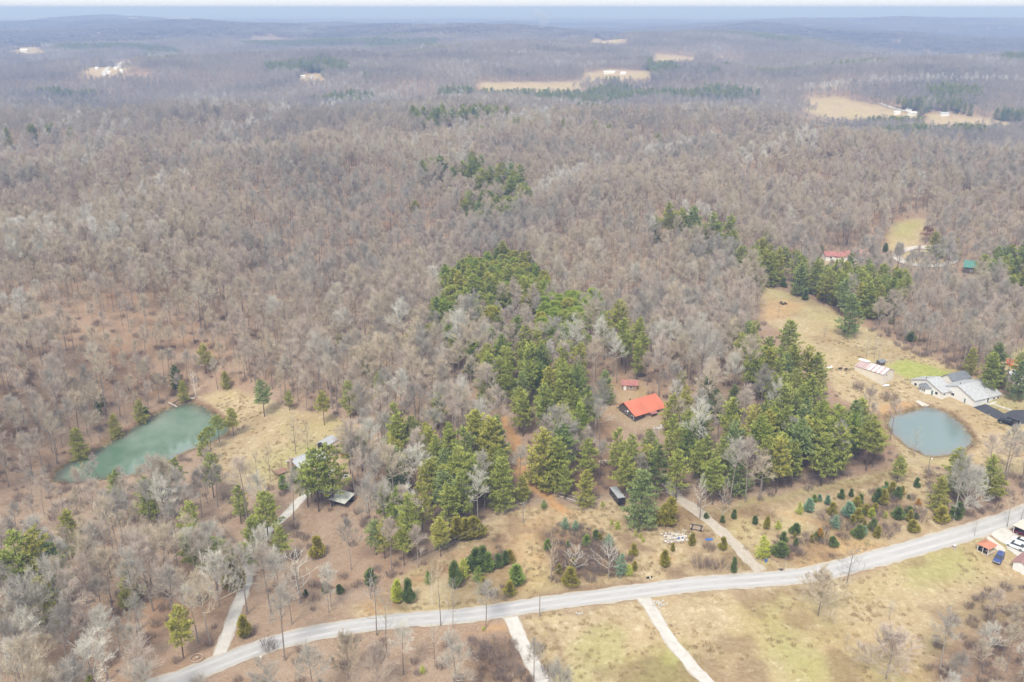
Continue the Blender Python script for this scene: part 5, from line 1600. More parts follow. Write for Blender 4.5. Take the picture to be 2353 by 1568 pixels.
mb.add([(bx + u, by + v, 2.28) for u, v in o2[:4]] + [(bx + .1, by, 3.9)], [(0, 1, 4), (1, 2, 4), (2, 3, 4), (3, 0, 4), (3, 2, 1, 0)])
mb.build('bay_roof', m_shingle_dk, bay)
for v in (-.95, 0, .95):
    opening(bay, 'window', (bx - 1.62, by + v, 1.3), (.75, 1.2), m_white2, m_glass, '-x')
for yy in (2.4, 12.2):
    opening(house, 'window', (lx - .03, ly + yy, 1.45), (1.3, 1.2), m_white2, m_glass, '-x')
opening(house, 'door', (lx - .03, ly + 4.3, 1.0), (.95, 2.0), m_white2, mat('teal_door', (.06, .17, .19), .5), '-x', 'door_panel')
for xx in (1.3, 4.6):
    opening(house, 'window', (lx + xx, ly - .03, 1.6), (1.2, .7), m_white2, m_glass, '-y')
for yy in (9.6, 12.8):
    opening(house, 'window', (-.03, yy, 1.5), (1.5, 1.2), m_white2, m_glass, '-x')
opening(house, 'door', (-.03, 4.1, 1.0), (.95, 2.1), m_white2, mat('grey_green_door', (.20, .27, .27), .5), '-x', 'door_panel')
opening(house, 'garage_door', (2.4, -.03, 1.1), (3.6, 2.2), m_white2, m_white, '-y', 'door_panel')
for xx in (L - 3.4, L - 1.1):
    opening(house, 'window', (xx, -.03, 1.6), (1.2, .8), m_white2, m_glass, '-y')
mb = MB(); mb.box((7.4, -.9, .15), (4.4, 1.9, 1.0)); pr = mb.build('porch', m_concrete_obj, house)
mb = MB(); mb.box((7.9, -1.85, .95), (3.4, .08, .75)); mb.build('railing', m_white2, pr)
opening(house, 'door', (7.0, -.03, 1.5), (.95, 1.9), m_white2, m_glass, '-y')
mb = MB(); mb.box((lx + 8.1, ly + 1.5, .55), (2.2, 2.6, .16)); dk = mb.build('deck', m_white2, house)
mb = MB(); mb.box((lx + 8.1, ly + .2, 1.0), (2.2, .06, .7)); mb.box((lx + 7.0, ly + 1.5, 1.0), (.06, 2.4, .7)); mb.build('railing', m_white2, dk)
for c in ((3.2, 9.5, 5.3), (lx + 1.6, ly + 9.2, 4.9)):
    mb = MB(); mb.tube([(c[0], c[1], c[2] - .9), (c[0], c[1], c[2] + .35)], [.13, .13], 8); mb.build('roof_vent', m_dark, house)

# long metal shed
F = at(2026.5, 885.5); Lq = at(1963, 851.5); Rq = at(2059.5, 874)
yaw = math.atan2(Lq[1] - F[1], Lq[0] - F[0])
L = math.hypot(Lq[0] - F[0], Lq[1] - F[1])
shed = thing('metal_shed', 'long cream metal shed with a rust-striped roof in the dry field', 'shed', (F[0], F[1], max(F[2], Lq[2] - 1.0, Rq[2] - 1.0)), yaw)
W = 7.6
gable(shed, L * .62, W, 3.1, 4.5, m_beige, m_striped, 0, -W, over=.25)
gable(shed, L * .38, W - .2, 2.9, 3.9, m_beige, m_oldroof, L * .62 + .02, -W + .1, over=.2, wall_name='lean_wall', roof_name='lean_roof')
opening(shed, 'window', (-.03, -2.2, 2.5), (.8, .8), m_white2, m_glass, '-x')
opening(shed, 'door', (-.03, -5.6, 1.1), (1.2, 2.1), m_white2, m_beige, '-x', 'door_panel')
mb = MB(); mb.box((L * .97, -W * .75, 4.05), (4.5, 2.2, .1)); mb.build('patch_panel', m_white, shed)
x, y, z = at(2036, 888)
mb = MB(); mb.ball((0, 0, .35), (1.7, .7, .4), 12, 6)
tag(mb.build('boat', m_white, None, (x, y, z), math.radians(20)), 'upturned white boat hull lying against the end of the long metal shed', 'boat')
x, y, z = at(2023, 838)
hut = thing('animal_hut', 'small dark hut behind the long metal shed under the row of bare trees', 'hut', (x, y, z), .5)
gable(hut, 2.6, 2.0, 1.5, 2.0, m_wood_dk, m_shingle_dk, -1.3, -1)

# orange-roofed house among the pines
F = at(1459, 970)
yaw = math.radians(34)
hs = thing('wooden_house', 'dark wooden house with a bright orange metal roof in a clearing among the pines', 'house', (F[0], F[1], F[2]), yaw)
L = 13.4
mb = MB()
W, ym = 8.6, 5.6
mb.prism([(0, -1.5), (W, -1.5), (W, 3.2), (ym, 5.3), (0, 2.6)], 0, L); mb.build('wall', m_wood_dk, hs)
mb = MB()
ov = .7
for (ya, za), (yb, zb_) in (((-ov, 2.25), (ym, 5.33)), ((ym, 5.33), (W + ov + .6, 2.7))):
    mb.prism([(ya, za + .03), (yb, zb_ + .03), (yb, zb_ + .2), (ya, za + .2)], -ov, L + ov)
rf = mb.build('roof', m_orange, hs)
mb = MB(); mb.tube([(3.2, 6.6, 4.4), (3.2, 6.6, 5.7)], [.16, .16], 8); mb.build('chimney', m_dark, rf)
mb = MB(); mb.box((9.0, -.03, 1.1), (8.6, .06, 2.1)); mb.build('front_panel', m_tan, hs)
opening(hs, 'window', (-.03, 4.7, 1.9), (1.3, .9), m_white2, m_glass, '-x')
opening(hs, 'window', (-.03, 1.4, 1.2), (1.5, 1.2), m_white2, m_glass, '-x')
opening(hs, 'window', (10.4, -.08, 1.4), (1.6, 1.1), m_white2, m_glass, '-y')
opening(hs, 'door', (12.4, -.08, 1.1), (1.3, 2.1), m_white2, m_white, '-y', 'door_panel')
mb = MB(); mb.prism([(-1.9, 2.0), (-.1, 2.45), (-.1, 2.55), (-1.9, 2.1)], 5.9, 8.8); pr = mb.build('porch_roof', m_red, hs)
mb = MB()
for xx in (6.1, 8.6): mb.tube([(xx, -1.75, -.3), (xx, -1.75, 2.05)], [.06, .06], 6)
mb.build('porch_post', m_wood, pr)
mb = MB(); mb.ball((-.45, 3.4, 2.9), (.12, .42, .42), 10, 6); mb.build('satellite_dish', m_white, hs)
x, y, z = at(1430, 897)
cb = thing('garden_cabin', 'little grey cabin with a red metal roof at the back of the clearing', 'cabin', (x, y, z), math.radians(-4))
gable(cb, 5.2, 3.6, 2.2, 3.2, m_wood, m_red, 0, 0)
opening(cb, 'door', (.9, -.03, 1.0), (.95, 1.9), m_white2, m_white, '-y', 'door_panel')
opening(cb, 'window', (3.1, -.03, 1.3), (1.1, .9), m_white2, m_glass, '-y')
x, y, z = at(1459, 895)
mb = MB(); mb.box((0, 0, .55), (.9, .8, 1.1)); mb.box((0, 0, 1.15), (1.0, .9, .12))
tag(mb.build('red_bin', m_red, None, (x, y, z), .2), 'red box standing at the right end of the little red-roofed cabin', 'bin')
def heap(name, px, py, label, cat, items, group=None):
    x, y, z = at(px, py)
    mb, mats = MB(), []
    for m, (dx, dy, dz), size, rz in items:
        if m not in mats: mats.append(m)
        mb.box((dx, dy, dz + size[2] / 2), size, rz, mats.index(m))
    return tag(mb.build(name, mats, None, (x, y, z)), label, cat, group)
heap('wheelbarrow', 1491, 930, 'small white and wooden cart standing on the lawn above the orange roof', 'cart', [(m_white, (0, 0, .3), (1.3, .8, .45), .3), (m_wood, (-.9, .1, .35), (1.2, .08, .1), .3), (m_tyre, (.3, -.5, 0), (.5, .15, .5), .3)])
heap('scrap_pile', 1375, 926, 'dark scrap pile under the pines at the left of the yard', 'scrap pile', [(m_dark, (0, 0, 0), (2.6, 1.6, .8), .4), (m_white, (1.0, .3, .7), (.6, .5, .5), .2), (m_metal, (-.8, .5, .8), (1.1, .2, .3), 1.2), (m_wood_dk, (.4, -.9, 0), (2.0, .3, .3), -.3)])
heap('firewood_pile', 1390, 1065, 'jumbled firewood pile between the pines left of the orange-roofed house', 'woodpile', [(m_wood, (random.uniform(-2, 2), random.uniform(-1.2, 1.2), random.uniform(0, .5)), (1.4, .28, .28), random.uniform(0, 3)) for _ in range(16)] + [(m_wood_pale, (random.uniform(-2, 2), random.uniform(-1.2, 1.2), random.uniform(.2, .7)), (1.2, .3, .25), random.uniform(0, 3)) for _ in range(10)])
heap('patio_junk', 1512, 984, 'pale stone slabs and clutter in front of the orange-roofed house', 'clutter', [(m_concrete_obj, (0, 0, 0), (3.2, 1.8, .12), .5), (m_white, (1.2, .8, .1), (.6, .5, .7), .2), (m_wood_pale, (-1.1, .4, .1), (.8, .6, .5), .9)])

# grey-roofed homestead behind the pines on the left
x, y, z = at(741, 1036)
sh = thing('gabled_shed', 'small open-fronted shed with a pale grey gable roof above the west homestead', 'shed', (x, y, z), math.radians(62))
gable(sh, 5.4, 3.9, 2.5, 3.5, m_wood_dk, m_greymetal, 0, -1.95, over=.5)
mb = MB(); mb.box((-.05, 0, 1.1), (.1, 3.4, 2.2)); mb.build('opening', m_dark, sh)  # solid dark panel standing in for the shaded inside
x, y, z = at(690, 1092)
hm = thing('homestead_house', 'low house with a big pale grey metal roof half hidden by pines', 'house', (x, y, z), math.radians(48))
gable(hm, 11.5, 7.2, 2.6, 4.0, m_wood, m_greymetal, 0, 0)
mb = MB(); mb.box((-.35, 4.2, 2.2), (.7, 1.3, 6.2)); mb.build('chimney', m_tan, hm)
mb = MB(); mb.box((-3.4, 6.4, .5), (4.2, 3.6, .18)); dk = mb.build('deck', m_wood, hm)
mb = MB()
for i in range(7): mb.box((-5.4 + i * .66, 6.4, .66), (.34, 3.6, .06))
mb.build('deck_board', mat('red_brown_boards', (.36, .19, .13), .8), dk)
mb = MB(); mb.box((-5.5, 6.4, 1.0), (.08, 3.6, .8)); mb.build('railing', m_wood, dk)
x, y, z = at(776, 1024)
fb = thing('flatbed_trailer', 'long wooden flatbed trailer parked beside the open-fronted gabled shed', 'trailer', (x, y, z), math.radians(40))
mb = MB(); mb.box((0, 0, .75), (5.8, 2.1, .14)); mb.build('bed', m_wood, fb)
mb = MB()
for s in (-1, 1): mb.box((0, s * 1.03, .95), (5.8, .06, .3))
mb.build('side_rail', m_wood_pale, fb)
for s in (-1, 1):
    mb = MB(); mb.tube([(-.6, s * .85 - .1, .38), (-.6, s * .85 + .1, .38)], [.38, .38], 12); mb.build('wheel', m_tyre, fb)
x, y, z = at(750, 1140)
s1 = thing('pole_barn', 'grey flat-roofed pole barn under the bare trees below the west drive', 'barn', (x, y, z), math.radians(-24))
mb = MB(); mb.prism([(-2.8, 2.5), (2.8, 2.9), (2.8, 3.05), (-2.8, 2.65)], -4.2, 4.2); mb.build('roof', mat('dull_grey_roof', (.27, .25, .23), .8, .15), s1)
mb = MB(); mb.box((0, 2.5, 1.2), (7.6, .15, 2.5)); mb.build('back_wall', m_wood_dk, s1)
for sx in (-3.9, 0, 3.9):
    mb = MB(); mb.box((sx, -2.5, 1.15), (.18, .18, 2.9)); mb.build('post', m_wood_dk, s1)
x, y, z = at(787, 1160)
s2 = thing('lean_to_shed', 'open shed with a weathered pale metal roof right of the grey pole barn', 'shed', (x, y, z), math.radians(-28))
mb = MB(); mb.prism([(-2.6, 2.3), (2.6, 3.3), (2.6, 3.42), (-2.6, 2.42)], -3.1, 3.1); mb.build('roof', m_palemetal, s2)
mb = MB(); mb.box((0, 2.2, 1.0), (5.6, .15, 4.2)); mb.box((-2.75, 0, 1.0), (.15, 4.2, 3.4)); mb.build('wall', m_wood_dk, s2)
mb = MB(); mb.box((0, 1.9, 1.0), (5.2, .1, 2.2)); mb.build('opening', m_dark, s2)  # dark sheet painting the shade at the back of the open shed
heap('timber_stack', 812, 1040, 'pale stacked timber and tarps beside the orange-leaved shrub', 'timber stack', [(m_wood_pale, (0, 0, 0), (4, 1.2, .8), .6), (m_white, (1.4, .6, .1), (2.2, 1.3, 1.0), .8), (m_tan, (-1.6, -.5, 0), (2.0, .9, .6), .2)])
x, y, z = at(797 - 210, 1092)
heap('fire_pit', 800 - 4, 1096, 'pale square stone fire pit at the near end of the pond meadow', 'fire pit', [(m_concrete_obj, (0, 0, 0), (2.6, 2.2, .25), .4), (m_dark, (0, 0, .2), (1.0, .9, .12), .4)])

# hillside buildings to the right, half hidden
for px, py, yw, Lh, Wh, hw, hr, wm, rm, nm, lab in (
    (1897, 600, .1, 6, 6, 2.6, 4.4, m_white, m_red, 'white_garage', 'small white garage, leftmost of the hillside row of red roofs'),
    (1918, 602, .25, 9, 6, 2.6, 4.2, m_white, m_red, 'red_roof_barn', 'low white barn in the middle of the hillside row of red roofs'),
    (1950, 602, .2, 15, 9, 2.8, 5.0, m_white, m_red, 'red_roof_house', 'largest red-roofed house on the hillside above the dry field'),
    (2213, 628, -.5, 8, 7, 3.4, 6.2, m_wood_dk, m_greenroof, 'log_cabin', 'brown log cabin with a green roof among bare trees on the right hillside'),
    (84, 590, .4, 9, 7, 2.8, 4.8, m_wood_dk, m_greenroof, 'hill_cabin', 'dark cabin with a teal roof deep in the bare woods on the left'),
):
    x, y, z = at(px, py)
    b_ = thing(nm, lab, 'barn' if 'barn' in nm else 'garage' if 'garage' in nm else 'cabin' if 'cabin' in nm else 'house', (x, y, z + .3), yw)
    gable(b_, Lh, Wh, hw, hr, wm, rm, 0, 0, zb=-3)
    opening(b_, 'window', (Lh * .5, -.03, 1.5), (1.4, 1.0), m_white2, m_glass, '-y')
cx_, cy_ = xy(2126, 592)
ring = [(cx_ + 15 * math.cos(a), cy_ + 15 * math.sin(a)) for a in np.linspace(0, 2 * math.pi, 60)]
ribbon('circular_drive', ring, [-2.6, -2.5, 2.5, 2.6], [m_concrete] * 3, .5)

# far farm buildings
m_farwhite = mat('white_barn_metal', (.80, .80, .79), .5, .03)
FARM = [(2062, 264, .05, 22, 12, 4, 6, m_farwhite, 'barn', 'long white metal barn at the front edge of the hilltop field'), (2100, 266, .3, 17, 12, 3.5, 6, m_farwhite, 'barn', 'white gabled barn just right of the long white one on the hilltop'),
        (2090, 257, .2, 13, 10, 4.5, 8, m_shingle_dk, 'farmhouse', 'white farmhouse with a dark roof behind the hilltop barns'), (2172, 267, .1, 18, 9, 3, 5, m_greymetal, 'trailer home', 'grey-roofed trailer home on the hilltop strip right of the barns'),
        (1326, 88, .0, 60, 20, 5, 9, m_farwhite, 'barn', 'long white barn at the left end of the far pale field'), (1354, 82, .4, 26, 18, 6, 10, m_farwhite, 'farmhouse', 'white farmhouse right of the far long barn'),
        (1400, 170, .0, 46, 14, 4, 7, m_farwhite, 'barn', 'long pale barn at the right end of the valley field'), (1432, 172, .1, 24, 12, 4, 7, m_farwhite, 'barn', 'shorter pale barn beside the long one in the valley'),
        (55, 120, .2, 22, 14, 5, 9, m_farwhite, 'house', 'white house in the far field at the left edge'), (22, 115, .1, 16, 10, 4, 7, m_greymetal, 'house', 'grey house at the left end of the far left field'),
        (266, 161, .2, 18, 10, 3.5, 6, m_farwhite, 'house', 'white house right of the road bend in the far hamlet'), (276, 158, .1, 14, 10, 3.5, 6, m_farwhite, 'house', 'white house behind the others in the far hamlet'), (250, 170, .0, 20, 9, 3.5, 6, m_farwhite, 'house', 'long white house nearest the road in the far hamlet'),
        (279, 167, .1, 16, 12, 4, 7, m_farwhite, 'barn', 'white barn at the right end of the far hamlet'), (222, 161, .0, 14, 9, 3.5, 6, m_farwhite, 'house', 'small white house left of the road in the far hamlet'), (192, 160, .2, 14, 9, 3.5, 6, m_greymetal, 'house', 'grey house at the left end of the far hamlet'),
        (312, 146, .1, 16, 10, 4, 7, m_farwhite, 'house', 'white house at the top of the far hamlet road'), (696, 180, .1, 22, 11, 4, 7, m_farwhite, 'house', 'white house in the small clearing beside far pines'), (718, 181, .3, 14, 10, 4, 7, m_greymetal, 'house', 'grey house beside the white one near far pines'),
        (1850 - 3, 77, .0, 34, 14, 4, 7, m_farwhite, 'barn', 'pale barn on the far right ridge'), (1905, 198, .1, 18, 10, 4, 6, m_farwhite, 'barn', 'white barn on the strip behind the hilltop field')]
FARM_WIDE = [13, 16, 10, 18, 22, 9, 24, 12, 14, 10, 6, 6, 8, 7, 6, 6, 6, 10, 6, 12, 8]      # widths in view units
for (px, py, yw, Lh, Wh, hw, hr, rm, cat, lab), fw in zip(FARM, FARM_WIDE):
    x, y, z = at(px, py)
    k = fw * math.hypot(y, z - CAM_H) / FOC / Lh
    Lh, Wh, hw, hr = Lh * k, Wh * k, max(3.0, hw * k), max(4.6, hr * k)
    b_ = thing(cat.replace(' ', '_'), lab, cat, (x, y, z + 1.0), yw, 'far farm buildings')
    gable(b_, Lh, Wh, hw, hr, m_farwhite, rm, -Lh / 2, 0, zb=-6, over=.4)
ribbon('lane', dense(line([(240,176),(239,164),(247,158),(273,150),(316,147)]), 6), [-4.2, -4, 4, 4.2], [m_gravel] * 3, 1.2)
ribbon('lane', dense(line([(2020,238),(2045,247),(2080,256),(2112,262)]), 5), [-3.2, -3, 3, 3.2], [m_gravel] * 3, .8)
for px, py, lab in ((572, 46, 'pale water tower on the horizon above the left hills'), (951, 56, 'pale water tower on the horizon left of the smoke'), (297, 44, 'pale water tower on the horizon at the far left')):
    x, y, z = at(px, py)
    wt = thing('water_tower', lab, 'water tower', (x, y, z), scale=9 * y / FOC / 48)
    mb = MB(); mb.tube([(0, 0, -2), (0, 0, 34)], [3.2, 2.4], 10); mb.build('leg', m_farwhite, wt)
    mb = MB(); mb.ball((0, 0, 40), (11, 11, 8), 14, 8); mb.build('tank', m_farwhite, wt)
for px, py, Lw, lab in ((300, 46, 27, 'wide white warehouse below the far left water tower'), (402, 47, 58, 'widest white warehouse on the left horizon'), (682, 48, 30, 'white warehouse on the horizon right of the left water towers')):
    x, y, z = at(px, py)
    wh = thing('warehouse', lab, 'warehouse', (x, y, z), 0)
    Lw = Lw * y / FOC
    mb = MB(); mb.box((0, 0, 6), (Lw, 80, 14)); mb.build('wall', m_farwhite, wh)
    mb = MB(); mb.box((0, 0, 13.3), (Lw + 2, 82, .6)); mb.build('roof', m_farwhite, wh)

# ------------------------------------------------------------------ vehicles
def wheels(root, xs, half, r, w=.24):
    for xx in xs:
        for s in (-1, 1):
            mb = MB(); mb.tube([(xx, s * half - w / 2, r), (xx, s * half + w / 2, r)], [r, r], 14); wh = mb.build('wheel', m_tyre, root)
            mb = MB(); yy = s * (half + w / 2 + .01); mb.tube([(xx, yy - .02, r), (xx, yy + .02, r)], [r * .6, r * .6], 10); mb.build('rim', m_metal, wh)
def loft(mb, secs, mi=0):
    """secs: (x, halfwidth low, halfwidth high, z low, z high) stations closed at both ends"""
    o = len(mb.v)
    for x, w0, w1, z0, z1 in secs:
        zm = z0 + (z1 - z0) * .55
        wm = max(w0, w1)
        mb.v += [(x, -w0, z0), (x, w0, z0), (x, wm, zm), (x, w1, z1), (x, -w1, z1), (x, -wm, zm)]
    for i in range(len(secs) - 1):
        for k in range(6):
            mb.f.append((o + i * 6 + k, o + i * 6 + (k + 1) % 6, o + (i + 1) * 6 + (k + 1) % 6, o + (i + 1) * 6 + k)); mb.mi.append(mi)
    mb.f.append(tuple(o + k for k in range(5, -1, -1))); mb.mi.append(mi)
    e = o + (len(secs) - 1) * 6
    mb.f.append(tuple(e + k for k in range(6))); mb.mi.append(mi)
def vehicle(kind, px, py, yaw, paint, label, cat, s=1.0, name=None):
    x, y, z = at(px, py)
    root = thing(name or {'sedan': 'parked_car', 'suv': 'parked_car', 'pickup': 'pickup_truck'}[kind], label, cat, (x, y, z + .1), yaw, 'parked vehicles', s)
    mb = MB()
    if kind == 'sedan':
        loft(mb, [(-2.35, .72, .70, .38, .80), (-2.2, .84, .78, .28, .96), (-1.2, .90, .80, .24, 1.0), (.9, .90, .80, .24, .95), (1.9, .86, .74, .26, .82), (2.32, .72, .62, .34, .66)])
        body = mb.build('body', paint, root)
        mb = MB(); loft(mb, [(-1.85, .74, .60, .97, 1.02), (-1.0, .76, .56, .98, 1.40), (.2, .76, .56, .97, 1.42), (1.15, .74, .62, .93, .98)]); mb.build('window', m_glass, root)
        mb = MB(); loft(mb, [(-1.15, .56, .52, 1.38, 1.42), (-.9, .59, .55, 1.39, 1.46), (.15, .59, .55, 1.39, 1.47), (.42, .56, .52, 1.36, 1.41)]); mb.build('roof', paint, root)
        wheels(root, (-1.4, 1.42), .78, .32)
        ft, rr, hl = 2.3, -2.34, .55
    elif kind == 'suv':
        loft(mb, [(-2.25, .80, .78, .45, 1.10), (-2.1, .90, .84, .35, 1.15), (.8, .92, .84, .33, 1.12), (1.0, .92, .82, .33, 1.08), (2.0, .90, .80, .35, 1.0), (2.28, .82, .74, .42, .82)])
        body = mb.build('body', paint, root)
        mb = MB(); loft(mb, [(-2.12, .82, .70, 1.12, 1.68), (-1.6, .83, .68, 1.12, 1.72), (.25, .82, .68, 1.10, 1.70), (1.0, .80, .72, 1.08, 1.12)]); mb.build('window', m_glass, root)
        mb = MB(); loft(mb, [(-2.14, .70, .66, 1.68, 1.74), (-1.6, .71, .67, 1.69, 1.79), (.2, .71, .66, 1.69, 1.78), (.36, .68, .62, 1.66, 1.71)]); rf = mb.build('roof', paint, root)
        mb = MB()
        for sy in (-.5, .5): mb.tube([(-1.9, sy, 1.85), (0, sy, 1.85)], [.025, .025], 6)
        mb.build('roof_rack', m_metal, rf)
        mb = MB(); mb.box((2.3, 0, .62), (.10, 1.7, .26)); mb.build('bumper', m_metal, root)
        wheels(root, (-1.35, 1.4), .82, .37)
        ft, rr, hl = 2.27, -2.26, .72
    else:
        loft(mb, [(-2.9, .88, .88, .50, 1.0), (-2.85, .94, .92, .45, 1.02), (-.75, .95, .90, .42, 1.05), (1.05, .95, .88, .42, 1.08), (2.5, .94, .84, .45, 1.02), (2.85, .86, .78, .5, .85)])
        body = mb.build('body', paint, root)
        mb = MB(); loft(mb, [(-.72, .84, .70, 1.03, 1.72), (-.5, .84, .70, 1.05, 1.76), (.7, .83, .70, 1.05, 1.74), (1.3, .82, .74, 1.05, 1.10)]); mb.build('window', m_glass, root)
        mb = MB(); loft(mb, [(-.74, .72, .68, 1.74, 1.78), (-.4, .73, .69, 1.74, 1.84), (.6, .73, .69, 1.74, 1.83), (.78, .7, .66, 1.70, 1.76)]); mb.build('roof', paint, root)
        mb = MB()
        for sy in (-.87, .87): mb.box((-1.8, sy, 1.22), (2.1, .1, .42))
        mb.box((-2.85, 0, 1.2), (.1, 1.7, .44)); bed = mb.build('truck_bed', paint, root)
        mb = MB(); mb.box((-1.8, 0, 1.075), (2.0, 1.62, .03)); mb.build('bed_floor', m_dark, bed)
        mb = MB(); mb.box((-2.98, 0, .62), (.12, 1.7, .2)); mb.build('bumper', m_metal, root)
        wheels(root, (-1.75, 1.8), .86, .40)
        ft, rr, hl = 2.86, -2.93, .78
    for sy in (-.62, .62):
        mb = MB(); mb.box((ft, sy, hl), (.06, .3, .14)); mb.build('headlight', m_white2, root)
        mb = MB(); mb.box((rr, sy, hl + .1), (.06, .22, .2)); mb.build('taillight', m_red, root)
    return root
m_bluepaint = mat('dark_blue_paint', (.045, .075, .24), .25, .05, spec=.5)
m_whitepaint = mat('white_car_paint', (.78, .78, .79), .25, .03, spec=.5)
m_silverpaint = mat('silver_car_paint', (.70, .71, .73), .25, .03, spec=.5)
m_redpaint = mat('dark_red_paint', (.10, .012, .018), .25, .05, spec=.5)
VS = 1.1
vehicle('suv', 2294, 1289, math.radians(230), m_bluepaint, 'dark blue sport utility car parked on the grass beside the gazebo', 'car', VS)
vehicle('sedan', 2333, 1259, math.radians(133), m_silverpaint, 'silver sedan parked on the gravel lot, nearer the gazebo than the white car', 'car', VS + .05)
vehicle('sedan', 2347, 1249, math.radians(133), m_whitepaint, 'white sedan parked on the gravel lot behind the silver one', 'car', VS + .05)
vehicle('sedan', 2351, 1229, math.radians(150), m_redpaint, 'dark red car half under the pale carport', 'car', VS)
vehicle('pickup', 2317, 975, math.radians(140), m_black, 'black pickup truck with an open bed parked on the edge of the asphalt drive', 'pickup truck', VS + .12)
vehicle('pickup', 2334, 862, math.radians(186), m_whitepaint, 'white pickup truck parked on the upper gravel lot', 'pickup truck', VS)

# carport, gazebo, right-edge shed
x, y, z = at(2356, 1228)
cp = thing('carport', 'pale flat-roofed carport at the right end of the gravel lot', 'carport', (x, y, z), math.radians(36))
mb = MB(); mb.box((0, 0, 2.7), (5.6, 5.2, .16)); mb.build('roof', mat('cream_roofing', (.62, .58, .50), .7), cp)
for sx in (-2.5, 2.5):
    for sy in (-2.3, 2.3):
        mb = MB(); mb.box((sx, sy, 1.1), (.12, .12, 3.1)); mb.build('post', m_white2, cp)
mb = MB(); mb.box((0, 2.4, 1.1), (5.2, .1, 2.4)); mb.build('back_wall', m_wood_dk, cp)
x, y, z = at(2265, 1268)
gz = thing('gazebo', 'small open gazebo with a terracotta roof, white posts and a pale deck on the grass', 'gazebo', (x, y, z), math.radians(33))
mb = MB(); mb.box((0, 0, .12), (3.7, 3.3, .5)); mb.build('deck', m_wood_pale, gz)
mb = MB()
mb.add([(-2.1, -1.95, 2.35), (2.1, -1.95, 2.35), (2.1, 1.95, 2.35), (-2.1, 1.95, 2.35), (-.9, 0, 3.25), (.9, 0, 3.25)], [(0, 1, 5, 4), (1, 2, 5), (2, 3, 4, 5), (3, 0, 4), (3, 2, 1, 0)])
mb.build('roof', m_terra, gz)
for sx, sy in ((-1.7, -1.5), (1.7, -1.5), (1.7, 1.5), (-1.7, 1.5), (-1.7, 0), (0, 1.5)):
    mb = MB(); mb.box((sx, sy, 1.33), (.13, .13, 2.04)); mb.build('post', m_white2, gz)
mb = MB(); mb.box((-1.7, -.05, .75), (.06, 2.9, .7)); mb.box((0, 1.5, .75), (3.3, .06, .7)); mb.build('railing', m_dark, gz)
mb = MB(); mb.box((.1, .5, .6), (1.7, .6, .45)); tag(mb.build('garden_bench', m_dark, None, (x, y, z), math.radians(33)), 'dark bench inside the gazebo', 'bench')
x, y, z = at(2358, 1312)
es = thing('white_shed', 'white shed with a faded red roof at the right edge beside the gravel lot', 'shed', (x, y, z), math.radians(40))
gable(es, 6.0, 4.0, 2.5, 3.5, m_white, m_mauve, -2.2, -1.2)
opening(es, 'door', (-2.23, .8, 1.0), (1.2, 2.0), m_white2, m_white, '-x', 'door_panel')
x, y, z = at(2192, 1261)
tb = thing('planter_tub', 'square wooden planter with a white bucket on the verge south of the road', 'planter', (x, y, z), .5)
mb = MB()
for sx, sy, dx, dy in ((-.6, 0, .1, 1.2), (.6, 0, .1, 1.2), (0, -.55, 1.1, .1), (0, .55, 1.1, .1)): mb.box((sx, sy, .3), (dx, dy, .7))
mb.build('side_panel', m_wood_pale, tb)
mb = MB(); mb.box((0, 0, .2), (1.1, 1.0, .4)); mb.build('soil', m_dark, tb)
mb = MB(); mb.tube([(.35, .2, .4), (.35, .2, .95)], [.26, .32], 10); mb.build('bucket', m_white, tb)

# enclosed cargo trailer at the wood edge
x, y, z = at(1418, 1148)
tr = thing('cargo_trailer', 'black enclosed cargo trailer with a pale ribbed roof parked at the edge of the pines', 'trailer', (x, y, z), math.radians(-74))
TL = 7.0
mb = MB(); mb.prism([(-1.15, .35), (1.15, .35), (1.15, 2.45), (-1.15, 2.45)], -TL / 2, TL / 2); 
mb.add([(TL / 2, -1.15, .35), (TL / 2, 1.15, .35), (TL / 2, 1.15, 2.45), (TL / 2, -1.15, 2.45), (TL / 2 + .9, 0, .35), (TL / 2 + .9, 0, 2.4)], [(1, 4, 5, 2), (4, 0, 3, 5), (2, 5, 3), (0, 4, 1)])
mb.build('body', m_black, tr)
mb = MB(); mb.prism([(-1.18, 2.46), (1.18, 2.46), (1.1, 2.56), (-1.1, 2.56)], -TL / 2, TL / 2 + .05); rf = mb.build('roof', m_greymetal, tr)
mb = MB()
for i in range(8): mb.box((-TL / 2 + .4 + i * .88, 0, 2.57), (.06, 2.1, .05))
mb.build('roof_rib', m_palemetal, rf)
wheels(tr, (-.6, .3), 1.08, .36)
mb = MB(); mb.tube([(TL / 2, .5, .45), (TL / 2 + 1.7, 0, .45)], [.05, .05], 6); mb.tube([(TL / 2, -.5, .45), (TL / 2 + 1.7, 0, .45)], [.05, .05], 6); mb.build('hitch', m_metal, tr)

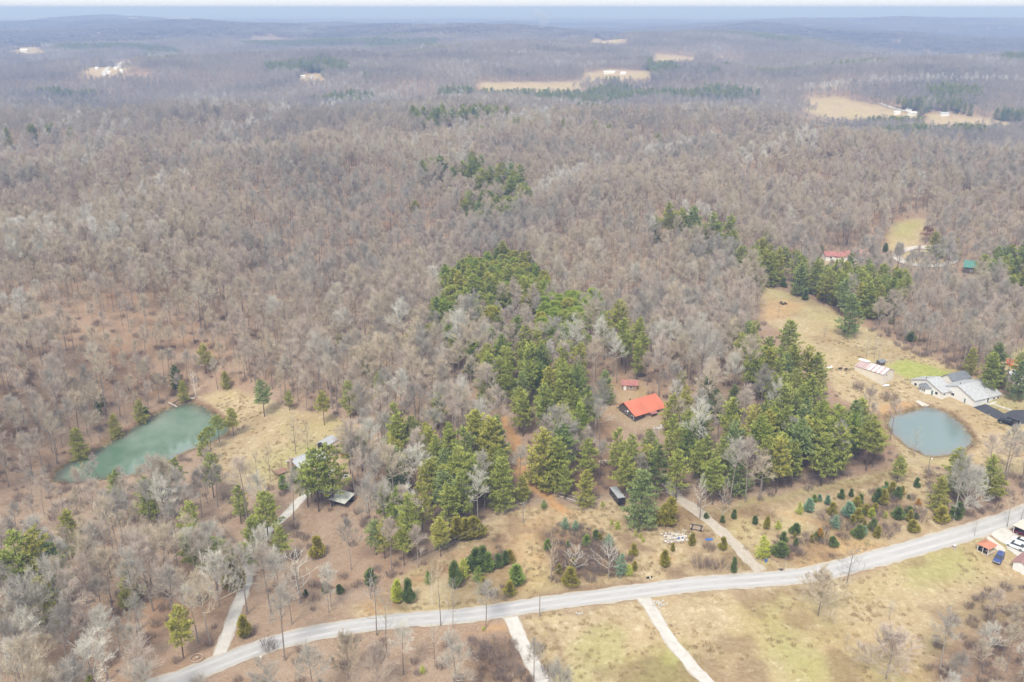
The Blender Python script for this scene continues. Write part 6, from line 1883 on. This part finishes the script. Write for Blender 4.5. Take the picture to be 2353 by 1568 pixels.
# ------------------------------------------------------------------ poles and wires
m_pole = mat('weathered_pole', (.30, .265, .225), .9, .12, 1.0)
m_wire = mat('grey_cable', (.22, .22, .22), .5, .05)
TOPS = {}
def pole(key, px, py, top, label, arm=True, lamp=False, yaw=0.0):
    x, y, z = at(px, py)
    h = rise(px, py, top)
    p = thing('utility_pole', label, 'utility pole', (x, y, z), yaw, 'utility poles')
    mb = MB(); mb.tube([(0, 0, -.4), (0, 0, h)], [.17, .11], 8); mb.build('pole', m_pole, p)
    if arm:
        mb = MB(); mb.box((0, .14, h - .6), (2.0, .12, .14)); a = mb.build('crossarm', m_pole, p)
        for sx in (-.85, .85):
            mb = MB(); mb.tube([(sx, .14, h - .53), (sx, .14, h - .3)], [.05, .03], 6); mb.build('insulator', m_metal, a)
        mb = MB(); mb.tube([(.3, -.05, h - 1.9), (.3, -.05, h - 1.1)], [.2, .2], 10); mb.build('transformer', m_metal, p)
    if lamp:
        mb = MB(); mb.tube([(0, 0, h - .3), (-.2, -.9, h - .05)], [.04, .04], 6); a = mb.build('lamp_arm', m_metal, p)
        mb = MB(); mb.ball((-.2, -1.1, h - .15), (.24, .36, .18), 10, 6); mb.build('lamp_head', m_white2, a)
    TOPS[key] = np.array((x, y, z + h - .35))
pole('a', 852, 1378, 1332, 'utility pole at the left end of the power line below the straggling pines', True, False, .9)
pole('b', 1202, 1203, 1153, 'utility pole where the power line bends at the end of the dirt track', True, False, .3)
pole('c', 1604, 1168, 1114, 'utility pole beside the upper end of the house drive', True, False, .1)
pole('d', 2131, 1091, 1050, 'lamp pole on the near bank of the round pond', False, True, .2)
pole('e', 1240, 1418, 1364, 'plain utility pole on the south verge of the road', False)
pole('f', 2264, 880, 842, 'lamp pole behind the white ranch house', False, True, .2)
def wire(p, q, label, sag=.9, off=0.0):
    mb = MB()
    d = q - p; nv = np.array((-d[1], d[0], 0)); nv /= np.linalg.norm(nv)
    pts = [p + d * t + nv * off + np.array((0, 0, -sag * 4 * t * (1 - t))) for t in np.linspace(0, 1, 17)]
    mb.tube(pts, [.032] * 17, 4)
    tag(mb.build('power_line', m_wire), label, 'power line', 'power lines')
east = TOPS['c'] + (TOPS['d'] - TOPS['c']) * 1.0
x, y, z = at(2420, 1120)
for k, (o, nm) in enumerate(((-.8, 'upper'), (.8, 'lower'))):
    far = 'far' if k else 'near'
    wire(TOPS['a'], TOPS['b'], f'{nm} of two wires from the left pole to the bend pole', .8, o)
    wire(TOPS['b'], TOPS['c'], f'{nm} of two wires from the bend pole to the house drive pole', .9, o)
    wire(TOPS['c'], TOPS['d'], f'{nm} of two wires from the house drive pole towards the pond lamp pole', 1.0, o)
TOPS['w'] = np.array((*xy(520, 1560), 7.0))
wire(TOPS['a'], TOPS['w'], 'single wire running left from the left pole over the trees', .8)

# ------------------------------------------------------------------ small things
def log(px0, py0, px1, py1, r, label, m=None, lift=.0, name='fallen_log'):
    a, b_ = at(px0, py0), at(px1, py1)
    mid = (a + b_) / 2
    mb = MB()
    d = (b_ - a) / 2
    mb.tube([-d + (0, 0, r + lift), d * .1 + (0, 0, r * 1.1 + lift), d + (0, 0, r + lift)], [r, r * .85, r * .5], 7)
    tag(mb.build(name, m or m_log, None, tuple(mid)), label, 'log', 'fallen logs')
m_paledead = mat('bleached_wood', (.55, .48, .41), .9, .1, 1.0)
log(388, 930, 415, 943, .30, 'bleached log lying from the bank into the green pond', m_paledead, .5)
log(358, 946, 372, 957, .16, 'thin log on the west bank of the green pond')
log(1485 - 40, 868, 1500, 878, .25, 'fallen trunk at the back edge of the yard behind the cabin')
log(1470, 868, 1495, 858, .28, 'second fallen trunk slanting up at the right back corner of the yard')
log(395, 960 - 30, 430, 915 - 8, .2, 'log lying in the leaves above the head of the green pond')
log(2190, 882, 2240, 890, .2, 'thin log lying along the wood edge behind the ranch house', m_paledead)
log(560, 1300 - 30, 510, 1240 - 30, .26, 'long leaning dead trunk fallen across the west drive wood')
for i, (dx, dy, rz) in enumerate(((0, 0, .0), (.35, .25, .06), (.1, .6, -.05), (.5, .9, .1))):
    x, y, z = at(1300 + 2 * i, 1150 - 1.5 * i)
    mb = MB(); mb.tube([(-3.2, 0, .18), (3.2, 0, .18)], [.17, .13], 7)
    tag(mb.build('felled_pole', m_paledead if i % 2 else m_log, None, (x + dx, y + dy, z + .08 * i), math.radians(-38) + rz), 'peeled pole in the loose pile beside the dirt track', 'log', 'peeled poles beside the dirt track')
x, y, z = at(436, 917)
dk = thing('dock', 'small wooden dock at the head of the green pond', 'dock', (x, y, max(z, GREEN_LEVEL + .7)), .05)
mb = MB(); mb.box((0, 0, .35), (4.2, 2.2, .14)); mb.build('deck', m_wood_pale, dk)
for sx in (-1.9, 1.9):
    for sy in (-.95, .95):
        mb = MB(); mb.tube([(sx, sy, -2), (sx, sy, .28)], [.09, .09], 6); mb.build('post', m_wood_dk, dk)
Rd = random.Random(4)
DM = [m_white, m_white2, m_wood_pale, m_tan, m_wood, m_concrete_obj, mat('blue_plastic', (.06, .16, .42), .4), m_metal]
mb = MB()
for i in range(110):
    e = Rd.random()
    if e < .62:
        t = Rd.uniform(0, 1); side = Rd.randrange(3)
        dx, dy = ((t - .5) * 8.4, Rd.gauss(2.2, .4)) if side == 0 else ((t - .5) * 8.4, Rd.gauss(-2.4, .4)) if side == 1 else (Rd.choice((-4.1, 4.1)) + Rd.gauss(0, .3), (t - .5) * 4.8)
    else:
        dx, dy = Rd.uniform(-3.8, 3.8), Rd.uniform(-2, 2)
    mi = Rd.choices(range(8), (3, 2, 6, 6, 6, 6, 1, 2))[0]
    mb.box((dx, dy, Rd.uniform(.08, .3)), (Rd.uniform(.15, .8), Rd.uniform(.15, .6), Rd.uniform(.1, .4)), Rd.uniform(0, 3), mi)
x, y, z = at(1555, 1235)
o = tag(mb.build('building_rubble', DM, None, (x, y, z), .15), 'scattered white and tan building rubble round a bare rectangle', 'rubble', None, 'stuff')
sheet('bare_patch', poly([(1527,1228),(1575,1224),(1583,1244),(1535,1248)]), m_concrete, .06, ragged=1.0)
x, y, z = at(1601, 1216)
wr = thing('farm_wagon', 'collapsed brown farm wagon on the grass beside the house drive', 'wagon', (x, y, z), math.radians(-22))
mb = MB(); mb.box((0, 0, .45), (4.0, 1.9, .16)); mb.build('bed', m_wood, wr)
mb = MB(); mb.box((-.2, .9, .75), (3.6, .08, .45)); mb.build('side_board', m_wood_dk, wr)
for sx in (-1.3, 1.3):
    mb = MB(); mb.tube([(sx, -1.0, .3), (sx, 1.0, .3)], [.3, .3], 10); mb.build('axle', m_dark, wr)
mb = MB(); mb.tube([(2.0, 0, .4), (3.4, -.2, .15)], [.06, .05], 6); mb.build('tongue', m_wood, wr)
x, y, z = at(1630, 1240)
mb = MB(); mb.add([(-1.2, -.5, .05), (-.2, -.7, .12), (1.1, -.3, .06), (1.0, .6, .10), (0, .3, .25), (-1.0, .6, .05), (-1.2, -.5, -.05), (-.2, -.7, -.05), (1.1, -.3, -.05), (1.0, .6, -.05), (-1.0, .6, -.05)],
                   [(0, 1, 4), (1, 2, 4), (2, 3, 4), (3, 5, 4), (5, 0, 4), (0, 6, 7, 1), (1, 7, 8, 2), (2, 8, 9, 3), (3, 9, 10, 5), (5, 10, 6, 0), (10, 9, 8, 7, 6)])
tag(mb.build('tarpaulin', DM[6], None, (x, y, z)), 'crumpled blue tarpaulin on the grass by the house drive', 'tarpaulin')
x, y, z = at(1800, 1310)
sp = thing('sign_post', 'leaning thin post standing on the verge by the mouth of the house drive', 'post', (x, y, z), .2)
hh = rise(1800, 1310, 1276)
mb = MB(); mb.tube([(0, 0, -.3), (.35, 0, hh)], [.07, .05], 6); mb.build('pole', m_pole, sp)
heap('mailbox_stump', 1795, 1311, 'brown stump and stones at the foot of the leaning post', 'stump', [(m_wood_dk, (0, 0, 0), (.7, .6, .5), .3), (m_wood, (.7, .2, 0), (.5, .4, .3), .8), (m_wood, (-.6, .3, 0), (.4, .4, .35), .1)])
x, y, z = at(1760, 1291)
mb = MB(); mb.tube([(0, 0, -.1), (0, 0, .8)], [.34, .38], 12); tag(mb.build('barrel', DM[6], None, (x, y, z)), 'small blue barrel on the grass beside the house drive', 'barrel')
x, y, z = at(452, 1514)
mb = MB()
pts = [(1.5 * math.cos(a), 1.5 * math.sin(a), .25) for a in np.linspace(0, 2 * math.pi, 25)]
mb.tube(pts, [.14] * 25, 6, False); mb.ball((.1, .1, .3), (.5, .4, .35), 8, 5)
tag(mb.build('garden_ring', m_tan, None, (x, y, z)), 'round brick garden ring at the corner of the west drive and the road', 'garden ring')
x, y, z = at(600, 1520)
mb = MB(); mb.box((0, 0, .6), (.1, .1, 1.4)); mb.box((0, 0, 1.3), (.55, .3, .3)); tag(mb.build('mailbox', m_white, None, (x, y, z)), 'white mailbox on the south verge near the road fork', 'mailbox')
x, y, z = at(1325, 1380 + 5)
heap('culvert_stones', 1330, 1413, 'pale stones at the mouth of the gravel drive', 'stones', [(m_concrete_obj, (0, 0, 0), (.7, .5, .4), .3), (m_concrete_obj, (.8, .3, 0), (.5, .5, .3), 1.0), (m_concrete_obj, (-.6, .5, 0), (.6, .4, .35), 2.0)])
heap('gravel_heap', 1517, 1386, 'low pale heap of stone rubble on the meadow beside the track mouth', 'stone heap', [(m_concrete_obj, (Rd.gauss(0, .9), Rd.gauss(0, .8), 0), (Rd.uniform(.3, .7), Rd.uniform(.3, .6), Rd.uniform(.12, .3)), Rd.uniform(0, 3)) for _ in range(24)])
heap('deer_carcass', 1489, 1329, 'small dark and white debris heap on the north verge of the road', 'debris', [(m_dark, (0, 0, 0), (.7, .5, .35), .3), (m_white, (.5, .1, 0), (.35, .3, .25), .3), (m_dark, (1.0, .3, 0), (.4, .3, .4), .9)])
heap('burn_heap', 1800, 699, 'dark burnt brush heap at the top of the dry field', 'brush heap', [(m_dark, (Rd.gauss(0, 1.3), Rd.gauss(0, .9), 0), (Rd.uniform(.5, 1.6), .2, Rd.uniform(.2, .5)), Rd.uniform(0, 3)) for _ in range(14)])
heap('scrap_sheets', 1906, 845, 'white metal sheets and dark scrap lying at the wood edge by the dry field', 'scrap', [(m_white, (0, 0, 0), (2.2, 1.2, .12), .5), (m_white, (1.0, .9, .05), (1.6, .9, .12), 1.1), (m_dark, (4, -1, 0), (1.6, .7, .3), .2), (m_dark, (6, -1.6, 0), (1.4, .6, .25), .5)])
# orange safety netting by the upper lot, wire fence round the lawn
m_net = mat('orange_netting', (.85, .17, .045), .7, .1, 1.0)
for k, (P0, lab) in enumerate((([(2312,832),(2330,834),(2350,842),(2400,850)], 'farther run of orange safety netting by the upper gravel lot'), ([(2312,838),(2328,846),(2345,853),(2400,862)], 'nearer run of orange safety netting behind the white pickup'))):
    pts = dense(line(P0), 1.0)
    nf = thing('safety_fence', lab, 'fence', (*pts[0], float(hq(*pts[0]))), 0, 'orange safety fences')
    mb = MB()
    for i, p in enumerate(pts):
        z = float(hq(p[0], p[1])) + .2 * math.sin(i * .9)
        for zz, yy in ((0.1, 0), (1.25, 0), (1.25, .03), (.1, .03)):
            mb.v.append((p[0] - pts[0][0], p[1] - pts[0][1] + yy, z + zz - float(hq(*pts[0]))))
    for i in range(len(pts) - 1):
        for q in range(4):
            mb.f.append((4 * i + q, 4 * i + (q + 1) % 4, 4 * i + 4 + (q + 1) % 4, 4 * i + 4 + q)); mb.mi.append(0)
    mb.build('netting', m_net, nf)
    for p in pts[::4]:
        mb = MB(); mb.box((p[0] - pts[0][0], p[1] - pts[0][1] + .09, float(hq(*p)) - float(hq(*pts[0])) + .6), (.06, .06, 1.5)); mb.build('post', m_metal, nf)
LF = [(2027,838),(2066,828),(2092,826),(2142,841),(2192,858),(2203,871)]
pts = dense(line(LF), 3.0)
g0 = np.array((*pts[0], float(hq(*pts[0]))))
lf = thing('wire_fence', 'thin wire fence with short posts round the green lawn behind the ranch house', 'fence', tuple(g0))
for p in pts[::1]:
    mb = MB(); mb.tube([(p[0] - g0[0], p[1] - g0[1], float(hq(*p)) - g0[2] - .2), (p[0] - g0[0], p[1] - g0[1], float(hq(*p)) - g0[2] + 1.2)], [.04, .04], 5); mb.build('post', m_metal, lf)
mb = MB()
for zz in (.5, 1.1):
    mb.tube([(p[0] - g0[0], p[1] - g0[1], float(hq(*p)) - g0[2] + zz) for p in pts], [.018] * len(pts), 4)
mb.build('wire', m_wire, lf)

# smoke rising far off
x, y, z = at(1243, 74)
m_smoke = bpy.data.materials.new('thin_smoke'); m_smoke.use_nodes = True
st = m_smoke.node_tree
for n in list(st.nodes): st.nodes.remove(n)
so, sv = nd(st, 'ShaderNodeOutputMaterial'), nd(st, 'ShaderNodeVolumePrincipled')
sv.inputs['Color'].default_value = (.85, .9, .97, 1); sv.inputs['Density'].default_value = .011
st.links.new(sv.outputs[0], so.inputs['Volume'])
mb = MB()
prev = None
st_pts = [(0, 0, -2, 9), (4, 0, 18, 16), (12, 4, 40, 24), (2, 8, 62, 28), (-20, 10, 78, 18)]
o_ = []
for k, (dx, dy, dz, r) in enumerate(st_pts):
    for q in range(14):
        a = 2 * math.pi * q / 14
        rr = r * (1 + .22 * math.sin(3 * a + k) + .1 * math.cos(5 * a + 2 * k))
        mb.v.append((dx + rr * math.cos(a), dy + rr * math.sin(a), dz + 4 * math.sin(2 * a + k)))
for k in range(len(st_pts) - 1):
    for q in range(14):
        mb.f.append((k * 14 + q, k * 14 + (q + 1) % 14, (k + 1) * 14 + (q + 1) % 14, (k + 1) * 14 + q)); mb.mi.append(0)
mb.f += [tuple(range(13, -1, -1)), tuple((len(st_pts) - 1) * 14 + q for q in range(14))]; mb.mi += [0, 0]
tag(mb.build('smoke', m_smoke, None, (x, y, z)), 'thin pale smoke plume rising from the far woods', 'smoke', None, 'stuff')

# ------------------------------------------------------------------ labels for the trees that have none yet
LANDMARKS = [      # view outlines of where a trunk stands: (x0, y0, x1, y1, words)
    (-60, 1180, 330, 1330, 'below the green pond at the left edge'), (-60, 1330, 200, 1700, 'in the bottom left corner wood'), (200, 1330, 345, 1700, 'in the wood left of the lone olive pine'), (345, 1330, 470, 1700, 'beside the lone olive pine'),
    (330, 1180, 520, 1330, 'between the green pond and the west drive'), (470, 1330, 570, 1700, 'along the left side of the west drive'), (-60, 1040, 240, 1180, 'on the west bank of the green pond'), (240, 1040, 560, 1180, 'along the near shore of the green pond'),
    (520, 1180, 680, 1330, 'beside the upper west drive'), (570, 1330, 700, 1480, 'on the slope between the west drive and the road'), (700, 1330, 860, 1460, 'on the leafy slope above the road bend'), (680, 1180, 800, 1330, 'below the two open sheds'), (800, 1180, 900, 1330, 'on the slope right of the open sheds'),
    (900, 1180, 1060, 1330, 'above the left end of the power line'), (560, 1040, 700, 1180, 'around the pond meadow and house deck'), (700, 1040, 860, 1180, 'around the west homestead'), (860, 1040, 1010, 1180, 'in the mixed wood right of the west homestead'), (1010, 1040, 1180, 1180, 'left of the lower dirt track'),
    (860, 1330, 1240, 1430, 'on the bank north of the road'), (570, 1440, 800, 1750, 'below the road near the bend'), (800, 1440, 960, 1750, 'below the road past the bend'), (960, 1430, 1260, 1750, 'on the brown bank beside the gravel drive'), (1180, 1040, 1330, 1210, 'right of the lower dirt track'),
    (1330, 1040, 1480, 1210, 'behind the black cargo trailer'), (1480, 1040, 1600, 1210, 'around the big blue-green pine'), (1600, 1040, 1760, 1210, 'at the top of the house drive'), (1760, 1020, 1900, 1180, 'on the wood edge facing the cedar patch'), (1900, 1000, 2090, 1100, 'on the wooded point by the round pond'),
    (1240, 1210, 1440, 1350, 'in the roadside thicket'), (1440, 1200, 1600, 1350, 'in the dry grass around the rubble'), (1600, 1200, 1770, 1340, 'around the house drive mouth'), (1770, 1200, 1860, 1310, 'left of the cedar patch near the road'), (1740, 1130, 1900, 1200, 'on the left side of the cedar patch'),
    (1900, 1130, 1990, 1180, 'at the back of the cedar patch'), (1900, 1180, 1990, 1310, 'in the middle of the cedar patch'), (1990, 1090, 2090, 1170, 'at the back right of the cedar patch'), (1990, 1170, 2080, 1260, 'at the front right of the cedar patch'), (2080, 1080, 2180, 1240, 'right of the cedar patch'),
    (2180, 1040, 2420, 1230, 'in the roadside wood below the round pond'), (2080, 1330, 2230, 1700, 'on the left side of the south-east thicket'), (2230, 1330, 2420, 1700, 'in the south-east thicket below the gazebo'), (1260, 1350, 2100, 1700, 'on the south meadow'), (2100, 1230, 2420, 1330, 'around the gazebo lawn'),
    (130, 880, 300, 1040, 'on the west shore of the green pond'), (300, 860, 480, 1040, 'at the head of the green pond'), (480, 860, 560, 1040, 'on the dam side of the green pond'), (560, 860, 740, 960, 'on the wood edge above the pond meadow'), (740, 820, 900, 1040, 'in the bare wood right of the pond meadow'),
    (900, 860, 1040, 1040, 'in the wood left of the upper dirt track'), (1040, 930, 1170, 1040, 'in the pine stand left of the dirt track'), (1170, 900, 1260, 1040, 'at the top of the dirt track'), (1260, 960, 1380, 1040, 'left of the orange-roofed house'), (1380, 960, 1460, 1040, 'before the orange-roofed house'),
    (1460, 960, 1560, 1040, 'right before the orange-roofed house'), (1560, 940, 1660, 1040, 'in the pines right of the orange-roofed house'), (1660, 940, 1760, 1040, 'in the pines farther right of the orange-roofed house'), (1760, 920, 1860, 1020, 'in the left half of the wooded point'), (1860, 900, 1960, 1000, 'in the right half of the wooded point'), (1960, 920, 2060, 1000, 'on the tip of the wooded point'),
    (1110, 820, 1220, 930, 'in the left part of the central pines'), (1220, 820, 1300, 960, 'in the middle of the central pines'), (1300, 820, 1380, 960, 'in the right part of the central pines'), (1380, 840, 1560, 960, 'around the yard of the orange-roofed house'), (1560, 840, 1720, 940, 'around the pair of pale sycamores'),
    (1720, 840, 1820, 920, 'on the left side of the pine belt by the field'), (1820, 820, 1920, 920, 'on the field side of the pine belt'), (1660, 740, 1900, 840, 'at the upper end of the pine belt'), (1360, 720, 1520, 840, 'in the row of tall pines above the yard'), (1220, 690, 1360, 820, 'in the bright green clump'),
    (980, 700, 1100, 860, 'on the lower left of the pine crest'), (1000, 620, 1080, 700, 'on the left of the pine crest'), (1080, 600, 1150, 720, 'in the middle of the pine crest'), (1150, 580, 1290, 700, 'on the right of the pine crest'), (1100, 700, 1220, 820, 'below the pine crest'),
    (900, 700, 980, 860, 'in the bare wood left of the pine crest'), (400, 700, 900, 860, 'in the bare wood behind the pond meadow'), (1680, 560, 1800, 680, 'at the top left of the dry field'), (1800, 580, 1900, 720, 'on the upper edge of the dry field'), (1900, 600, 2000, 760, 'above the middle of the dry field'), (2000, 600, 2120, 800, 'on the right slope above the dry field'),
    (1990, 500, 2200, 620, 'around the hillside clearing'), (2200, 540, 2420, 720, 'by the green-roofed cabin'), (2120, 720, 2420, 910, 'behind the ranch house'), (1020, 380, 1100, 520, 'on the left of the far knoll'), (1100, 380, 1260, 520, 'on the right of the far knoll'), (1480, 500, 1680, 620, 'left of the hillside wood by the field'),
]
ORD = ['', 'second', 'third', 'fourth', 'fifth', 'sixth', 'seventh', 'eighth', 'ninth', 'tenth', 'eleventh', 'twelfth', 'thirteenth', 'fourteenth', 'fifteenth', 'sixteenth', 'seventeenth', 'eighteenth', 'nineteenth', 'twentieth']
buckets = {}
for p in PLANTS:
    if p['label']: continue
    w = next((l[4] for l in LANDMARKS if l[0] <= p['px'] < l[2] and l[1] <= p['py'] < l[3]), None)
    if w is None: w = 'in the middle distance woods' if p['py'] < 900 else 'at the edge of view'
    tone = {'grey': 'grey', 'tan': 'tan', 'rosy': 'pinkish', 'silver': 'pale silver', 'dark': 'dark'}.get(p['colour'], p['colour'])
    buckets.setdefault((p['words'], tone, w), []).append(p)
for (words_, tone, w), L_ in buckets.items():
    L_.sort(key=lambda p: p['px'])
    n = len(L_)
    base = f'{tone} {words_}'
    for k, p in enumerate(L_):
        if n == 1: t_ = f'{base} {w}'
        elif k == 0: t_ = f'leftmost {base} {w}'
        elif k == n - 1: t_ = f'rightmost {base} {w}'
        else: t_ = f'{ORD[min(k, len(ORD) - 1)]} {base} from the left {w}'
        if len(t_.split()) > 16: t_ = t_.replace(' from the left', '', 1) if 'from the left' in t_ else t_.replace('tall ', '')
        if len(t_.split()) > 16: t_ = t_.replace('tall ', '').replace('low ', '')
        p['o']['label'] = t_

# ------------------------------------------------------------------ haze
hz = MB()
top = CAM_H + 14
low = float(GZ.min()) - 1.2
hz.box((0, 35000, (top + low) / 2), (160000, 94000, top - low))
m_haze = bpy.data.materials.new('pale_haze')
m_haze.use_nodes = True
ht = m_haze.node_tree
for n in list(ht.nodes): ht.nodes.remove(n)
ho = nd(ht, 'ShaderNodeOutputMaterial'); hv = nd(ht, 'ShaderNodeVolumePrincipled')
hv.inputs['Color'].default_value = (.37, .54, .96, 1)
hv.inputs['Absorption Color'].default_value = (.4, .4, .4, 1)
hv.inputs['Density'].default_value = 2.7e-4
hv.inputs['Anisotropy'].default_value = 0.0
ht.links.new(hv.outputs[0], ho.inputs['Volume'])
tag(hz.build('haze', m_haze), 'pale blue haze over the distant hills', 'haze', None, 'stuff')
